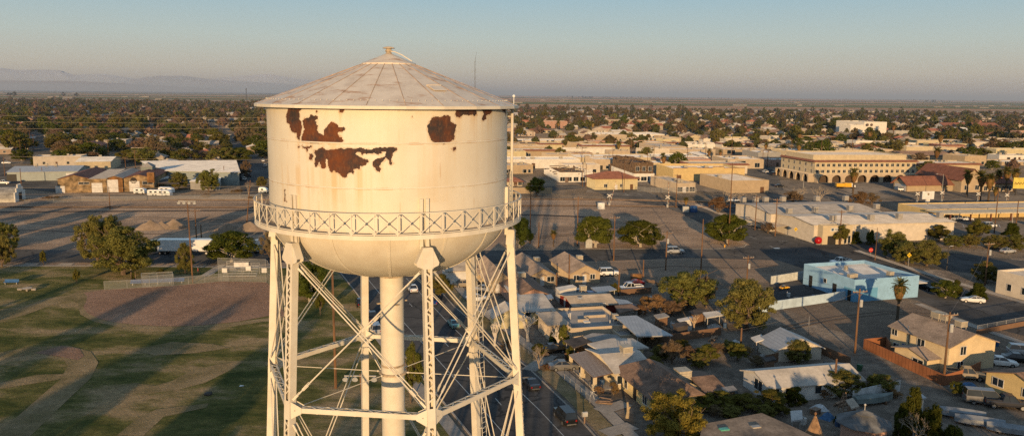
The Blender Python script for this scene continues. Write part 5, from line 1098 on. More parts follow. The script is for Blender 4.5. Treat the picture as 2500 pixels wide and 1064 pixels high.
w_, d_, h_ = dims(c); block(c, 2.6, 6.4, 2.1, 'gable_x', 'housecream', 'shingle', .8, x0=-2.6, y0=1.6); s = MB(); s.slab([(0,0,2.9),(0,4,2.9),(0,4,2.9),(0,0,2.9)], .05)
opening(c, 'L', 8.6, .1, 1.0, 2.0, w_, d_, 'door', DOORS['blue'], x0=0, y0=0); opening(c, 'L', 3.2, .4, 2.0, 1.1, w_, d_, 'window', x0=-2.62)
vent(c, .3, d_*.72, h_-2.5, 3.2, .07); s = MB(); s.tube([(-.1, d_*.66, 0), (-.1, d_*.66, h_)], .08, 6); s.build('downpipe', CHROME, c)
OF = stripes('fence_orange', (.29,.115,.05), (.16,.065,.03), 'X', .18, .85, duty=.15, var=.2)
wallline('board_fence', 'orange board fence round the two storey house', [(2172,862),(2162,846),(2108,851),(2303,942),(2345,930),(2392,908)], 1.75, OF, .12, 'fence')
c = bld('yellow_bungalow', 'yellow bungalow with brown gable roof at the edge of the picture', (2560,1010), 2405, 2700, 968, ang=16, roof='gable_x', wall='yellow', rm='brown', rise=1.6, w=11, wins=(('L',1,1.0,1.8,1.1,.80),('L',1,1.0,1.2,1.1,.35)), acs=((.2,.2,1.2,1.2),), vents=2)
c = roofpoly('flat_roof_building', 'broad tan flat roof with two small skylights at the bottom of the picture', [(1715,1034),(1860,1007),(1948,1046),(2040,1090),(1990,1140),(1700,1110)], 3.4, 'beige', mat('roof_dusty_tan', (.25,.20,.155), .95, .3, .35, fine=.2), cat='building')
for x, y, q in ((1768,1048,'skylight_green'), (1845,1042,'skylight_white')):
    g = G(x, y, 3.4); s = MB(); s.box(-.55,.55,-.32,.32,3.38,3.55); s.build('skylight', mat(q, (.12,.42,.30) if 'green' in q else (.4,.36,.3), .3), c, loc=(g[0]-c.location.x, g[1]-c.location.y, 0), rz=R(16))
# gazebo and spire
X, Y = G(2105,1075); c = thing('gazebo', 'octagonal grey roofed gazebo with pink wall', 'gazebo', (X,Y,0)); s = MB(); s.lathe([(3.4,2.5),(1.0,3.5),(.9,3.5)], 8); s.lathe([(1.0,3.5),(1.1,3.62),(.1,4.0)], 8); s.lathe([(3.4,2.42),(3.4,2.5)], 8); s.build('roof', mat('gazebo_roof', (.15,.155,.16), .9, .3, .8), c); s = MB(); s.lathe([(2.8,0),(2.8,2.45)], 8); s.build('wall', WL['pink'], c)
s = MB(); s.tube([(0,0,4),(0,0,4.6)], .05); s.ico((0,0,4.7), .14); s.build('finial', VENTM, c)
X, Y = G(1984,1110); c = thing('spire', 'pointed tan playhouse spire with ball finial', 'spire', (X,Y,0)); s = MB(); s.lathe([(1.25,0),(1.25,1.9),(1.45,1.9),(.75,3.3),(.12,4.9)], 10); s.build('roof', mat('spire_tan', (.36,.22,.12), .9, .3, 2), c); s = MB(); s.tube([(0,0,4.8),(0,0,5.4)], .05); s.ico((0,0,5.2), .16); s.build('finial', mat('spire_brown', (.25,.13,.06), .7), c)
# the blue building and its walled yard
c = bld('blue_building', 'turquoise flat roofed building with parapet and white roof', (2083,738), 1960, 2240, 683, ang=17, roof='flat', wall='blue', rm='white', par=.8, cat='shop', doors=(('L',.84,1.1,2.6,'dark'),('L',.36,1.2,2.6,'dark'),('L',.08,1.0,2.3,'dark')), wins=(('L',1,2.2,.8,.8,.55),), acs=((.10,.2,-.6,1.0),(.18,.22,-.6,.9),(.72,.2,-.6,1.1),(.4,.65,-.6,.6)))
w_, d_, h_ = dims(c); s = MB(); s.lathe([(.02,0),(.4,.1),(.55,.25)], 12); s.build('satellite_dish', VENTM, c, loc=(1.2, d_*.34, h_-.2))
s = MB(); s.box(-.02, w_*.36, -.025, .0, 0, h_*.60); s.box(-.025, .0, -.02, d_*.18, 0, h_*.58); s.build('painted_patch', mat('wall_blue_dark', (.12,.32,.50), .85, .1, .6), c)
s = MB(); s.box(w_*.985, w_+2.5, .2, 2.4, h_-1.9, h_-1.75); s.build('awning', RF['white'], c)
WB = mat('wall_pale_blue', (.40,.50,.58), .85, .15, .5)
wallline('yard_wall', 'pale blue block wall in front of the turquoise building yard', [(1850,765),(1890,757),(2000,741),(2092,726)], 1.9, WB, .2)
wallline('yard_wall', 'pale back wall of the turquoise building yard in shade', [(1882,694),(1959,681)], 1.9, mat('wall_pale_back', (.46,.48,.45), .85), .2)
sheet('yard_paving', px((1885,750),(1880,695),(1960,684),(2080,726),(1995,738)), .10, ASPH)
# grey warehouse with a row of rooftop coolers
c = bld('grey_warehouse', 'wide pale grey warehouse with rooftop coolers and cream entrance', (1985,594), 1845, 2326, 549, ang=11, roof='gable_x', wall='pale', rm='pale', rise=.9, d=21, cat='warehouse')
w_, d_, h_ = dims(c); block(c, w_-8, 24, h_+.2, 'gable_x', 'pale', 'grey', 1.0, x0=-2, y0=21.3)
for fx, fy in ((.17,.15),(.44,.15),(.66,.2),(.97,.22),(.06,.9),(.28,1.0),(.56,1.05),(.80,1.15)): cooler(c, w_*fx, 21*fy, h_+.5+.5*(fy if fy < .5 else 1-fy if fy<1 else .2), 1.5, 1.6, m=mat('cooler_grey', (.36,.34,.31), .6))
for fx in (.02,.12,.2,.34,.62,.86): cooler(c, w_*fx-1, 44.0, h_+.8, 1.6, 1.6, m=mat('cooler_grey', (.36,.34,.31), .6))
block(c, 9.5, 2.6, h_+.2, 'flat', 'cream', 'grey', par=.4, x0=1.2, y0=-2.6); s = MB(); s.box(3.6, 8.2, -2.68, -2.6, h_-1.6, h_-.5); sg = s.build('sign_board', mat('sign_white', (.62,.60,.55), .7), c); s = MB(); s.box(3.9, 4.6, -2.7, -2.66, h_-1.4, h_-.7); [s.box(4.9, 7.6-.5*k, -2.7, -2.66, h_-.95-.3*k, h_-.83-.3*k) for k in range(2)]; s.build('sign_mark', mat('sign_blue', (.06,.12,.2), .7), sg)
opening(c, 'F', 4.2, .05, 2.6, 2.5, w_, d_, 'door', DOORS['dark'], x0=0, y0=-2.6)
for u in (6.8, 8.6, 9.8): opening(c, 'F', u, .3, .8, 2.2, w_, d_, x0=0, y0=-2.6)
s = MB(); s.slab([(-4.6,14,2.6),(-.1,14,2.9),(-.1,33,2.9),(-4.6,33,2.6)], .15); s.build('side_canopy', RF['tan'], c)
X, Y = G(1997,597); c = thing('red_ball_sculpture', 'big glossy red ball beside the cream warehouse entrance', 'sculpture', (X,Y,0)); s = MB(); s.ico((0,0,1.25), 1.08, n=20, m=12); s.build('ball', mat('red_gloss', (.42,.012,.015), .25), c, smooth=True); s = MB(); s.lathe([(.7,0),(.6,.3)], 12); s.lathe([(.01,.3),(.6,.3)], 12); s.build('base', CONC, c)
c = bld('canopy_building', 'long yellow building with flat canopy on brown posts', (2262,534), 2225, 2600, 511, ang=10, roof='flat', wall='yellow', rm='grey', d=16, par=.4, cat='building')
w_, d_, h_ = dims(c); s = MB(); s.box(-1, w_+1, -8.5, -.3, h_-.6, h_-.2); s.build('canopy', mat('canopy_cream', (.55,.47,.33), .8), c)
for k in range(7): s = MB(); s.box(3+k*8, 3.4+k*8, -7.8, -7.4, 0, h_-.6); s.build('post', mat('post_brown', (.15,.06,.04), .8), c)
c = bld('stucco_building', 'pinkish stucco building with two dark windows at the picture edge', (2600,760), 2430, 2760, 700, ang=18, roof='flat', wall='pale', rm='pale', par=.5, w=16, cat='building', wins=(('L',1,1.2,1.0,1.4,.80),('L',1,1.2,1.0,1.4,.58),('L',1,1.2,1.0,1.4,.3)))
# backyard clutter
roofpoly('shed_roof', 'white corrugated shed roof on posts behind the big olive tree', [(1715,762),(1760,757),(1778,766),(1725,775)], 2.4, rm='white', posts=True, cat='shed')
roofpoly('lean_to', 'sagging brown board lean-to beside the red bungalow', [(1500,745),(1540,741),(1562,752),(1512,764)], 2.3, rm='brown', posts=True, cat='shed')
roofpoly('lean_to', 'pale blue tarp lean-to behind the red bungalow', [(1500,728),(1530,732),(1545,740),(1512,742)], 2.2, rm='metal', posts=True, cat='shed')
roofpoly('shed_roof', 'dark tar paper shed roof among the dry backyard shrubs', [(1680,760),(1706,751),(1730,757),(1698,769)], 2.4, 'brown', 'dark', cat='shed')
roofpoly('shed_roof', 'small white shed roof beside the pollarded stumps', [(1653,778),(1690,771),(1697,777),(1660,785)], 2.2, 'siding', 'white', cat='shed')
roofpoly('trailer_shed', 'white box trailer parked behind the twin cottages', [(1356,701),(1398,694),(1408,700),(1366,710)], 2.6, 'siding', 'white', inset=.05, cat='trailer')
roofpoly('backyard_awning', 'grey sheet awning beside the parked white pickup', [(1442,701),(1490,697),(1506,706),(1460,715)], 2.4, rm='metal', posts=True, cat='awning')
roofpoly('tent_canopy', 'white arched tent canopy in the cluttered yard behind the mobile home', [(1930,1002),(1958,1000),(1960,1022),(1932,1026)], 2.2, rm='white', posts=True, cat='canopy')
roofpoly('shed_roof', 'dull plywood shed beside the white tarp fence', [(2065,975),(2082,970),(2098,990),(2080,996)], 2.2, 'brown', 'tan', cat='shed')
wallline('tarp_fence', 'white tarp fence behind the upturned boat', [(2080,985),(2120,975),(2196,958)], 1.9, mat('tarp_white', (.55,.56,.56), .7, .25, .8), .08, 'fence')
wallline('board_fence', 'dark board fence behind the mobile home yard', [(1868,890),(2000,862),(2075,895)], 1.6, WL['brown'], .1, 'fence')
wallline('board_fence', 'dark brown yard fence under the bare backyard trees', [(1560,840),(1640,835),(1760,818)], 1.5, WL['brown'], .1, 'fence')
wallline('board_fence', 'rusty sheet fence behind the dry shrubs', [(1515,722),(1590,716)], 1.4, WL['brown'], .1, 'fence')
wallline('board_fence', 'low brown fence beside the grey sedan driveway', [(1378,880),(1402,873)], 1.2, WL['brown'], .1, 'fence')
c = thing('wooden_crate', 'orange slatted wooden crate in the shaded yard', 'crate', G(1553,682), R(10)); s = MB(); s.box(-1.1,1.1,-.6,.6,0,1.3); s.build('slat_panel', WL['rustwood'], c); s = MB(); [s.box(sx*1.1-.06, sx*1.1+.06, -.66, .66, 0, 1.4) for sx in (-1, 1)]; s.build('corner_batten', TRIM, c)
chainfence('rusty chain-link fence beyond the two storey house', [(2385,815),(2500,793),(2580,778)], 1.6)
wallline('board_fence', 'brown slat fence along the lot behind the two storey house', [(2383,818),(2500,796),(2580,781)], 1.0, WL['brown'], .06, 'fence')
chainfence('chain-link front fence round the porch house yard', [(1378,930),(1420,965),(1440,985)], 1.1, 2)
chainfence('chain-link fence along the pavement by the pollarded trees', [(1268,845),(1315,885)], 1.2, 2)
c = thing('upturned_boat', 'grey green boat hull upturned beside the white tarp fence', 'boat', G(2132,985), R(12)); s = MB(); secs = []
for i in range(9):
    t = i/8; wd = 1.0*math.sin(math.pi*min(1, .25+t*.75))**.7 if i else .75; wd = max(.05, wd*(1 if t < .9 else .4)); secs.append([(-3+6*t, -wd, .5), (-3+6*t, -wd*.8, 1.1+.2*t), (-3+6*t, 0, 1.3+.25*t), (-3+6*t, wd*.8, 1.1+.2*t), (-3+6*t, wd, .5)])
loft(s, secs); s.build('hull', mat('hull_green', (.16,.19,.18), .5, .2, 1), c); s = MB(); [s.box(x-.1,x+.1,-.9,.9,0,.55) for x in (-1.6, 1.4)]; s.build('trestle', WL['brown'], c)
c = thing('step_ladder', 'pale wooden step ladder standing in the cluttered yard', 'ladder', G(2058,1005), .3); s = MB()
for sx in (-1,1): s.bar((sx*.35,-.5,0),(sx*.22,0,2.8),.08); s.bar((sx*.3,.6,0),(sx*.2,0,2.8),.06)
s.build('rail', ARMW, c); s = MB(); [s.bar((-.33+.016*k,-.5+.07*k,.35+.38*k),(.33-.016*k,-.5+.07*k,.35+.38*k),.07) for k in range(7)]; s.build('rung', ARMW, c)
c_ = c; c = thing('clothes_frame', 'bent white metal frame lying in the porch house yard', 'frame', G(1448,972), .4); c.scale = (.7,.7,.7); s = MB(); s.tube([(-1.2,-.4,.1),(-.15,.15,1.3),(1.2,.2,.3)], .04); s.tube([(-.6,.3,1.35),(.3,-.1,1.45)], .04); s.tube([(-.15,.15,1.3),(-.1,-.8,.1)], .035); s.build('tube', mat('white_tube', (.65,.64,.6), .5), c)
c = thing('mailbox', 'grey kerbside mailbox on a wooden post', 'mailbox', G(1427,1035), R(16)); s = MB(); s.box(-.07,.07,-.07,.07,0,1.1); s.build('post', ARMW, c); s = MB(); s.box(-.35,.35,-.2,.2,1.1,1.5); s.lathe([(.2,-.35),(.2,.35)], 12); s.v = [v if i < 8 else (v[2], v[0], 1.5+v[1]) for i, v in enumerate(s.v)]; s.build('box', GREYBOX, c)
c = thing('stump', 'carved pale stump standing in the hip roof house yard', 'stump', G(1531,1020), 0); s = MB(); s.tube([(0,0,0),(.1,0,1),(0,.1,2.2)], .25, 8, .12); s.tube([(.1,0,1.1),(.35,0,1.6)], .1); s.build('trunk', mat('stump_pale', (.42,.33,.2), .8), c)
# vehicles
GR = R(107)                                                     # along the tower street, away from the camera
car('suv', 1379, 1027, GR, 'black', 'black suv parked at the kerb of the tower street')
car('coupe', 1296, 944, GR, 'dark', 'dark green coupe parked at the kerb beside the tower leg')
car('sedan', 1376, 902, R(10), 'grey', 'grey sedan in the driveway beside the porch house')
car('sedan', 1350, 860, R(14), 'black', 'black sedan half under the dark carport')
car('suv', 1487, 673, R(8), 'white', 'white suv beside the tan gabled cottage')
car('pickup', 1539, 711, R(-168), 'white', 'white pickup in the yard beyond the red bungalow')
car('coupe', 1548, 697, R(-170), 'red', 'dark red car behind the white pickup')
car('coupe', 1108, 797, GR, 'teal', 'teal coupe parked on the tower street behind the struts')
car('sedan', 1007, 711, GR, 'white', 'white sedan driving away down the tower street', name='driving_car')
car('sedan', 1053, 742, GR, 'blue', 'dark blue car parked at the kerb under the green bush')
car('pickup', 908, 785, GR, 'dark', 'dark pickup parked at the park kerb behind the tower')
car('suv', 916, 812, GR, 'silver', 'silver suv parked at the park kerb behind the riser')
car('sedan', 880, 745, GR, 'black', 'black car parked at the far end of the park kerb')
car('sedan', 1133, 700, R(14), 'tan', 'tan sedan under a cover beside the white shed')
car('sedan', 1186, 712, R(14), 'silver', 'silver car parked behind the ladder leg')
car('suv', 1648, 619, R(4), 'silver', 'silver crossover driving along the cross street', name='driving_suv')
car('suv', 2258, 707, R(-70), 'black', 'black suv parked beside the turquoise building')
car('coupe', 2374, 738, R(160), 'white', 'white coupe parked under the dark street tree')
car('pickup', 2052, 646, R(195), 'white', 'white pickup roof showing behind the turquoise building')
car('pickup', 2455, 995, R(-12), 'dark', 'dark pickup parked beside the yellow bungalow')
car('van', 2402, 985, R(-12), 'grey', 'grey blue van with boards on its roof beside the dark pickup')
car('sedan', 2443, 892, R(-15), 'white', 'white sedan in the lot beyond the two storey house')
car('sedan', 2484, 883, R(-15), 'black', 'black sedan beside the white sedan in the lot')
car('suv', 2498, 868, R(-15), 'silver', 'silver suv at the end of the lot')
car('suv', 2406, 975, 0, 'grey', 'grey suv behind the boards van', s=.01) if False else None
c = car('sedan', 1915, 706, R(30), 'yellow', 'small yellow buggy in the turquoise building yard', s=.55)
for i, (x, y, cl, kd) in enumerate([(2302,538,'white','sedan'),(2330,539,'silver','suv'),(2360,539,'white','sedan'),(2415,556,'white','suv'),(2460,618,'silver','sedan'),(1792,494,'white','pickup'),(1834,520,'grey','sedan'),(2205,466,'white','suv'),(1903,457,'black','sedan'),(2560,560,'grey','suv'),(1868,423,'white','pickup'),(1885,428,'dark','suv')]):
    car(kd, x, y, R([12,190,12,15,20,5,8,-10,5,12,95,100][i]), cl, ['white sedan at the first post of the yellow canopy','silver suv under the middle of the yellow canopy','white sedan under the yellow canopy beside the silver suv','white suv on the lot beyond the yellow canopy','silver sedan among the roadside bushes','white pickup under the bare trees behind the warehouse','grey sedan on the black lot beside the warehouse','white suv before the red tiled fire hall','black sedan on the wide lot beside the arcade','grey suv at the edge of the canopy lot','white pickup waiting at the arcade corner','dark suv waiting at the arcade corner'][i], group='cars around downtown')
c = thing('dump_truck', 'yellow works truck parked before the arcade', 'truck', G(2063,460), R(178)); s = MB(); s.box(.6,4.4,-1.2,1.2,.9,2.4); s.box(.4,.7,-1.2,1.2,.9,2.8); s.box(-2.6,.3,-1.1,1.1,.8,2.6); s.build('body', CP['yellow'], c); s = MB(); s.box(-4.4,-2.7,-1.05,1.05,.7,1.7); s.box(-3.2,-2.6,-1.05,1.05,1.7,2.6); s.build('cab', CP['white'], c)
for x in (-3.6, 1.6, 3.0):
    for sy in (-1,1): s = MB(); s.lathe([(.01,-.15),(.5,-.15),(.5,.15),(.01,.15)], 14); s.v = [(x+p[0], sy*1.0+p[2], .5+p[1]) for p in s.v]; s.build('wheel', TYRE, c)
# trees of the near right side
tree('ficus', 1453, 604, 86, 522, 'round dark green street tree with white trunk, largest along the kerb', var=0, group='trimmed street trees')
tree('ficus', 1563, 603, 90, 534, 'broad green street tree before the bright wedge of dirt', var=1, group='trimmed street trees')
tree('ficus', 1774, 594, 84, 518, 'round green street tree at the avenue corner behind a tall pole', var=2, group='trimmed street trees')
tree('ficus', 1268, 605, 58, 524, 'green street tree half hidden by the tower railing', var=3, group='trimmed street trees')
tree('olive', 1680, 752, 130, 642, 'big wide olive brown tree beside the dirt corner lot', var=0)
tree('brown', 1724, 752, 50, 668, 'thin olive tree with pale trunk beside the wide olive brown tree', var=1)
tree('olive', 1822, 806, 132, 667, 'tall dense olive tree before the turquoise building yard', var=1)
tree('gold', 1645, 1090, 158, 942, 'large yellow green tree rising at the bottom of the picture', var=2, name='leafy_tree')
tree('conifer', 2225, 1075, 78, 948, 'tall dark conifer beside the tarp fence', var=0, group='conifers in the yard')
tree('conifer', 2270, 1085, 90, 985, 'wide dark conifer beside the row of covered boats', var=1, group='conifers in the yard')
tree('conifer', 2195, 1080, 55, 985, 'small dark conifer behind the gazebo', var=2, group='conifers in the yard')
tree('conifer', 2325, 1100, 80, 1035, 'bushy green conifer at the bottom edge of the picture', var=1, group='conifers in the yard')
bare(2238, 1095, 1003, 'tall tangled bare tree before the conifers', 3, False, mat('twig_grey', (.30,.24,.18), .9), kx=1.3)
bare(1290, 834, 768, 'white pollarded tree beside the tower leg', 0, True, mat('limewash', (.55,.50,.43), .9), 'pollarded white trees')
bare(1209, 845, 782, 'white pollarded tree behind the corner strut', 1, True, mat('limewash', (.55,.50,.43), .9), 'pollarded white trees')
bare(1362, 850, 800, 'white forked tree with a small leafy top', 2, True, mat('limewash', (.55,.50,.43), .9), 'pollarded white trees')
tree('green', 1378, 852, 30, 792, 'tuft of green leaves on the forked white tree', 'tree', None, 3, 'leafy_tree')
bare(1695, 815, 768, 'two stubby pale pollarded trunks in the backyard', 4, True, mat('stub_tan', (.42,.31,.2), .9), kx=.7)
bare(1315, 905, 842, 'thin bare tree before the dark carport', 5, False, mat('twig_grey', (.30,.24,.18), .9))
for i, (k, x, y, wd, yt, lb) in enumerate([('dry',1600,765,50,712,'tall rusty dry shrub behind the red bungalow'),('dry',1632,768,46,728,'low rusty dry shrub in the backyard'),('dry',1662,765,34,732,'orange dry shrub under the wide olive tree'),('dry',1575,752,36,718,'thorny brown shrub beside the board lean-to'),
    ('brown',1640,890,60,825,'wispy olive shrub behind the porch house'),('brown',1680,885,46,840,'pale dry reeds in the backyard'),('green',1725,885,55,840,'wispy green shrub beside the dry reeds'),('olive',1705,900,48,855,'dark olive shrub at the yard fence'),('green',1800,880,50,835,'green shrub under the short yard pole'),
    ('olive',1945,885,66,822,'wispy olive bush before the small gable house'),('olive',1960,945,50,900,'thin olive bush against the mobile home'),('olive',2055,965,100,898,'hazy olive bush at the end of the mobile home'),('olive',2150,960,72,903,'round dark bush beside the alley'),
    ('green',1760,1000,70,955,'dark hedge bush under the annex'),('green',1815,1000,80,962,'dark hedge bush before the mobile home steps'),('green',1875,995,80,950,'dark hedge bush below the mobile home windows'),('conifer',1940,985,80,945,'near black bougainvillea bush beside the leaning pole'),('green',1720,1005,60,965,'low hedge bush behind the flat tan roof'),
    ('green',1075,729,54,666,'bright green round bush at the street corner'),('conifer',1400,690,38,675,'low dark shrub between the twin cottages'),('green',1325,800,36,770,'dark shrub before the yellow siding house'),('green',1498,720,30,690,'scrubby bush beside the white pickup'),
    ('green',2335,965,36,930,'scraggly bush at the foot of the crossarm pole'),('conifer',2040,1035,18,1015,'small dark topiary bush in the yard'),('conifer',2065,1030,18,1008,'second small dark topiary bush in the yard'),('conifer',2105,1020,22,1003,'dark topiary bush beside the boat'),('dry',1498,965,26,925,'reddish vine bush against the porch house'),('green',1395,880,26,845,'green bush beside the arched gate')]):
    tree(k, x, y, wd, yt, lb, 'bush', None, i % 4, 'bush')
for i, (k, x, y, wd, yt, lb) in enumerate([('olive',2178,630,62,550,'tall olive tree before the grey warehouse'),('olive',2212,645,62,582,'round olive tree beside the yellow road sign'),('olive',2262,650,78,580,'wide round olive tree at the road corner'),('green',2052,598,34,548,'dark tree beside the warehouse entrance'),('conifer',2090,596,34,566,'dark bush along the warehouse wall'),('conifer',2124,598,32,560,'dark round tree along the warehouse wall'),
    ('green',2292,590,46,548,'green tree at the warehouse corner'),('olive',2325,606,48,570,'olive bush in the roadside row'),('olive',2368,604,44,562,'pale olive bush in the roadside row'),('green',2385,585,50,535,'tall green tree on the canopy lot'),('olive',2428,608,60,570,'broad olive bush in the roadside row'),('olive',2478,612,50,568,'olive bush at the end of the roadside row'),('conifer',2468,580,60,545,'dark tree on the canopy lot'),
    ('olive',2405,690,60,632,'thin olive tree beside the stucco building'),('ficus',2308,728,56,680,'green street tree with pale trunk beside the avenue'),('conifer',2333,720,40,684,'dark street tree behind the pale trunk tree'),('conifer',2385,730,66,692,'dark bushy street tree over the white coupe'),('olive',1905,560,26,536,'small tree beside the warehouse side canopy'),('dry',1880,552,30,528,'low dry bush beside the avenue pavement'),('brown',1875,570,34,540,'scrubby tree beside the warehouse canopy'),
    ('brown',1935,500,46,462,'brown leafless bush behind the warehouse'),('dry',2100,505,54,462,'orange brown tree behind the warehouse roof'),('brown',2128,500,40,468,'grey bush behind the warehouse roof'),('dry',1755,520,50,475,'brown scrub tree at the avenue bend'),('green',1310,480,46,432,'dark palm-like bush beside the burnt shop')]):
    tree(k, x, y, wd, yt, lb, 'tree', 'trees around the grey warehouse', i % 4)
for i, (x, y, yt, lb) in enumerate([(1948,500,455,'white vase shaped bare tree behind the warehouse'),(2002,500,453,'tallest vase shaped bare tree behind the warehouse'),(1808,505,466,'bare tree beside the white pickup'),(1772,508,462,'bare tree before the tan corner block'),(1838,495,470,'bare tree at the lot corner')]): bare(x, y, yt, lb, 6+i, False, mat('twig_pale', (.40,.33,.25), .9), 'bare trees along the lot', 1.1)
palm(2190, 782, 676, 'fan palm with brown skirt before the turquoise wall', None, 0, .92)
palm(1351, 603, 561, 'short fan palm on the bright dirt beside the kerb', None, 1, 1.1)
palm(1674, 515, 480, 'short shaggy palm at the level crossing', None, 2, 1.0)
palm(2082, 475, 408, 'tall palm before the arcade', 'palms around downtown', 0, 1.0)
for i, (x, y, yt, lb) in enumerate([(2360,480,412,'palm beside the red tiled gable'),(2392,490,415,'tall palm beside the billboard'),(2412,495,420,'palm with thick skirt at the crossing'),(2428,497,455,'short palm at the crossing signs'),(2455,470,405,'palm behind the billboard'),(2475,470,408,'palm with thin trunk behind the billboard'),(1730,395,362,'palm at the parking canopy'),(1758,393,365,'small palm at the parking canopy'),(2435,465,412,'palm between the tiled roof and billboard')]): palm(x, y, yt, lb, 'palms around downtown', i % 3, .95)
# poles
for a in [(1409,600,480,'bare topped pole left of the largest street tree',1),(1498,637,527,'crossarm pole between the two round street trees',1),(1625,660,565,'crossarm pole with grey transformer beside the silver crossover',1,True),(1711,662,535,'pole without arms on the dirt corner',0),(1778,600,398,'tallest pole beside the avenue corner tree',0),(1843,562,478,'crossarm pole at the warehouse side',1),(1892,577,484,'double crossarm pole beside the warehouse canopy',2),
          (1650,508,425,'pole with crossarm at the level crossing',1),(2049,597,513,'pole before the warehouse front',1),(2404,697,591,'pole with transformer beside the stucco building',1,True),(2087,862,705,'pole with transformer standing in the dirt lot',1,True),(1823,692,624,'pole with transformer behind the olive tree',1,True),(2427,570,458,'tall pole over the canopy building',0),(2480,552,488,'pole at the end of the canopy building',0),
          (2302,940,761,'thick pole with transformer before the two storey house',1,True),(2036,964,875,'leaning short pole before the mobile home',0),(1808,848,800,'short pole in the backyard',0),(1389,694,620,'thin pole before the tan cottage',0),(1358,724,666,'short pole beside the box trailer',0),(1510,722,655,'short pole beside the parked white pickup',0),(1570,677,634,'short pole beside the wooden crate',0),
          (1294,595,465,'pole behind the tower railing',0),(1315,605,543,'stub pole beside the tower railing',0),(1523,470,395,'pole behind the red roof depot',0),(1430,458,400,'pole beside the burnt shop',0),(1422,456,395,'pole before the burnt shop wall',0),(1785,398,330,'pole over the yellow zigzag shop',0),(2003,400,340,'pole behind the arcade parapet',0)]:
    pole(a[0], a[1], a[2], a[3].replace('left of', 'beside'), a[4], R(14), a[5] if len(a) > 5 else False)
pole(1973, 818, 772, 'thin metal post in the dirt lot', 0, 0, False, STEEL, .05, None, 'metal_post', 'post')
pole(2253, 795, 772, 'thin white vent post beside the palm', 0, 0, False, STEEL, .05, None, 'metal_post', 'post') if False else None
def streetlight(xb, yb, yt, label, side=-1, m=STEEL, ln=3.0):
    X, Y = G(xb, yb); h_ = zat(X, Y, yt); o = thing('street_light', label, 'street light', (X, Y, 0), 0, 'street lights'); b = MB(); b.tube([(0,0,-.2),(0,0,h_)], .12, 8, .07); b.build('shaft', m, o); b = MB(); b.tube([(0,0,h_-.5),(side*ln*.5,-.1,h_-.05),(side*ln,-.2,h_)], .05, 6); b.build('arm', STEEL, o); b = MB(); b.ico((side*ln,-.2,h_), .3, (1.6,.7,.35)); b.build('lamp', GREYBOX, o); return o
streetlight(2136, 636, 556, 'wooden street light pole at the stop sign', -1, WOOD); streetlight(2311, 660, 600, 'dark street light post on the corner island', 1, DARKSTEEL, .6); streetlight(2468, 572, 510, 'pale metal street light on the canopy lot', 1); streetlight(1961, 460, 402, 'street light before the arcade', 1, STEEL, 4); streetlight(2299, 478, 425, 'street light before the tiled gable', -1, STEEL, 3)
# signs
def sign(xb, yb, yt, label, shape, c, mark=None):
    X, Y = G(xb, yb); h_ = max(1.6, zat(X, Y, yt)); o = thing({'stop':'stop_sign','diamond':'railway_sign','cross':'crossing_sign'}.get(shape,'road_sign'), label, 'sign', (X, Y, 0), R(6)); b = MB(); b.tube([(0,0,-.1),(0,0,h_)], .045, 6); b.build('post', STEEL, o)
    b = MB(); r = .62
    if shape == 'stop': n = 8; a0 = math.pi/8
    else: n = 4; a0 = 0 if shape == 'diamond' else math.pi/4
    z = h_-.45
    b.add([(r*math.cos(a0+6.2832*k/n), -.07, z+r*math.sin(a0+6.2832*k/n)) for k in range(n)] + [(r*math.cos(a0+6.2832*k/n), -.04, z+r*math.sin(a0+6.2832*k/n)) for k in range(n)], [tuple(range(n)), tuple(range(2*n-1,n-1,-1))] + [(k,n+k,n+(k+1)%n,(k+1)%n) for k in range(n)]); p = b.build('panel', mat('sign_'+label[:10], c, .5, .05), o)
    def txt(s_, sz, m, dx=0, dz=0):
        cu = bpy.data.curves.new('lettering', 'FONT'); cu.body = s_; cu.size = sz; cu.align_x = 'CENTER'; cu.align_y = 'CENTER'; cu.extrude = .004; cu.materials.append(m); t0 = bpy.data.objects.new('lettering', cu); me = bpy.data.meshes.new_from_object(t0); me.materials.clear(); me.materials.append(m); bpy.data.objects.remove(t0); t = bpy.data.objects.new('lettering', me); col.objects.link(t); t.parent = p; t.location = (dx, -.09, z+dz); t.rotation_euler = (math.pi/2,0,0)
    if shape == 'stop': txt('STOP', .42, FRAME)
    if shape == 'diamond': 
        q = MB(); [q.bar((-.28,-.08,z-.28*s_),(.28,-.08,z+.28*s_),.03,.09,up=(0,0,1)) for s_ in (-1,1)]; q.build('cross_mark', DARKSTEEL, p); txt('R', .26, DARKSTEEL, -.36); txt('R', .26, DARKSTEEL, .36)
    return o
sign(2125, 624, 606, 'red octagonal stop sign at the side street', 'stop', (.55,.03,.02)); sign(1941, 585, 556, 'yellow diamond railway warning sign before the warehouse canopy', 'diamond', (.75,.5,.02)); sign(2217, 652, 618, 'yellow diamond railway warning sign among the olive trees', 'diamond', (.75,.5,.02)); sign(1806, 590, 563, 'grey back of a street sign on the avenue corner', 'panel', (.4,.4,.4))
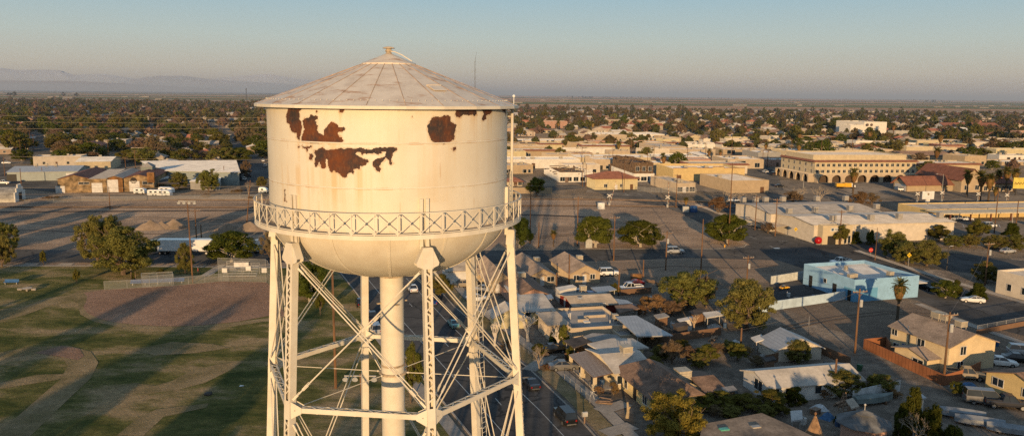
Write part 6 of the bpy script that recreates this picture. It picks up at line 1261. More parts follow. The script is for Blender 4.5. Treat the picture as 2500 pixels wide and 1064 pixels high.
def crossing(xb, yb, label, arm_top, lean):
    X, Y = G(xb, yb); o = thing('crossing_signal', label, 'crossing signal', (X, Y, 0), R(5), 'level crossing signals'); h_ = 4.6; b = MB(); b.tube([(0,0,0),(0,0,h_)], .1, 8); b.box(-.35,.35,-.3,.3,0,1.2); b.build('mast', STEEL, o); b = MB()
    for s_ in (-1,1): b.bar((-.85,-.12+.03*s_,h_-.6-.62*s_),(.85,-.12+.03*s_,h_-.6+.62*s_),.03,.3,up=(0,0,1))
    b.build('crossbuck', FRAME, o); ht = zat(X, Y, arm_top); ds = Vector((lean,0,ht-1.4)); p0 = Vector((.5,0,1.4))
    for k in range(12):
        b = MB(); b.bar(p0+ds*(k/12), p0+ds*((k+1)/12), .24, .1); b.build('gate_arm', mat('arm_red', (.42,.16,.08), .6) if k % 2 else mat('arm_white', (.72,.66,.5), .6), o)
    b = MB(); b.ico((-.55,-.1,h_-1.5), .25); b.ico((.55,-.1,h_-1.5), .25); b.box(-.55,.55,-.08,-.02,h_-1.55,h_-1.45); b.build('lamp', DARKSTEEL, o); return o
crossing(1487, 503, 'crossing signal with striped gate raised and leaning, beside the white cabinet', 441, 2.0); crossing(1629, 507, 'crossing signal with striped gate raised upright beside the short palm', 446, -.4)
crossing(2298, 494, 'crossing signal before the tiled gable roof', 462, .3); crossing(2238, 497, 'crossing signal on the far road beside the white board', 470, .3); crossing(2386, 497, 'crossing signal beside the skirted palms', 470, .2); crossing(2456, 500, 'crossing signal below the billboard', 465, .2)
c = thing('signal_cabinet', 'white square signal cabinet beside the railway', 'cabinet', G(1467,511), R(5)); b = MB(); b.box(-1.2,1.2,-.8,.8,.2,2.5); b.build('box', mat('cabinet_white', (.66,.66,.64), .5), c); b = MB(); b.box(-1.3,1.3,-.9,.9,0,.2); b.build('base', CONC, c); b = MB(); b.tube([(1.5,.2,0),(1.5,.2,3.6)], .06); b.build('pipe', STEEL, c)
c = thing('sign_board', 'blank white board on a post beyond the warehouse', 'sign', G(2264,498), R(8)); b = MB(); b.box(-2.6,2.6,-.15,.15,2.0,5.2); b.build('panel', mat('cabinet_white', (.66,.66,.64), .5), c); b = MB(); b.box(-.8,.8,-.3,.3,0,2.0); b.build('base', WL['white'], c); b = MB(); b.box(-.4,.4,-.18,-.15,3.6,4.4); b.build('emblem', mat('emblem_brown', (.25,.2,.13), .7), c)
c = thing('blue_tank', 'blue plastic tank inside a dark shelter', 'tank', G(1693,518), 0); b = MB(); b.lathe([(1.4,0),(1.4,1.9),(1.1,2.3),(.2,2.4)], 16); b.build('tank', mat('tank_blue', (.02,.07,.2), .4), c, smooth=True); b = MB(); b.box(-4,-1.8,-.5,.8,0,2.1); b.build('cabinet', GREYBOX, c)
c = thing('utility_cabinet', 'grey green utility cabinet under the largest street tree', 'cabinet', G(1437,605), R(5)); b = MB(); b.box(-.9,.9,-.5,.5,.1,2.6); b.build('box', GREYBOX, c); b = MB(); b.box(-1,1,-.6,.6,0,.1); b.build('base', CONC, c)
c = thing('fire_hydrant', 'yellow fire hydrant at the avenue corner', 'hydrant', G(1769,604)); b = MB(); b.lathe([(.2,0),(.2,.1),(.14,.12),(.14,.65),(.17,.68),(.1,.82),(.02,.86)], 12); b.build('barrel', CP['yellow'], c, smooth=True); b = MB(); b.box(-.26,.26,-.06,.06,.45,.57); b.build('outlet', CP['yellow'], c)
c = thing('billboard', 'roadside billboard with yellow, green and red panels', 'billboard', G(2497,478), R(-6)); b = MB(); b.box(-4.6,4.6,-.2,.2,3.2,8.0); b.build('panel', mat('billboard_yellow', (.62,.50,.10), .6), c); b = MB(); b.box(1.0,4.55,-.26,-.2,3.3,4.9); b.build('green_panel', mat('billboard_green', (.25,.42,.12), .6), c); b = MB(); b.box(1.0,4.55,-.26,-.2,6.6,7.9); b.build('red_panel', mat('billboard_red', (.45,.06,.04), .6), c)
b = MB(); [b.tube([(-4.0+1.1*k,-.24,5.0),(-3.6+1.1*k,-.24,6.0),(-3.1+1.1*k,-.24,5.1)], .12, 5) for k in range(4)]; b.build('brush_mark', mat('billboard_brown', (.2,.08,.02), .6), c)
for x in (-3,3): b = MB(); b.box(x-.2,x+.2,-.1,.3,0,3.2); b.build('post', DARKSTEEL, c)
X, Y = G(1871,605) if False else G(1896,607); c = thing('lane_arrow_sign', 'small pale blue panel lying on the avenue', 'panel', (X,Y,.12), R(8)); b = MB(); b.box(-.8,.8,-.35,.35,0,.08); b.build('sheet', mat('panel_blue', (.45,.6,.75), .3), c)
# covered boats in a row at the bottom edge
for i, (x, y, lb) in enumerate([(2345,1020,'silver covered boat at the head of the row'),(2390,1040,'silver covered boat in the middle of the row'),(2470,1060,'long silver covered boat at the picture edge')]):
    c = thing('covered_boat', lb, 'boat', G(x, y), R(-22), 'row of covered boats'); c.scale = (.8,.72,.7); b = MB(); secs = []
    for k in range(9): t = k/8; wd = 1.2*(1-abs(2*t-1)**4*.6); secs.append([(-3.6+7.2*t,-wd,.6),(-3.6+7.2*t,-wd*.9,1.5),(-3.6+7.2*t,0,1.9+.15*math.sin(3*t)),(-3.6+7.2*t,wd*.9,1.5),(-3.6+7.2*t,wd,.6)])
    loft(b, secs); b.build('cover', mat('boat_cover', (.24,.26,.28), .45, .2, 1), c); b = MB(); [b.box(q-.15,q+.15,-1,1,0,.6) for q in (-1.8,1.8)]; b.build('cradle', DARKSTEEL, c)
# ================================================================== west side: warehouses, railway yard, park
def quonset():
    N = G(35,494); ang = R(14); o = thing('quonset_hut', 'corrugated half round hut with stepped white false front', 'hut', (*N,0), ang); b = MB(); r = 5.2; n = 12; L_ = 26; nx = 40; vs = []; fs = []
    for i in range(nx+1):
        rr = r + (.07 if i % 2 else 0)
        for k in range(n+1): a = math.pi*k/n; vs.append((-L_*i/nx, r - rr*math.cos(a), rr*math.sin(a)))
    for i in range(nx):
        for k in range(n): q = i*(n+1)+k; fs.append((q,q+1,q+n+2,q+n+1))
    b.add(vs, fs); b.build('shell', mat('quonset_metal', (.34,.32,.28), .5, .3, .4, metal=.2), o)
    b = MB()
    for y0, y1, h in ((-.3,1.6,3.6),(1.6,3.2,5.0),(3.2,7.2,6.3),(7.2,8.8,5.0),(8.8,10.8,3.6)): b.box(.05,.5,y0,y1,0,h)
    f = b.build('false_front', WL['white'], o); b = MB(); b.box(.45,.58,3.6,6.8,0,3.2); b.build('door', DOORS['dark'], f)
quonset()
sh = dict(cat='warehouse')
bld('metal_warehouse', 'long grey green metal warehouse with pale blue roof', (190,440), 19, 210, 418, 'R', 16, 'gable_x', 'metal', 'metal', rise=1.6, d=26, doors=(('F',.06,4,3.2,'dark'),('F',.92,5,3.4,'white')), acs=((.3,.5,1.6,1.2),(.45,.5,1.6,1.2),(.6,.45,1.6,1.2)), **sh)
bld('cream_warehouse', 'cream warehouse with low white gable roof', (271,415), 187, 296, 394, 'R', 16, 'gable_x', 'cream', 'white', rise=1.5, d=28, vents=4, acs=((.55,.5,1.4,1.4),), **sh)
bld('yellow_gable_house', 'small yellow gabled house among dark bushes', (160,398), 117, 190, 388, 'R', 16, 'gable_y', 'yellow', 'grey', apex=378, d=14, wins=(('F',1,2.4,1.0,1.0,.4),))
b = bld('plank_warehouse', 'weathered plank warehouse with rusty gable roof, end of the row', (222,470), 143, 256, 436, 'R', 14, 'gable_y', 'wood', 'rust', apex=427, d=36, doors=(('F',.06,3.5,2.8,'white'),), wins=(('F',1,3.5,4,.8,.8),), **sh)
bld('plank_warehouse', 'narrow grey lean-to warehouse between the plank gables', (262,470), 222, 290, 436, 'R', 14, 'shed', 'wood', 'grey', rise=.8, d=34, doors=(('F',.4,4,4,'white'),), **sh)
bld('plank_warehouse', 'orange brown plank warehouse with grey roof and white door', (301,469), 262, 330, 434, 'R', 14, 'gable_y', 'rustwood', 'grey', rise=.9, d=34, doors=(('F',.3,5,5.2,'white'),), **sh)
c = bld('plank_warehouse', 'tan plank warehouse with round fan opening in its gable', (377,467), 301, 415, 434, 'R', 14, 'gable_y', 'wood', 'rust', apex=426, d=34, doors=(('F',.37,4,4.4,'white'),), wins=(('F',1,3.0,4,1.2,.8),), **sh)
w_, d_, h_ = dims(c); s = MB(); s.lathe([(.01,.02),(1.25,.02),(1.25,-.1),(1.05,-.1),(1.0,0)], 20); s.v = [(w_*.35+x, -.05+z, h_-1.0+y) for x, y, z in s.v]; f = s.build('fan_opening', WL['dark'], c); s = MB(); [s.bar((w_*.35-1.0*math.cos(a), -.18, h_-1-1.0*math.sin(a)), (w_*.35+1.0*math.cos(a), -.18, h_-1+1.0*math.sin(a)), .25, .05) for a in (0,1.05,2.1)]; s.build('blade', TRIM, f)
s = MB(); s.box(w_-2.5, w_+.3, -.5, 1.5, h_-2, h_+2.2); s.build('elevator_head', WL['rustwood'], c)
N = G(372,452); bld('hoist_tower', 'pale boxy hoist tower with pyramid roof over the plank warehouses', (374,452), 346, 382, 407, 'R', 14, 'hip', 'sage', 'grey', rise=1.6, over=.2, cat='tower')
roofpoly('white_roof_store', 'wide store with bright white roof and rooftop coolers', [(343,393),(577,391),(587,421),(381,416)], 6.0, WL['metal'], 'white', cat='store', inset=1.2)
roofpoly('white_roof_shed', 'low shed with bright white roof behind the bare trees', [(462,443),(475,433),(541,431),(536,444)], 3.6, 'grey', 'white', cat='shed')
roofpoly('lean_to_roof', 'beige lean-to roof beside the hoist tower', [(379,425),(384,413),(413,424),(412,434),(380,441)], 3.5, 'cream', 'white', cat='shed')
roofpoly('open_shed', 'dark open shed with rusty roof among the trees', [(385,447),(396,437),(437,437),(438,449)], 3.2, rm='dark', posts=WL['dark'], cat='shed')
c = wallline('graffiti_wall', 'dark block wall with white graffiti', [(546,443),(590,440)], 3.4, mat('wall_slate', (.07,.075,.085), .85), .2)
N = G(546,443); N2 = G(590,440); dd = Vector((N2[0]-N[0], N2[1]-N[1])); L_ = dd.length; b = MB()
for k, pts in enumerate([[(0,0),(0,1.6),(.7,1.6),(.8,.9),(.1,.8)],[(1.1,.3),(1.8,1.1),(1.1,1.2),(1.0,.3),(1.8,.2)],[(2.2,0),(2.1,1.5)],[(2.1,.1),(2.9,.3),(2.7,1.1),(2.2,.9)],[(3.2,1.4),(3.4,.1),(4.0,.2)],[(4.2,1.5),(4.5,.8),(4.9,1.5)],[(4.5,.8),(4.4,.1)]]): b.tube([(2.2+p[0]*.9, -.16, 1.0+p[1]) for p in pts], .1, 4)
g = b.build('graffiti_mark', mat('graffiti_white', (.62,.62,.62), .7), c); g.rotation_euler.z = math.atan2(dd.y, dd.x)
# caravans
def rv(x, y, L_, label, rz=0.0, name='motorhome'):
    o = thing(name, label, 'motorhome', G(x, y), rz, 'parked motorhomes'); b = MB(); h = 2.7
    secs = [[(a,-1.15,.5),(a,-1.2,1.6),(a,-1.12,hh-.1),(a,0,hh),(a,1.12,hh-.1),(a,1.2,1.6),(a,1.15,.5)] for a, hh in ((-L_/2,h-.25),(-L_/2+.3,h),(L_/2-1.4,h),(L_/2-.5,h-.3),(L_/2,1.7))]
    loft(b, secs); b.build('body', CP['white'], o); b = MB(); [b.box(-L_/2+1.0+k*2.0,-L_/2+2.0+k*2.0,-1.23,-1.15,1.5,2.1) for k in range(int(L_/2.2))]; b.build('window', PANE, o); b = MB(); b.box(-L_/2+.2,L_/2-.4,-1.235,-1.16,1.0,1.15); b.build('stripe', mat('rv_stripe', (.12,.25,.28), .5), o)
    for a in (-L_*.25, -L_*.12, L_*.33):
        for sy in (-1,1): b = MB(); b.lathe([(.01,-.12),(.4,-.12),(.4,.12),(.01,.12)], 12); b.v = [(a+p[0], sy*1.05+p[2], .4+p[1]) for p in b.v]; b.build('wheel', TYRE, o)
rv(391,479,9.5,'long white motorhome before the plank warehouses', R(-6)); rv(343,474,4.6,'small white camper with its nose to the plank warehouse', R(-4)); rv(407,472,6,'white motorhome roof behind the long motorhome', R(-6)); rv(643,472,3.4,'white box caravan beside the leaning dead tree', R(3)); rv(222,400,7,'white caravan between the metal and cream warehouses', R(5))
# long trailers at the roadside
def semi(x, y, L_, tractor, label, rz):
    o = thing('semi_truck', label, 'truck', (*G(x, y), .08), rz, 'semi trailers on the park road'); b = MB(); b.box(-L_/2,L_/2,-1.3,1.3,1.1,4.0); b.build('trailer', CP['white'], o); b = MB(); b.box(-L_/2+1,L_/2-1,-1.1,1.1,.75,1.1); b.build('chassis', DARKSTEEL, o)
    for a in (L_/2-1.5, L_/2-2.8, -L_/2+.6, -L_/2+1.9):
        for sy in (-1,1): b = MB(); b.lathe([(.01,-.15),(.5,-.15),(.5,.15),(.01,.15)], 12); b.v = [(a+p[0], sy*1.05+p[2], .5+p[1]) for p in b.v]; w_ = b.build('wheel', TYRE, o); b = MB(); b.lathe([(.01,-.17),(.26,-.17),(.26,.17),(.01,.17)], 10); b.v = [(a+p[0], sy*1.05+p[2], .5+p[1]) for p in b.v]; b.build('rim', RIM, w_)
    if tractor:
        b = MB(); x0 = -L_/2-.6; loft(b, [[(x0,-1.2,.7),(x0,-1.2,3.9),(x0,1.2,3.9),(x0,1.2,.7)],[(x0-1.9,-1.2,.7),(x0-1.9,-1.2,3.6),(x0-1.9,1.2,3.6),(x0-1.9,1.2,.7)],[(x0-2.6,-1.15,.6),(x0-2.6,-1.15,2.3),(x0-2.6,1.15,2.3),(x0-2.6,1.15,.6)],[(x0-4.4,-1.0,.6),(x0-4.4,-1.0,1.9),(x0-4.4,1.0,1.9),(x0-4.4,1.0,.6)]]); b.build('cab', CP[tractor], o)
        b = MB(); b.add([(x0-1.93,-1.0,2.5),(x0-2.57,-.98,2.35),(x0-2.57,.98,2.35),(x0-1.93,1.0,2.5)], [(0,1,2,3)]); b.box(x0-1.8,x0-1.0,-1.23,-1.19,2.2,3.1); b.build('window', PANE, o)
        for sy in (-1,1): b = MB(); b.lathe([(.01,-.15),(.5,-.15),(.5,.15),(.01,.15)], 12); b.v = [(x0-3.4+p[0], sy*1.0+p[2], .5+p[1]) for p in b.v]; b.build('wheel', TYRE, o)
semi(462,621,15.2,'green','long white semi trailer with dark green cab behind the park trees', R(2)); 
c = thing('box_truck', 'white truck cab beyond the round park tree', 'truck', (*G(622,618),.08), R(182), 'semi trailers on the park road'); b = MB(); loft(b, [[(-1.3,-1.2,.7),(-1.3,-1.2,3.7),(-1.3,1.2,3.7),(-1.3,1.2,.7)],[(.6,-1.2,.7),(.6,-1.2,3.3),(.6,1.2,3.3),(.6,1.2,.7)],[(1.1,-1.15,.6),(1.1,-1.15,2.1),(1.1,1.15,2.1),(1.1,1.15,.6)],[(2.6,-1,.6),(2.6,-1,1.8),(2.6,1,1.8),(2.6,1,.6)]]); b.build('cab', CP['white'], c); b = MB(); b.add([(.63,-1,2.9),(1.08,-.98,2.2),(1.08,.98,2.2),(.63,1,2.9)], [(0,1,2,3)]); b.build('window', PANE, c)
for a in (-.6,1.8):
    for sy in (-1,1): b = MB(); b.lathe([(.01,-.15),(.5,-.15),(.5,.15),(.01,.15)], 12); b.v = [(a+p[0], sy*1.0+p[2], .5+p[1]) for p in b.v]; b.build('wheel', TYRE, c)
# sand heaps
SANDM = groundmat('sand', (.19,.15,.11), (.24,.185,.14), (.28,.22,.165), .3, 2, 1, .4)
def heap(x, y, w_, h_, label, seed):
    from mathutils import noise
    X, Y = G(x, y); b = MB(); n = 36; m = 14; vs = []; fs = []
    for i in range(m+1):
        t = i/m
        for k in range(n):
            a = 6.2832*k/n; rr = w_/2*t*(1+.25*noise.noise(Vector((math.cos(a)*1.2+seed, math.sin(a)*1.2, 0)))); z = h_*(1-t)**.95*(1+.22*noise.noise(Vector((math.cos(a)*t*2.5, math.sin(a)*t*2.5+seed, 3)))) - (.1 if i == m else 0)
            vs.append((rr*math.cos(a), rr*.62*math.sin(a), z))
    for i in range(m):
        for k in range(n): fs.append((i*n+k,(i+1)*n+k,(i+1)*n+(k+1)%n,i*n+(k+1)%n))
    b.add(vs, fs); o = b.build('sand_heap', SANDM, smooth=True, loc=(X, Y, .05)); tag(o, label, 'sand heap', 'sand heaps on the yard')
heap(368,559,10.5,2.9,'wide sand heap behind the olive trees',1); heap(425,557,8.5,2.9,'bright pointed sand heap beside the floodlight pole',5); heap(396,558,7.5,2.3,'low sand heap joining its two neighbours',9); heap(560,565,10,2.6,'small shaded sand heap in the yard',13); heap(612,568,12,3.4,'shaded sand heap beside the tower',17)
# trees of the park
tree('olive', 302, 671, 150, 543, 'huge olive tree with a stout orange trunk in the park', var=2); tree('olive', 240, 645, 96, 515, 'tall drooping olive tree behind the huge olive tree', var=3); tree('olive', 275, 640, 64, 513, 'tallest crown of the drooping olive clump', var=1); tree('olive', 5, 652, 62, 556, 'drooping olive tree cut by the picture edge', var=0)
tree('ficus', 566, 640, 104, 560, 'dense dark green round tree beside the semi trailer', var=1); tree('olive', 452, 668, 66, 583, 'thin sparse olive tree before the white trailer', var=1, kw=.8); tree('brown', 660, 640, 50, 558, 'brownish tree beside the tower leg', var=2)
tree('ficus', 755, 735, 78, 630, 'dark green tree with pale trunk behind the tower braces', var=2); tree('green', 782, 770, 22, 702, 'small young tree with a mulch ring behind the braces', var=1); tree('green', 1003, 985, 56, 838, 'leafy street tree leaning behind the riser pipe', var=3)
for i, (x, y, wd, yt, lb) in enumerate([(106,649,14,610,'spindly young tree beside the park path'),(187,692,16,655,'tiny young tree on the lawn'),(326,690,12,664,'young tree tied between two stakes'),(395,680,22,655,'wispy young tree behind the blue dugout bench')]): tree('green', x, y, wd, yt, lb, 'tree', 'young park trees', i % 4, 'young_tree')
c = thing('tree_stakes', 'two pale stakes round the young tree', 'stakes', G(326,692)); 
for x in (-.5,.5): b = MB(); b.tube([(x,0,0),(x*.9,.1,2.6)], .06); b.build('stake', ARMW, c)
for x, y, yt, lb in [(28,642,560,'drooping olive branch trunk at the picture edge')]: pass
for i, (k, x, y, wd, yt, lb) in enumerate([('olive',510,470,52,402,'tall sparse tree before the white roof store'),('olive',437,462,42,415,'sparse tree beside the dark open shed'),('brown',600,440,30,388,'pale bare tree beside the street'),('dry',505,482,26,472,'round tumbleweed bush on the yard'),('olive',640,460,26,425,'bush beside the tower wall'),('ficus',585,395,58,358,'dark green tree at the street corner'),('olive',555,398,60,356,'olive tree behind the white roof store'),('conifer',90,402,44,383,'dark bush beside the yellow gabled house')]): tree(k, x, y, wd, yt, lb, 'tree', None, i % 4)
bare(606, 475, 440, 'leaning dead tree at the yard fence', 2, False, mat('twig_grey', (.30,.24,.18), .9))
# poles of the west side
def flood(xb, yb, xt, yt, label, n=4):
    X, Y = G(xb, yb); h_ = zat(X, Y, yt); o = thing('floodlight_pole', label, 'floodlight pole', (X, Y, 0), 0, 'ball field floodlights'); dx = AT(xt, yt, Y)[0]-X; b = MB(); b.tube([(0,0,-.3),(dx,0,h_)], .2, 8, .13); b.build('shaft', WOOD, o, smooth=True); b = MB(); b.bar((dx-1.9,-.15,h_-.2),(dx+1.9,-.15,h_-.2),.12,.14); b.build('crossarm', STEEL, o)
    for k in range(n): x = dx-1.7+3.4*k/(n-1); b = MB(); b.lathe([(.05,0),(.16,.1),(.36,.45),(.33,.45),(.1,.12)], 12); b.v = [(x+p[0], -.2-p[2]*.75, h_-.32+p[1]*.7-p[2]*.5) for p in b.v]; b.build('lamp', GREYBOX, o)
flood(471,691,457,489,'wooden floodlight pole with four lamps beside the ball field'); flood(893,1085,880,912,'floodlight bank low behind the back tower leg')
pole(820, 948, 655, 'dark brown pole behind the tower braces', 0, 0, False, WOOD, .2, None, xt=811)
for a in [(480,590,510,'pole with small box behind the floodlight pole',1),(492,588,548,'stub pole beside the sand heap',0),(269,512,456,'black pole behind the tallest olive crown',0),(52,451,411,'dark pole before the metal warehouse',0),(104,440,408,'dark pole at the warehouse wall',0),(307,415,383,'crossarm pole above the plank warehouses',1),(331,412,366,'tall pole with two crossarms above the warehouses',2),(548,447,405,'lamp pole before the white roof store',0),(12,430,383,'pole at the picture edge',0),(601,560,440,'leaning thin pole in the yard',0)]: pole(*a, xt=(a[0]+10 if a[0]==601 else None))
# railway-yard and park wires, light strands against the dark trees
for (x0,y0,x1,y1,Y,lb) in [(-40,281,700,287,180,'high bright wire across the far trees'),(-40,295,700,299,178,'second high wire across the far trees'),(-40,313,700,310,176,'bright wire above the palms'),(-40,380,760,389,174,'bright wire before the warehouses'),(-40,458,700,452,172,'wire across the plank warehouse doors'),(-40,474,700,466,171,'wire across the motorhomes'),(-40,486,700,484,170,'lower wire above the railway'),(1230,470,2000,500,280,'bright wire before the level crossing'),(1230,452,2000,468,282,'thin wire behind the level crossing')]:
    wire(AT(x0,y0,Y), AT(x1,y1,Y), lb, .35, .024, WIREL, 'long bright wires')
T = POLETOP
for a, b_, lb in [((1409,600),(1498,637),'wire between the street tree poles'),((1498,637),(1625,660),'wire from the crossarm pole to the transformer pole'),((1625,660),(1823,692),'wire over the dirt corner lot'),((1823,692),(2087,862),'wire to the pole in the dirt lot'),((2087,862),(2302,940),'wire to the two storey house pole'),((1843,562),(1892,577),'wire along the warehouse side'),((1892,577),(2049,597),'wire along the warehouse front'),((1778,600),(1843,562),'wire at the avenue corner'),((2404,697),(2302,940),'wire down to the two storey house'),((2087,862),(1808,848),'service wire over the small gable house')]: wire(T[a], T[b_], lb, .8, .018)
# ball field fittings
chainfence('chain-link fence along the clay infield with bench behind', [(255,708),(420,699),(540,688),(558,687)], 1.9, 4)
chainfence('tall chain-link backstop behind the bleachers', [(534,686),(650,690),(655,694)], 5.3, 5)
chainfence('tall chain-link fence running towards the tower', [(655,694),(672,712),(690,756)], 5.0, 4)
c = thing('dugout_bench', 'long blue bench in the fenced dugout', 'bench', G(385,694), R(14)); b = MB(); b.box(-5.5,5.5,-.35,.35,.55,.7); b.build('seat', mat('bench_blue', (.02,.12,.32), .5), c); b = MB(); b.box(-5.5,5.5,.3,.38,.75,1.25); b.build('backrest', mat('bench_blue2', (.02,.10,.28), .5), c)
for x in (-5,-2.5,0,2.5,5): b = MB(); b.box(x-.06,x+.06,-.3,.3,0,.55); b.build('leg', STEEL, c)
chainfence('dugout chain-link cage around the blue bench', [(347,703),(424,696),(422,690),(346,694),(347,703)], 2.5, 3)
def bleach(x, y, wd, n, label, rz=R(4)):
    o = thing('bleacher', label, 'bleachers', G(x, y), rz)
    for k in range(n): b = MB(); b.box(-wd/2,wd/2,.75*k,.75*k+.32,.4+.42*k,.47+.42*k); b.build('seat', mat('bleacher_metal', (.52,.50,.46), .4, .1, 1, metal=.2), o)
    for k in range(5): x_ = -wd/2+wd*k/4; b = MB(); b.bar((x_,0,0),(x_,.75*n,.42*n),.07); b.bar((x_,.75*n,0),(x_,.75*n,.42*n+1),.07); b.build('frame', STEEL, o)
    b = MB(); [b.bar((-wd/2,.75*n,.42*n+q),(wd/2,.75*n,.42*n+q),.06) for q in (.5,1.0)]; b.build('guard_rail', STEEL, o)
bleach(584,678,7.4,5,'silver bleachers behind the backstop')
for x, y, lb in [(548,660,'small white sign panel on the backstop, beside the bleachers'),(589,646,'wide white sign panel above the bleachers'),(645,660,'white sign panel on the backstop near the tower leg'),(606,655,'small white sign panel over the bleacher steps')]:
    X, Y = G(590,690); X, Y, Z = AT(x, y, Y-.3); o = thing('field_sign', lb, 'sign', (X, Y, Z), R(4), 'panels on the backstop'); b = MB(); ww = 1.6 if 'wide' in lb else .55; b.box(-ww,ww,-.03,.03,-.5,.5); b.build('panel', mat('panel_white', (.62,.60,.56), .6), o); b = MB(); b.box(-ww-.05,ww+.05,-.05,.06,.5,.56); b.build('edge', STEEL, o)
c = thing('picnic_bench', 'blue park bench on the lawn edge', 'bench', G(28,694), R(4)); b = MB(); b.box(-1.5,1.5,-.3,.3,.5,.6); b.build('seat', mat('bench_blue', (.02,.12,.32), .5), c); b = MB(); b.box(-1.5,1.5,.28,.36,.6,1.1); b.build('backrest', mat('bench_blue', (.02,.12,.32), .5), c); b = MB(); [b.box(x-.05,x+.05,-.25,.3,0,.5) for x in (-1.2,1.2)]; b.build('leg', STEEL, c)
c = thing('round_table', 'pale round concrete table on the lawn', 'table', G(66,711)); b = MB(); b.lathe([(.01,.75),(1.0,.75),(1.0,.66),(.2,.6),(.2,0)], 20); b.build('top', CONC, c)
for i, (x, lb) in enumerate([(46,'first pale block seat beside the round table'),(51,'second pale block seat beside the round table'),(80,'pale seat on the sunny side of the table'),(85,'outermost pale seat on the sunny side')]): c = thing('block_seat', lb, 'seat', G(x, 709), .2*i, 'block seats round the table'); b = MB(); b.lathe([(.01,.5),(.26,.5),(.3,.45),(.22,0)], 10); b.build('block', CONC, c)
c = thing('drinking_fountain', 'white drinking fountain under the huge olive tree', 'fountain', G(321,658)); b = MB(); b.box(-.2,.2,-.2,.2,0,1.1); b.build('pedestal', WL['white'], c); b = MB(); b.lathe([(.05,1.1),(.4,1.25),(.4,1.32),(.05,1.2)], 14); b.build('bowl', WL['white'], c)
c = thing('person', 'person in red top and dark trousers standing by the park path', 'person', G(484,671), 2.0)
def person(o, top, leg, skin=(.35,.2,.13)):
    b = MB(); v = [(0,0,.95,.15),(0,0,1.2,.15),(0,0,1.42,.17),(0,0,1.52,.07),(0,.01,1.66,.105),(0,.01,1.75,.07),(.1,0,.9,.095),(.11,.02,.48,.068),(.12,-.01,.08,.05),(.12,.12,.04,.045),(-.1,0,.9,.095),(-.12,.0,.48,.068),(-.13,-.02,.08,.05),(-.13,.1,.04,.045),(.2,0,1.4,.065),(.25,0,1.12,.05),(.25,.08,.88,.036),(.25,.1,.79,.03),(-.2,0,1.4,.065),(-.26,0,1.12,.05),(-.25,.08,.88,.036),(-.25,.1,.79,.03)]
    E_ = [(0,1),(1,2),(2,3),(3,4),(4,5),(0,6),(6,7),(7,8),(8,9),(0,10),(10,11),(11,12),(12,13),(2,14),(14,15),(15,16),(16,17),(2,18),(18,19),(19,20),(20,21)]
    me = bpy.data.meshes.new('body'); me.from_pydata([p[:3] for p in v], E_, []); ob = bpy.data.objects.new('body', me); col.objects.link(ob); ob.parent = o
    sk = ob.modifiers.new('skin', 'SKIN'); me.skin_vertices.new() if not me.skin_vertices else None
    for i, p in enumerate(v): me.skin_vertices[0].data[i].radius = (p[3], p[3])
    me.skin_vertices[0].data[0].use_root = True; ob.modifiers.new('sub', 'SUBSURF').render_levels = 2
    m = bpy.data.materials.new('clothed_body'); m.use_nodes = True; t = m.node_tree; N = t.nodes; L = t.links; tc = N.new('ShaderNodeTexCoord'); sx = N.new('ShaderNodeSeparateXYZ'); L.new(tc.outputs['Object'], sx.inputs[0]); r = N.new('ShaderNodeValToRGB'); r.color_ramp.interpolation = 'CONSTANT'; e = r.color_ramp.elements; e[0].color = (.03,.025,.02,1); e[1].position = .06; e[1].color = (*leg,1); k = e.new(.52); k.color = (*top,1); k = e.new(.84); k.color = (*skin,1); k = e.new(.945); k.color = (.02,.015,.012,1)
    d = N.new('ShaderNodeMath'); d.operation = 'DIVIDE'; d.inputs[1].default_value = 1.8; L.new(sx.outputs['Z'], d.inputs[0]); L.new(d.outputs[0], r.inputs[0]); L.new(r.outputs[0], N['Principled BSDF'].inputs['Base Color']); me.materials.append(m)
person(c, (.35,.06,.05), (.03,.03,.04))
c = thing('rubbish_bag', 'dark rubbish bag lying on the lawn', 'bag', G(508,965)); b = MB(); b.ico((0,0,.25), .5, (1.2,.8,.6), 10, 6); b.ico((.4,.1,.4), .18); b.build('bag', DARKSTEEL, c, smooth=True)
c = thing('paper_scrap', 'white scrap of paper on the lawn', 'litter', G(590,943)); b = MB(); b.add([(-.3,-.2,.1),(.35,-.15,.16),(.3,.2,.1),(-.25,.2,.18)], [(0,1,2,3)]); b.build('sheet', CP['white'], c)
chainfence('low chain-link fence along the railway yard', [(60,500),(200,492),(420,488),(640,486)], 1.8, 8)
for i, (x, y, wd, yt, k) in enumerate([(118,488,30,478,'dry'),(140,486,26,478,'dry'),(580,470,36,462,'dry'),(612,486,20,478,'dry')]): tree(k, x, y, wd, yt, ['low heap of brush and timber beside the hut','dark brush heap before the plank warehouse','scrap and weeds behind the yard fence','weeds at the foot of the dead tree'][i], 'brush', 'brush heaps', i, 'brush_heap')
# cars on the west streets
for i, (x, y, kd, cl, rz, lb) in enumerate([(16,400,'sedan','white',20,'white car on the western street'),(30,432,'van','white',110,'white van beside the metal warehouse'),(100,432,'sedan','silver',15,'silver car on the warehouse lot'),(643,395,'sedan','white',105,'white car parked on the street beside the tank'),(648,408,'suv','silver',105,'silver suv parked on the street beside the tank'),(608,432,'pickup','dark',105,'dark pickup parked before the store'),(597,440,'sedan','white',105,'white sedan before the graffiti wall'),(62,365,'sedan','white',20,'white car between the dark western trees'),(128,372,'suv','grey',105,'grey suv on the dark western street'),(7,450,'pickup','white',15,'white pickup at the picture edge')]): car(kd, x, y, R(rz), cl, lb, 'cars on the west streets')
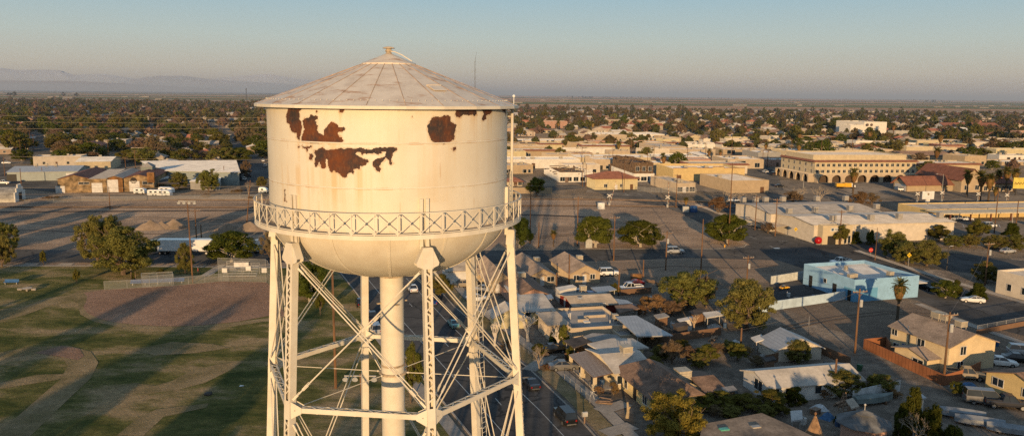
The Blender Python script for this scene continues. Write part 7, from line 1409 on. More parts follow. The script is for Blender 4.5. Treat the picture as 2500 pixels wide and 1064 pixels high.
# ================================================================== downtown and the far town
g1 = 'downtown blocks'
def dt(name, label, *a, **k):
    k.setdefault('cat','shop'); k.setdefault('group', g1)
    r_ = random.Random(len(label)*13+int(a[0][0])); roof = k.get('roof') or (a[5] if len(a) > 5 and isinstance(a[5], str) else 'flat')
    if not k.get('acs') and roof == 'flat': k['acs'] = [(r_.uniform(.1,.9), r_.uniform(.15,.8), -.45, r_.uniform(1.0,2.0)) for _ in range(r_.choice((2,3,4)))]; k['vents'] = 3
    if 'wins' not in k and not k.get('doors'): k['wins'] = [('F', r_.choice((3,4,5)), .5, r_.uniform(1.6,3.2), 2.0)]; k['doors'] = [('F', r_.uniform(.05,.95), 1.6, 2.5, r_.choice(('brown','dark','white')))]
    return bld(name, label, *a, **k)
dt('arcade_block', 'long white block with pilasters in the tower shadow', (1416,411), 1225, 1432, 389, 'R', 8, 'flat', 'white', 'white', d=22, acs=((.3,.4,-.4,2.2),(.42,.4,-.4,2.2),(.8,.5,-.4,2)), doors=(('F',.4,2,3,'brown'),('F',.75,2,2.6,'dark')))
dt('tile_strip_shop', 'tan shop with terracotta strip roof behind the tower pipe', (1356,384), 1225, 1372, 365, 'R', 8, 'flat', 'tan', 'pale', d=18, trim='tile')
dt('dark_flat_shop', 'low shop with black tar roof beside the white block', (1412,361), 1220, 1430, 351, 'R', 8, 'flat', 'tan', 'dark', d=25)
dt('long_white_shop', 'very long low pale shop row beyond the tower pipe', (1408,350), 1210, 1425, 343, 'R', 8, 'flat', 'pale', 'white', d=30)
c = dt('tile_roof_depot', 'small cream depot with red tiled hipped roof', (1452,464), 1440, 1556, 436, ang=10, roof='hip', wall='paleyellow', rm='tile', rise=2.6, over=1.1, d=14, cat='depot', wins=(('F',1,1.2,1.4,1.4,.25),('F',1,1.2,1.2,1.4,.62)), doors=(('F',.86,1.4,2.4,'brown'),('F',.5,1.2,2.3,'white')))
c = dt('burnt_shop', 'roofless burnt shop with white walls and charred rafters', (1365,445), 1328, 1447, 421, ang=8, roof='flat', wall='white', rm='dark', par=1.8)
w_, d_, h_ = dims(c); rr = random.Random(4); b = MB()
for k in range(34): x = rr.uniform(0, w_); y = rr.uniform(0, d_); a = rr.uniform(-.5,.5)+(1.57 if k % 2 else 0); L_ = rr.uniform(4, 10); b.bar((x-math.cos(a)*L_/2, y-math.sin(a)*L_/2, h_-rr.uniform(0,1.4)), (x+math.cos(a)*L_/2, y+math.sin(a)*L_/2, h_-rr.uniform(0,1.6)), .3, .35)
b.build('rafter', WL['char'], c)['kind'] = 'stuff'
c = dt('charred_building', 'two storey charred wooden building over a white shopfront', (1546,444), 1492, 1597, 424, ang=8, roof='flat', wall='white', rm='dark', par=.3); w_, d_, h_ = dims(c); zt = zat(*G(1546,444), 397); block(c, w_-1, d_-1, zt-h_, 'flat', 'char', 'dark', par=1.2, x0=.5, y0=.5, z0=h_)
for u in (.2,.5,.8): opening(c, 'F', w_*u, h_+1.2, 1.6, 2.2, w_, d_, y0=.45)
b = MB()
for k in range(26): x = rr.uniform(-2, w_); y = rr.uniform(0, d_); a = rr.uniform(0,3.1); L_ = rr.uniform(3, 8); b.bar((x-math.cos(a)*L_/2, y-math.sin(a)*L_/2, zt+rr.uniform(-.5,.9)), (x+math.cos(a)*L_/2, y+math.sin(a)*L_/2, zt+rr.uniform(-.5,.9)), .3, .3)
b.build('charred_beam', WL['char'], c)['kind'] = 'stuff'
dt('charred_annex', 'charred frame annex behind the burnt shop', (1500,425), 1488, 1545, 403, ang=8, roof='flat', wall='char', rm='dark', par=1.2, d=10)
c = dt('zigzag_shop', 'long bright yellow shop with stepped red edged parapet', (1643,442), 1602, 1817, 412, ang=6, roof='flat', wall='yellow', rm='white', par=1.2, acs=((.3,.5,-.8,2),(.6,.5,-.8,2),(.8,.4,-.8,2)), doors=(('F',.08,2.4,3,'brown'),)); w_, d_, h_ = dims(c); b = MB()
for f0, f1, q in ((0,.2,.2),(.2,.33,.7),(.33,.55,.3),(.55,.7,.9),(.7,1,.3)): b.box(w_*f0, w_*f1, -.12, .25, h_+.02, h_+q)
b.build('stepped_parapet', WL['yellow'], c)
b = MB(); [b.box(w_*f0, w_*f1, -.18, .3, h_+q+.02, h_+q+.2) for f0, f1, q in ((0,.2,.2),(.2,.33,.7),(.33,.55,.3),(.55,.7,.9),(.7,1,.3))]; b.build('coping', RF['tile'], c)
for k, u in enumerate((.28,.55,.68)): x, y = 1690+38*k, 430-2*k; tree('ficus', x, y+4, 24, 408, ['clipped dark tree before the yellow shop, by the door','clipped dark tree at the middle of the yellow shop','clipped dark tree at the end of the yellow shop'][k], 'tree', 'clipped trees before the yellow shop', k)
dt('grey_block', 'plain grey block with broken top beside the depot', (1652,471), 1588, 1697, 447, ang=12, roof='flat', wall='beige', rm='grey', par=.5)
dt('tan_corner_block', 'tan corner block with low tar paper gables on its roof', (1786,472), 1708, 1876, 441, ang=12, roof='flat', wall='tan', rm='pale', par=.5, doors=(('F',.82,1.8,2.6,'brown'),), acs=((.2,.6,-.5,1.8),))
dt('arched_stone_shop', 'stone shop with a big round arched entrance', (1776,412), 1737, 1866, 388, ang=6, roof='flat', wall='stone', rm='white', wins=(('F',1,.8,6,3.8,.35),('F',1,.8,3,2.6,.8)))
dt('back_warehouse', 'pale warehouse above the clipped trees', (1850,395), 1830, 1905, 372, ang=8, roof='flat', wall='grey', rm='white', d=25)
dt('upper_white_block', 'upper white block with long flat roof', (1455,341), 1418, 1622, 327, ang=6, roof='flat', wall='white', rm='white', d=40)
dt('windowed_block', 'cream block with a row of upstairs windows', (1528,353), 1500, 1614, 339, ang=6, roof='flat', wall='cream', rm='white', d=18, wins=(('F',5,3.4,1.8,2.2),))
dt('mansard_shop', 'cream shopping row with red tile mansard', (1421,375), 1415, 1537, 354, ang=4, roof='flat', wall='cream', rm='pale', trim='tile', d=20, wins=(('F',6,.6,3.5,2.4),))
dt('low_tile_shop', 'low tan shop with red tile edge beside the mansard row', (1386,388), 1370, 1445, 373, ang=5, roof='flat', wall='tan', rm='pale', trim='tile', d=14)
dt('wide_white_roof', 'wide low block with bright white roof behind the burnt shop', (1406,402), 1390, 1602, 384, ang=6, roof='flat', wall='cream', rm='white', d=30, wins=(('F',2,1,2,1.6),))
dt('grey_upper_block', 'grey stucco block with dark corner windows', (1606,378), 1560, 1675, 358, ang=8, roof='flat', wall='beige', rm='grey', wins=(('F',4,2.4,2,1.6),))
dt('white_long_block', 'long white low block behind the zigzag shop', (1612,398), 1540, 1732, 383, ang=6, roof='flat', wall='white', rm='white', d=30)
roofpoly('parking_canopy', 'long white parking canopy on posts beside the palms', [(1680,372),(1700,368),(1730,376),(1708,380)], 4, rm='white', posts=True, cat='canopy', group=g1)
dt('mission_hall', 'white hall with curved mission style gable', (1716,352), 1712, 1768, 339, ang=6, roof='gable_y', wall='white', rm='brown', apex=331, d=20, wins=(('F',1,4,1.6,2,.4),))
dt('gabled_hall', 'cream hall with brown gable roof beside the mission hall', (1676,350), 1672, 1716, 337, ang=6, roof='gable_y', wall='cream', rm='brown', apex=328, d=18)
dt('tan_long_shop', 'long tan shop with dark garage front', (1765,378), 1756, 1882, 364, ang=5, roof='flat', wall='tan', rm='pale', d=22, wins=(('F',3,.5,6,3),))
dt('tan_gable_shop', 'tan shop with low brown gables', (1812,362), 1808, 1880, 352, ang=5, roof='gable_y', wall='tan', rm='brown', apex=345, d=18)
dt('gallery_house', 'cream two storey house with tile roof among palms', (1292,325), 1285, 1345, 318, ang=8, roof='hip', wall='cream', rm='tile', rise=2, d=16)
dt('brick_school', 'long pinkish school block among dark trees', (1335,313), 1322, 1385, 296, ang=8, roof='flat', wall='pink', rm='white', d=25)
dt('long_hall', 'long tan hall with arched roof at its end', (1485,304), 1478, 1608, 293, ang=5, roof='flat', wall='tan', rm='pale', d=30)
dt('white_tower_block', 'white four storey block with ribbed side wing', (2108,330), 2040, 2163, 298, ang=14, roof='flat', wall='white', rm='white', wins=(), par=1.2)
c = dt('ribbed_wing', 'ribbed pale wing of the white four storey block', (2075,331), 2040, 2110, 305, ang=14, roof='flat', wall='white', rm='white', d=20)
X, Y = G(2108,330); 
for k in range(4): x = 2117+10*k; p = AT(x, 305, Y-.6+1.2*k*.25*10); o = thing('round_ornament', ['dark round ornament next to the wing corner','second dark round ornament from the wing corner','third dark round ornament from the wing corner','dark round ornament at the far corner'][k], 'ornament', (p[0], p[1]-1, p[2]), R(14), 'round ornaments on the white block'); b = MB(); b.lathe([(.2,0),(1.6,0),(1.6,.3),(.2,.3)], 14); b.v = [(q[0], -q[2], q[1]) for q in b.v]; b.build('ring', TRIM, o)
# arcade hotel
c = dt('arcade_hotel', 'three storey cream hotel with round arched arcade and red tile roof', (1987,445), 1905, 2233, 391, ang=8, roof='flat', wall='cream', rm='pale', par=.4, trim='tile', cat='hotel'); w_, d_, h_ = dims(c)
fh = h_*.30
for u in range(19): 
    for z in (.42,.70): opening(c, 'F', w_*(u+.5)/19, h_*z, 1.5, 1.5, w_, d_)
for u in range(6):
    for z in (.42,.70): opening(c, 'L', d_*(u+.5)/6, h_*z, 1.5, 1.5, w_, d_)
block(c, w_*.93, d_*.8, 2.6, 'flat', 'cream', 'pale', par=.6, x0=w_*.02, y0=d_*.12, z0=h_-.3)
def arcade(o, length, face, n, depth, H_):
    bay = length/n; r = bay*.36; b = MB(); k_ = 10
    for i in range(n):
        a, e = i*bay, (i+1)*bay; m = (a+e)/2; pts = [(m-r*math.cos(math.pi*q/k_), H_*.42+r*.85*math.sin(math.pi*q/k_)) for q in range(k_+1)]
        f = lambda u, z, y: (u, y, z) if face == 'F' else (y, u, z)
        for y in (-depth,):
            b.add([f(a,0,y),f(m-r,0,y),f(m-r,H_*.42,y),f(a,H_*.42,y)],[(0,1,2,3)]); b.add([f(m+r,0,y),f(e,0,y),f(e,H_*.42,y),f(m+r,H_*.42,y)],[(0,1,2,3)])
            for q in range(k_): (u0,z0),(u1,z1) = pts[q], pts[q+1]; b.add([f(u0,z0,y),f(u1,z1,y),f(u1,H_,y),f(u0,H_,y)],[(0,1,2,3)])
            b.add([f(a,H_*.42,y),f(m-r,H_*.42,y),f(m-r,H_,y),f(a,H_,y)],[(0,1,2,3)]); b.add([f(m+r,H_*.42,y),f(e,H_*.42,y),f(e,H_,y),f(m+r,H_,y)],[(0,1,2,3)])
        for u in (m-r, m+r): b.add([f(u,0,-depth),f(u,0,-depth+.7),f(u,H_*.42,-depth+.7),f(u,H_*.42,-depth)],[(0,1,2,3)])
        for q in range(k_): (u0,z0),(u1,z1) = pts[q], pts[q+1]; b.add([f(u0,z0,-depth),f(u1,z1,-depth),f(u1,z1,-depth+.7),f(u0,z0,-depth+.7)],[(0,1,2,3)])
    f = lambda u, z, y: (u, y, z) if face == 'F' else (y, u, z)
    b.add([f(0,H_,-depth),f(length,H_,-depth),f(length,H_,0.05),f(0,H_,0.05)],[(0,1,2,3)]); b.add([f(0,0,-depth),f(0,H_,-depth),f(0,H_,0),f(0,0,0)],[(0,1,2,3)]); b.add([f(length,0,-depth),f(length,H_,-depth),f(length,H_,0),f(length,0,0)],[(0,1,2,3)])
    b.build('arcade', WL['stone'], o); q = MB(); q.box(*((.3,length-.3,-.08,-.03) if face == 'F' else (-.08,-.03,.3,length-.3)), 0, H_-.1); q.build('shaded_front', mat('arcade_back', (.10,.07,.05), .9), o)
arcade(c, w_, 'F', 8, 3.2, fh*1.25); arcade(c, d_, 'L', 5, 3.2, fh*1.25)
dt('hotel_wing', 'lower cream wing with red tile strip joined to the hotel', (2236,428), 2230, 2390, 398, ang=6, roof='flat', wall='cream', rm='pale', trim='tile', d=20, cat='hotel')
dt('tile_cupola', 'square red tiled pavilion roof above the hotel', (2098,378), 2092, 2156, 364, ang=8, roof='hip', wall='cream', rm='tile', rise=4, over=1.0, d=18)
dt('long_cream_hall', 'long cream hall behind the tiled pavilion', (2140,372), 2030, 2226, 354, 'R', 6, 'flat', 'cream', 'pale', d=20)
c = dt('fire_hall', 'low hall with dark red tile roof and white garage doors', (2214,468), 2181, 2345, 449, ang=10, roof='gable_x', wall='tan', rm='tile', apex=430, over=1.2, doors=(('L',.3,4,3,'white'),('L',.7,4,3,'white')))
dt('tall_tile_gable', 'taller tan building with steep dark red tile gable', (2345,470), 2292, 2397, 437, ang=10, roof='gable_y', wall='tan', rm='tile', apex=412, over=1, d=30, wins=(('F',2,1.2,2,2),))
dt('tile_annex', 'low annex with red tile roof beside the skirted palms', (2398,468), 2396, 2472, 446, ang=8, roof='gable_x', wall='tan', rm='tile', rise=2.5, over=1, d=14)
dt('brown_roof_row', 'row of brown roofed shops behind the hotel wing', (2200,392), 2190, 2325, 380, ang=5, roof='gable_x', wall='tan', rm='brown', rise=2.5, d=22)
dt('house_with_white_trim', 'pale house with white trimmed windows behind the hotel wing', (2342,392), 2335, 2385, 381, ang=6, roof='gable_x', wall='cream', rm='tan', rise=2.4, d=14, wins=(('F',4,1.2,1.6,1.8),))
dt('tiled_school', 'long school with red tiled roofs and a chimney', (2305,318), 2292, 2442, 309, ang=6, roof='gable_x', wall='white', rm='tile', rise=5, d=24)
dt('arched_gym', 'white gym with curved pale roof before the tiled school', (2300,328), 2288, 2372, 318, ang=6, roof='gable_x', wall='white', rm='white', rise=3, d=30)
dt('edge_block', 'pinkish block at the picture edge beyond the trees', (2490,335), 2488, 2560, 320, ang=6, roof='flat', wall='pink', rm='pale', d=16)
dt('cream_store', 'long cream store among palms at the far side', (2390,350), 2380, 2488, 339, ang=6, roof='flat', wall='cream', rm='white', d=20)
dt('low_white_store', 'low white roofed store beyond the skirted palms', (2445,404), 2440, 2560, 395, ang=6, roof='flat', wall='tan', rm='white', d=20)
dt('tan_house_pair', 'small tan house with low gable behind the depot tree', (1242,455), 1238, 1275, 443, ang=8, roof='hip', wall='cream', rm='tile', rise=1.6, over=.9, d=9, cat='house')
wallline('low_wall', 'low tan wall beside the small tan house', [(1240,473),(1348,473)], 2.6, WL['tan'], .3)
chainfence('chain-link fence before the grey block', [(1555,468),(1590,470),(1700,472)], 2.2, 4)

# more commercial blocks between the named ones
DTX = []
def _far_blocks():
    rq = random.Random(31); n = 0
    ex = []
    for o in list(col.objects):
        if o.parent is None and o.get('_dims') is not None: w_, d_, h_ = dims(o); c_ = o.matrix_basis @ Vector((w_/2, d_/2, 0)); ex.append((c_.x, c_.y, math.hypot(w_, d_)/2))
    roads = [(o, [tuple(v.co[:2]) for v in o.data.vertices]) for o in col.objects if o.type == 'MESH' and o.name.startswith(('town_street','avenue','parking_lot'))]
    for _ in range(900):
        Y = rq.uniform(420, 760); xp = rq.uniform(1245, 2480) if rq.random() < .8 else rq.uniform(1245, 1900); X = (xp-1250)/F*Y*1.02; w_, d_, h_ = rq.uniform(14, 34), rq.uniform(11, 20), rq.uniform(3.8, 6.5)
        if xp > 1900 and Y < 520: continue
        r_ = math.hypot(w_, d_)/2
        if any((a-X)**2+(b_-Y)**2 < (q*.8+r_*.85)**2 for a, b_, q in ex): continue
        if any(inpoly(X, Y, [vs[i] for i in p.vertices]) for o, vs in roads for p in o.data.polygons): continue
        wc = rq.choice(('cream','tan','white','beige','paleyellow','stone','pink','pale')); rc_ = rq.choice(('white','pale','grey','tan')); tr = 'tile' if rq.random() < .15 else None
        lb = f"{'long' if w_ > 26 else 'small' if w_ < 18 else 'plain'} {wc} flat shop {'with tile edge ' if tr else ''}{'in the first rows' if Y < 560 else 'in the rear rows'} {'under the overflow pipe' if xp < 1420 else 'near the mansard row' if xp < 1600 else 'near the mission hall' if xp < 1850 else 'near the arcade' if xp < 2200 else 'near the tiled school'}"
        o = thing('town_shop', lb.replace('paleyellow','pale yellow'), 'shop', (X, Y, 0), R(8+rq.uniform(-3,8)), g1); block(o, w_, d_, h_, 'flat', wc, rc_, par=.5, x0=-w_/2, y0=-d_/2, trim=tr)
        for k in range(rq.choice((2,3,4))): opening(o, 'F', w_*rq.uniform(.08,.92), .5, rq.uniform(1.4,2.6), 1.8, w_, d_, x0=-w_/2, y0=-d_/2, bars=False)
        opening(o, 'F', w_*rq.uniform(.1,.9), .05, 1.6, 2.4, w_, d_, 'door', DOORS[rq.choice(('brown','dark','white'))], x0=-w_/2, y0=-d_/2)
        for k in range(rq.choice((1,2,3))): cooler(o, rq.uniform(-.4,.4)*w_, rq.uniform(-.3,.3)*d_, h_-.4, rq.uniform(1.0,1.8), 1.2)
        ex.append((X, Y, r_)); DTX.append((X, Y, r_)); n += 1
        if n >= 75: break
_far_blocks()
# ---- every far house its own object: a dozen kinds, copied
rh = random.Random(11)
WALLR = [mat('far_wall_a', (.40,.33,.25), .85, .12, .5, obj_rand=.35, hue=.03), mat('far_wall_b', (.46,.41,.34), .85, .1, .5, obj_rand=.2, hue=.02)]
ROOFR = {'grey roofed': mat('far_roof_grey', (.26,.24,.22), .9, .2, .4, obj_rand=.35), 'white roofed': mat('far_roof_white', (.40,.38,.36), .85, .12, .3, obj_rand=.15), 'brown roofed': mat('far_roof_brown', (.20,.13,.09), .95, .25, .5, obj_rand=.3), 'red tiled': mat('far_roof_red', (.27,.11,.07), .9, .25, .5, obj_rand=.25), 'tan roofed': mat('far_roof_tan', (.38,.31,.24), .9, .2, .4, obj_rand=.25)}
protos = []
for i, (rk, w_, d_, h_, rf, rise) in enumerate([('grey roofed',13,9,3.2,'gable_x',1.9),('brown roofed',9,13,3.2,'gable_y',2.0),('white roofed',14,10,3.3,'gable_x',1.2),('tan roofed',12,9,3.2,'hip',2.2),('red tiled',14,11,3.4,'hip',2.4),('white roofed',18,13,4.2,'flat',0),('grey roofed',11,11,3.2,'hip',2.0),('tan roofed',16,9,3.3,'gable_x',1.7),('red tiled',11,14,5.6,'gable_y',2.2),('white roofed',26,15,5.0,'flat',0)]):
    p = thing('town_house', 'x', 'house', (0,0,0)); block(p, w_, d_, h_, rf, WALLR[i % 2], ROOFR[rk], rise, .5, .5, x0=-w_/2, y0=-d_/2)
    for u in (.22,.72): opening(p, 'F', w_*u, .9, 1.5, 1.3, w_, d_, x0=-w_/2, y0=-d_/2, bars=False)
    opening(p, 'F', w_*.48, .05, 1.1, 2.1, w_, d_, 'door', DOORS['brown'], x0=-w_/2, y0=-d_/2); cooler(p, w_*.15, d_*.1, h_+(rise*.7 if rise else -.3), 1.2, .9)
    protos.append((p, rk, rf)); 
used = set(); EXPL = list(DTX)
for o in list(col.objects):
    if o.parent is None and o.get('_dims') is not None: w_, d_, h_ = dims(o); c_ = o.matrix_basis @ Vector((w_/2, d_/2, 0)); EXPL.append((c_.x, c_.y, math.hypot(w_, d_)/2))
for o in list(col.objects):
    if o.parent is None and o.get('category') in ('store','shed','building','carport') and o.get('_dims') is None: EXPL.append((o.location.x, o.location.y, 16 if o['category'] == 'store' else 6))
STREETS = []
for o in list(col.objects):
    if o.type == 'MESH' and o.name.startswith(('town_street','avenue','tower_street','cross_street','side_street','parking_lot','dirt_lot','park_grass','railway_ballast')): STREETS.append((o.name, [tuple(v.co[:2]) for v in o.data.vertices], o))
def on_street(X, Y, pad=0):
    for n, vs, o in STREETS:
        for p in o.data.polygons:
            q = [vs[i] for i in p.vertices]
            if inpoly(X, Y, q): return True
    return False
def area(xp, yp):
    if xp < 150: a = 'at the western edge of town'
    elif xp < 330: a = 'west of the plank warehouses'
    elif xp < 480: a = 'beyond the white roof store'
    elif xp < 640: a = 'beside the tank shadow street'
    elif xp < 1420: a = 'behind the overflow pipe'
    elif xp < 1600: a = 'beyond the long tan hall'
    elif xp < 1800: a = 'beyond the mission hall'
    elif xp < 2030: a = 'west of the white block'
    elif xp < 2180: a = 'round the white four storey block'
    elif xp < 2350: a = 'round the tiled school'
    else: a = 'at the eastern picture edge'
    return a
def depthword(Y): return 'on the first far streets' if Y < 560 else 'in the middle rows' if Y < 850 else 'in the far rows' if Y < 1300 else 'under the horizon fields'
placed = []; nh = 0; first = {}
rows = []
Y = 395.0
while Y < 2500: rows.append(Y); Y += 19 + Y*.017
from mathutils import noise as mnoise
def town_density(X, Y): return .55 + 1.0*(mnoise.noise(Vector((X/170, Y/240, 3.1)))*.9+.45)
def in_street(X, Y):                                            # the street grid of the far town
    a = R(14); u, v = X*math.cos(a)+Y*math.sin(a), -X*math.sin(a)+Y*math.cos(a)
    return (v % 92) < 9 or (u % 128) < 11
def free(X, Y, r):
    if in_street(X, Y): return False
    for (a, b_, q) in EXPL:
        if (a-X)**2+(b_-Y)**2 < (q+r)**2: return False
    return not on_street(X, Y)
HOUSEPOS = []
for Y in rows:
    half = Y*.70; X = -half
    while X < half:
        xx, yy = X+rh.uniform(-6,6), Y+rh.uniform(-7,7); X += 19+Y*.012+rh.uniform(0,9)
        px_, py_ = P(xx, yy, 3)
        if not (-20 < px_ < 2520): continue
        if 655 < px_ < 1235 and py_ > 226: continue
        if rh.random() < (.38 if px_ < 660 else .3) or not free(xx, yy, 8): continue
        if px_ < 660 and yy < 470 and not (yy > 430): continue
        HOUSEPOS.append((xx, yy, px_, py_))
rh.shuffle(HOUSEPOS); HOUSEPOS.sort(key=lambda q: q[1])
far_house_mb = {}
for i, (X, Y, px_, py_) in enumerate(HOUSEPOS):
    k = rh.choices(range(10), [8,7,8,6,4 if px_ < 1800 else 9,4,6,6,2,1.2])[0]; p, rk, rf = protos[k]
    if nh < 275:
        rz = R(rh.choice((14,14,104)) + rh.uniform(-4,4)); s = rh.uniform(.85,1.2)
        lb = f"{'low' if rf == 'flat' else 'small'} {rk} {'flat block' if rf == 'flat' else 'hipped house' if rf == 'hip' else 'gabled house'} {depthword(Y)} {area(px_, py_)}"
        lb = ' '.join(lb.split()[:16])
        if k not in first: first[k] = 1; p.location = (X,Y,0); p.rotation_euler.z = rz; p['label'] = lb; o = p
        else: o = dup(p, (X,Y,0), rz, lb)
        o.scale = (s, s, s*rh.uniform(.95,1.2)); o['group'] = 'far town houses'; nh += 1
    else: far_house_mb.setdefault(k, []).append((X, Y, R(rh.choice((14,104))), rh.uniform(.85,1.3)))
    EXPL.append((X, Y, 8))
b = MB()
for k, (p, rk, rf) in enumerate(protos):
    if k not in first:
        for c in list(p.children): [bpy.data.objects.remove(g) for g in list(c.children)]; bpy.data.objects.remove(c)
        bpy.data.objects.remove(p)
for k, lst in far_house_mb.items():
    for X, Y, rz, s in lst:
        w_, d_, h_ = (13*s, 10*s, 3.3*s) if k != 9 else (26, 15, 5); c_, q_ = math.cos(rz), math.sin(rz)
        def T_(x, y, z): return (X+x*c_-y*q_, Y+x*q_+y*c_, z)
        b.cur = k % 2; a, e = w_/2, d_/2
        b.add([T_(-a,-e,0),T_(a,-e,0),T_(a,e,0),T_(-a,e,0),T_(-a,-e,h_),T_(a,-e,h_),T_(a,e,h_),T_(-a,e,h_)], [(0,1,5,4),(1,2,6,5),(2,3,7,6),(3,0,4,7)])
        b.cur = 2 + (0,2,1,3,4,1,0,3,4,1)[k]; f = 0 if k in (5,9) else 2.0*s
        b.add([T_(-a-.4,-e-.4,h_),T_(a+.4,-e-.4,h_),T_(a+.4,0,h_+f),T_(-a-.4,0,h_+f),T_(a+.4,e+.4,h_),T_(-a-.4,e+.4,h_)], [(0,1,2,3),(3,2,4,5)]+([] if not f else []))
if b.v: o = b.build('far_rooftops', [mat('mass_wall_a',(.32,.26,.2)), mat('mass_wall_b',(.52,.46,.38)), mat('mass_roof_grey',(.27,.25,.23)), mat('mass_roof_white',(.50,.47,.43)), mat('mass_roof_brown',(.2,.13,.09)), mat('mass_roof_tan',(.38,.31,.24)), mat('mass_roof_red',(.27,.11,.07))]); o['kind'] = 'stuff'
# ---- far trees: the largest 280 one by one, the rest as one mass
rt = random.Random(23); TP = []
Y = 385.0
while Y < 3050:
    half = Y*.70; X = -half; step = 7.0+Y*.0085
    while X < half:
        xx, yy = X+rt.uniform(-step,step)*.6, Y+rt.uniform(-step,step)*.6; X += step*rt.uniform(.7,1.5)
        px_, py_ = P(xx, yy, 4)
        if not (-30 < px_ < 2530): continue
        if 662 < px_ < 1232 and P(xx, yy, 12)[1] > 228: continue
        west = px_ < 660
        dens = (.72 if west else .56) * (1.0 if Y > 600 or west else .35)
        if not west and 1240 < px_ < 1900 and Y < 640: dens *= .35
        if not west and Y < 430: dens *= .4
        if west and yy < 455: continue
        if Y > 2450 and not west: continue
        if rt.random() > dens*town_density(xx, yy): continue
        if in_street(xx, yy) and rt.random() < .85: continue
        ok = all((a-xx)**2+(b_-yy)**2 > (q*.75)**2 for a, b_, q in EXPL)
        if not ok or on_street(xx, yy): continue
        kind = rt.choices(['ficus','olive','brown','palm','green'], [5,4,3.4 if west else 1.6,1.0,3])[0]
        w_ = rt.uniform(6,14) if kind != 'palm' else 0; h_ = w_*rt.uniform(.55,.85) if kind != 'palm' else rt.uniform(8,14)
        if kind == 'palm' and Y > 1000: kind, w_, h_ = 'green', 6, 9
        if west and kind != 'palm': w_, h_ = w_*1.3, h_*1.12
        if rt.random() < .05: w_, h_ = 15, 16
        TP.append((h_/yy*(1 if kind != 'palm' else .8), xx, yy, kind, w_, h_, px_))
    Y += step*1.05
TP.sort(reverse=True); MASS = {}
WORD = {'ficus':'dark green round','olive':'olive brown loose','brown':'leafless brown','green':'green bushy'}
for i, (q, X, Y, kind, w_, h_, px_) in enumerate(TP):
    if i < 285:
        sz = 'big' if h_ > 9 else 'small' if h_ < 5.5 else 'medium'
        if kind == 'palm': lb = f"tall fan palm {depthword(Y)} {area(px_,0)}"; o = put_palm(X, Y, h_, lb, 'far town palms', rt.randrange(3), 1.0)
        else: lb = f"{sz} {WORD[kind]} tree {depthword(Y)} {area(px_,0)}"; put_tree(kind, X, Y, w_, h_, lb, 'tree', 'far town trees', rt.randrange(4), 1 if Y < 800 else 2, 'far_tree')
    else: MASS.setdefault(kind if kind != 'palm' else 'green', []).append((X, Y, w_ or 6, h_))
def mass(name, lst, m, seed):
    r_ = random.Random(seed); b = MB()
    for X, Y, w_, h_ in lst:
        n = int(max(26, min(90, 90*500/Y)))
        for _ in range(n):
            a = r_.uniform(0,6.283); u = r_.random()**.5; z = r_.uniform(.15,1); rr = w_/2*u*(1-abs(2*z-.95)**2.2*.75); c = Vector((X+rr*math.cos(a), Y+rr*math.sin(a), h_*z)); s = w_*.15*r_.uniform(.6,1.3)
            nr = Vector((math.cos(a)*.6+r_.gauss(0,.5), math.sin(a)*.6+r_.gauss(0,.5), .35+r_.gauss(0,.4))).normalized(); p = nr.orthogonal().normalized()*s; v = nr.cross(p).normalized()*s
            b.add([c-p-v*.7, c+p*.8-v, c+p+v*.8, c-p*.7+v], [(0,1,2,3)])
    o = b.build(name, m); o['kind'] = 'stuff'; return o
for i, (k, lst) in enumerate(MASS.items()): mass('far_woods', lst, {'ficus': leafmat('far_leaf_dark', (.045,.048,.018), (.12,.11,.04)), 'green': leafmat('far_leaf_mid', (.065,.058,.024), (.16,.13,.055)), 'olive': leafmat('far_leaf_olive', (.09,.07,.03), (.21,.16,.075)), 'brown': leafmat('far_leaf_brown', (.12,.085,.055), (.25,.175,.115))}[k], i)
# farm groves and sheds out on the plain
rg = random.Random(5); gl = []
for xc, yb, n, wd in [(1415,239.5,8,60),(1460,239.8,8,70),(1540,240,7,60),(1580,240,4,40),(2200,246,7,90),(2290,249,7,60),(2380,247,3,30),(1750,241,3,60),(130,236,3,200),(40,233,3,70),(560,226,3,60),(400,224,3,120)]:
    for k in range(n):
        x = xc+rg.uniform(-wd/2,wd/2); X, Y = G(x, yb+rg.uniform(-.2,.4)); gl.append((X, Y, rg.uniform(18,34), rg.uniform(14,30)))
mass('horizon_groves', gl, leafmat('hazy_leaf', (.055,.055,.045), (.085,.08,.06)), 3)
b = MB()
for k in range(46):
    x = rg.uniform(0,2500); 
    if 640 < x < 1240: continue
    yh = 231+(x-1250)*.0105; X, Y = G(x, yh+rg.uniform(7,22)); w_ = rg.uniform(8,34); b.box(X-w_,X+w_,Y,Y+12,0,rg.uniform(3,6))
o = b.build('farm_sheds', mat('shed_white', (.30,.27,.24), .8)); o['kind'] = 'stuff'
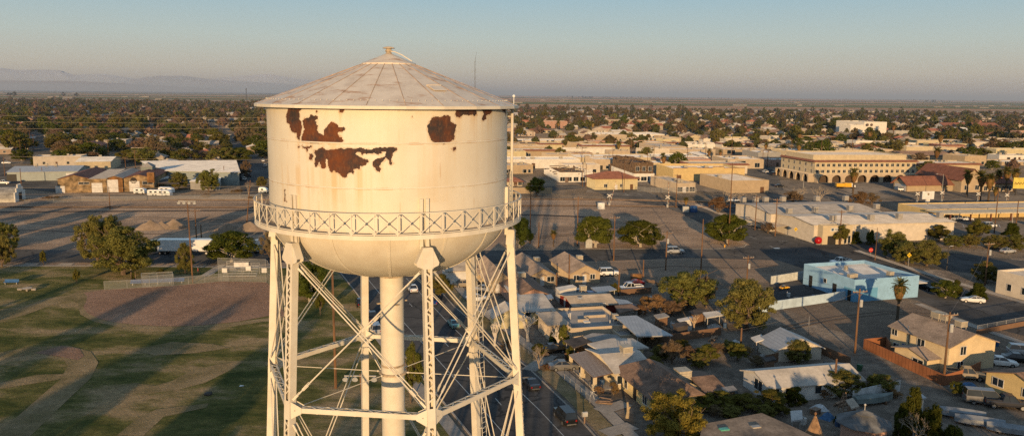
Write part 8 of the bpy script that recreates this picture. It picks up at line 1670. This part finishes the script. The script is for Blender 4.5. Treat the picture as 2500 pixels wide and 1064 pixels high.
# masts
X, Y, Z = AT(1160, 137, 600); c = thing('radio_mast', 'thin twin line radio mast behind the tank roof', 'mast', (X, Y, 0)); b = MB(); [b.bar((s_*.45,0,0),(s_*.45,0,Z-4),.16) for s_ in (-1,1)]; b.build('mast_leg', DARKSTEEL, c); b = MB(); b.bar((0,0,Z-4.5),(.3,0,Z-1),.2); b.bar((.3,0,Z-1),(1.2,0,Z+3),.12); [b.bar((-.45,0,q),(.45,0,q+3),.1) for q in range(4, int(Z-8), 6)]; b.build('lattice', DARKSTEEL, c)
X, Y = G(602, 246); zt = zat(X, Y, 216); c = thing('cell_tower', 'distant lattice phone tower above the western trees', 'tower', (X, Y, 0)); b = MB(); [b.bar((sx*2,sy*2,0),(sx*.7,sy*.7,zt),.5) for sx in (-1,1) for sy in (-1,1)]; [b.bar((-2+q*.13,0,q*zt/10),(2-q*.13,0,(q+1)*zt/10),.4) for q in range(10)]; b.build('lattice', DARKSTEEL, c); b = MB(); b.box(-2.5,2.5,-1,1,zt-6,zt-2); b.build('antenna', DARKSTEEL, c)
ph = random.Random(9)
for i in range(60):                                              # far street poles
    x = ph.uniform(1250,2480) if i < 42 else ph.uniform(20,630); y = ph.uniform(300,420) if x > 1240 else ph.uniform(300,385); X, Y = G(x, y)
    lb = f"thin far pole {depthword(Y)} {area(x,0)}"; o = thing('far_pole', lb, 'pole', (X, Y, 0), R(10), 'far street poles'); b = MB(); b.tube([(0,0,0),(0,0,11)], .2, 5, .14); b.bar((-1.4,0,10.4),(1.4,0,10.4),.16); b.build('shaft', WOOD, o)
# ---- what stands behind and beside the camera: park trees and houses whose long shadows fall into the view
rb = random.Random(77)
SL = math.tan(R(SUN_EL))
for x, y, w_, zq, yq, k in [(-140,170,12,2,270,'olive'),(-152,188,13,2,285,'ficus'),(-168,160,14,2,270,'green'),(-134,206,9,0,280,'olive'),(-182,200,14,2,300,'ficus'),(-200,175,14,2,290,'olive'),(-62,30,10,2.5,140,'brown'),(-46,14,9,3,145,'olive'),(-84,8,13,4,150,'brown'),(-104,44,9,3.5,160,'brown'),(-28,-25,8,2,120,'olive'),(-128,20,14,4,175,'green'),(-70,-50,12,3,170,'olive'),(-150,40,14,4,190,'brown'),(-40,40,8,.5,110,'green'),(-16,50,6,0,105,'green'),
                        (24,30,9,1.5,112,'olive'),(38,52,10,2.5,118,'ficus'),(52,34,10,2,120,'green'),(30,68,7,1,105,'olive'),(62,62,9,-.5,122,'ficus'),(46,70,7,2,118,'green'),(84,44,11,-.5,128,'olive'),(18,8,9,1,105,'ficus'),(98,66,10,1.5,138,'ficus'),(36,6,11,1.5,120,'olive'),(118,48,11,2.5,150,'green'),(28,80,4,0,100,'green'),(45,-30,12,1,150,'olive'),(100,-20,14,1,170,'green'),(10,-40,11,0,140,'green'),(75,-45,13,0.5,165,'ficus')]:
    put_tree(k, x, y, w_, max(3.0, zq+(yq-y)*SL), f"{WORD[k]} neighbourhood tree outside the picture", 'tree', f"{WORD[k]} trees outside the picture", rb.randrange(4), 1, 'off_picture_tree')
# ================================================================== small things lying about the yards
rc = random.Random(41)
def bin_(x, y, c, lb): o = thing('wheelie_bin', lb, 'bin', G(x, y), rc.uniform(0,3), 'wheelie bins'); b = MB(); b.add([(-.25,-.25,.05),(.25,-.25,.05),(.25,.25,.05),(-.25,.25,.05),(-.33,-.35,1.0),(.33,-.35,1.0),(.33,.33,1.0),(-.33,.33,1.0)], [(3,2,1,0),(0,1,5,4),(1,2,6,5),(2,3,7,6),(3,0,4,7),(4,5,6,7)]); b.build('body', mat('bin_'+c[0], c[1], .5), o); b = MB(); b.slab([(-.36,-.4,1.03),(.36,-.4,1.03),(.36,.36,1.1),(-.36,.36,1.1)], .06); b.build('lid', mat('bin_'+c[0], c[1], .5), o)
BLUE, GREEN, BLACK = ('blue',(.03,.09,.22)), ('green',(.03,.10,.05)), ('black',(.025,.025,.028))
for x, y, c, lb in [(1478,770,BLUE,'blue bin behind the red bungalow'),(1425,905,BLACK,'black bin beside the grey sedan driveway'),(1716,1000,BLUE,'blue bin at the stucco annex'),(1775,985,GREEN,'green bin beside the mobile home path'),(2016,900,BLACK,'black bin beside the alley fence'),(2432,846,BLUE,'blue bin behind the two storey house'),(1368,715,GREEN,'green bin beside the box trailer'),(1238,800,BLUE,'blue bin beside the yellow siding house'),(2098,905,GREEN,'green bin in the alley at the orange fence'),(1606,700,BLACK,'black bin on the dirt corner lot edge')]: bin_(x, y, c, lb)
def tarp(x, y, w_, c, lb): 
    o = thing('tarp', lb, 'tarp', G(x, y), rc.uniform(0,3), 'tarps in the yards'); b = MB(); n = 6
    vs = [((i/n-.5)*w_, (j/n-.5)*w_*.7, max(.04, (1-(2*i/n-1)**2)*(1-(2*j/n-1)**2)*.8 + rc.uniform(-.08,.12))) for i in range(n+1) for j in range(n+1)]
    b.add(vs, [(i*(n+1)+j, (i+1)*(n+1)+j, (i+1)*(n+1)+j+1, i*(n+1)+j+1) for i in range(n) for j in range(n)]); b.build('sheet', mat('tarp_'+c[0], c[1], .5, .2, 1.5), o)
TB, TW, TG = ('blue',(.05,.14,.28)), ('white',(.5,.5,.5)), ('brown',(.16,.11,.07))
for x, y, w_, c, lb in [(1530,745,3.4,TB,'blue tarp heap behind the red bungalow'),(1610,790,3,TG,'brown tarp under the dry shrubs'),(1745,800,2.6,TW,'white sheet on the ground beside the wide shed roof'),(1795,840,2.4,TW,'pale sheet beside the short backyard pole'),(1905,905,3,TG,'brown tarp behind the mobile home'),(2000,1000,2.4,TW,'white sheet heap in the cluttered yard'),(2020,1020,2.2,TB,'blue sheet heap in the cluttered yard'),(1330,868,2,TG,'brown mat beside the pollarded trees'),(2340,950,2.6,TW,'pale sheet over junk at the crossarm pole'),(2365,945,2.4,TB,'bluish tarp beside the scraggly bush'),(1500,790,2.6,TG,'brown tarp beside the parapet house')]: tarp(x, y, w_, c, lb)
def planks(x, y, L_, lb):
    o = thing('plank_pile', lb, 'plank pile', G(x, y), rc.uniform(0,3), 'plank piles'); 
    b = MB()
    for k in range(7): q = rc.uniform(-.5,.5); b.bar((-L_/2+rc.uniform(0,.4), q, .12+.09*k), (L_/2-rc.uniform(0,.5), q+rc.uniform(-.4,.4), .12+.09*k), .22, .07)
    b.build('plank', ARMW, o)['kind'] = 'stuff'
for x, y, L_, lb in [(1558,800,3,'grey plank pile behind the patio roof'),(1625,808,3.5,'plank pile against the dark yard fence'),(1740,830,3,'pale planks leaning in the backyard'),(2055,990,3,'plank pile beside the step ladder'),(1475,985,2.4,'plank pile before the porch house'),(1935,880,3,'planks beside the small gable house'),(1590,690,3,'plank pile beside the wooden crate')]: planks(x, y, L_, lb)
def junk(x, y, lb, k):
    o = thing(('water_drum','old_cooker','junk_box')[k], lb, ('drum','cooker','box')[k], G(x, y), rc.uniform(0,3), 'yard junk'); b = MB()
    if k == 0: b.lathe([(.01,0),(.35,0),(.37,.05),(.35,.3),(.37,.33),(.35,.36),(.35,.6),(.37,.63),(.35,.9),(.3,.92),(.01,.9)], 14)
    elif k == 1: b.box(-.35,.35,-.35,.35,.05,.9); b.box(-.35,.35,.25,.35,.9,1.15)
    else: b.box(-.6,.6,-.45,.45,0,.7); b.box(-.64,.64,-.49,.49,.7,.78)
    b.build('body', mat(('drum_blue','cooker_white','box_brown')[k], ((.05,.1,.2),(.5,.5,.48),(.2,.13,.08))[k], .5, .3, 3), o); b = MB(); b.box(-.2,.2,-.5,-.36,.35,.42); b.build('handle', CHROME, o)
for x, y, lb, k in [(1520,760,'blue drum behind the lean-to board roof',0),(1642,800,'white cooker among the backyard sheds',1),(1700,790,'brown box beside the pollarded stumps',2),(1770,800,'blue drum under the wide shed roof',0),(1860,880,'white cooker at the fence of the small gable house',1),(1990,1010,'brown box in the cluttered yard',2),(2045,1040,'blue drum beside the topiary bushes',0),(1960,1035,'white cooker below the tent canopy',1),(2350,960,'brown box at the crossarm pole',2),(1340,895,'brown box on the strip by the pavement',2),(1470,940,'blue drum beside the porch columns',0),(1690,745,'brown box under the wide olive tree',2),(1925,725,'white cooker in the walled yard',1),(1945,735,'brown box in the walled yard',2),(1985,730,'blue drum in the walled yard',0)]: junk(x, y, lb, k)
for p, q in (((1462,1005),(1530,985)),((1545,1040),(1475,1060)),((1400,905),(1440,895)),((1290,905),(1345,868))): strip('driveway', px(p, q), 2.4, .135, CONC)
for i in range(9): strip('parking_line', px((1525+32*i,473),(1535+33*i,478)), .15, .10, LINE)
for i in range(12): strip('parking_line', px((2262+22*i,548),(2266+22*i,556)), .15, .12, LINE)
for pts, wd in (([(1300,580),(1400,570),(1540,575),(1680,560)],.5),([(1300,584),(1400,574),(1540,579),(1680,564)],.5),([(1520,660),(1640,650),(1800,655),(1900,648)],.5),([(1905,800),(2030,775),(2160,760),(2330,770)],.5),([(1915,806),(2040,781),(2170,766),(2340,777)],.5),([(60,540),(200,545),(340,530),(620,540)],.6),([(60,545),(200,550),(340,535),(620,545)],.6)): strip('tyre_track', px(*pts), wd, .11, groundmat('tyre_track', (.10,.08,.06), (.12,.09,.07), (.15,.115,.09), .3, 2))

for k, (x, y, kd, wd, yt, lb) in enumerate([(1545,838,'green',36,812,'green shrub at the end of the patio roof'),(1592,848,'brown',50,812,'grey twiggy shrub along the dark fence'),(1612,878,'olive',48,838,'olive shrub before the dark fence'),(1748,866,'brown',48,832,'twiggy shrub beside the short pole'),(1778,858,'olive',44,826,'olive shrub below the tall olive tree'),(1822,868,'dry',40,842,'dry brush between the short pole and gable house'),(1848,895,'brown',44,866,'twiggy brush at the gable house fence'),(1702,876,'dry',44,846,'rusty brush in the middle of the backyards'),(1662,862,'green',46,828,'green brush behind the box cooler'),(1596,900,'olive',44,866,'olive brush behind the hip roof house'),(1902,955,'olive',48,915,'olive shrub against the mobile home wall'),(1992,948,'brown',50,905,'thin twiggy shrub over the mobile home roof'),(2012,972,'dry',40,945,'dry brush behind the plywood shed'),(2102,962,'green',46,930,'green shrub at the tarp fence end'),(1868,1018,'olive',54,985,'olive hedge shrub above the flat tan roof'),(1902,1012,'green',50,978,'green hedge shrub above the tent canopy'),(1782,1020,'olive',54,985,'olive hedge shrub over the green skylight'),(1742,1018,'brown',50,985,'brown hedge shrub beside the gold tree'),(2132,946,'brown',44,918,'twiggy shrub in the alley'),(2182,972,'dry',40,948,'dry brush beside the tall dark conifer'),(1532,808,'dry',34,788,'dry brush beside the patio roof posts'),(1470,748,'green',30,728,'shrub at the red bungalow wall'),(1330,905,'dry',26,886,'dry plant on the strip by the pavement'),(1318,872,'green',40,838,'dark shrub below the pollarded tree'),(1352,840,'conifer',40,808,'dark shrub at the stucco annex wall'),(1640,772,'brown',50,730,'leafless shrub between the dry shrubs'),(1560,770,'dry',40,738,'tawny brush behind the lean-to roof'),(1240,860,'brown',36,825,'twiggy bush behind the tower strut'),(1462,962,'dry',26,938,'red leaved shrub at the porch steps')]):
    tree(kd, x, y, wd, yt, lb, 'bush', 'bushes in the yards', k % 4, 'bush')
for pts, z, wl, rm, lb in [([(1596,768),(1622,763),(1634,771),(1606,777)],2.2,'brown','grey','small grey shed roof among the dry shrubs'),([(1640,790),(1672,784),(1684,792),(1652,799)],2.2,'dark','dark','small black shed roof beside the stumps'),([(1568,806),(1600,800),(1612,810),(1580,817)],2.0,'brown','brown','brown shed roof before the dark yard fence'),([(1862,872),(1888,868),(1896,876),(1870,881)],2.0,'brown','dark','dark shed roof before the small gable house'),([(2218,965),(2250,960),(2262,970),(2230,976)],2.2,'siding','metal','grey metal shed roof beside the tarp fence'),([(1760,945),(1790,940),(1800,950),(1770,956)],2.1,'brown','grey','grey shed roof behind the annex')]:
    roofpoly('garden_shed', lb, pts, z, wl, rm, cat='shed', inset=.3, group='garden sheds')
for x, y, rz, cl, kd, lb in [(1590,742,30,'dark','sedan','dark sedan among the dry shrubs'),(1460,735,12,'blue','van','pale blue van behind the red bungalow roof'),(1415,722,12,'silver','sedan','silver sedan beside the white box trailer'),(1780,975,100,'black','sedan','black sedan at the mobile home path'),(2355,925,-14,'tan','pickup','tan pickup in the shade of the yellow bungalow'),(1165,735,14,'white','sedan','white sedan under the tower ladder')]: car(kd, x, y, R(rz), cl, lb, 'cars in the yards')
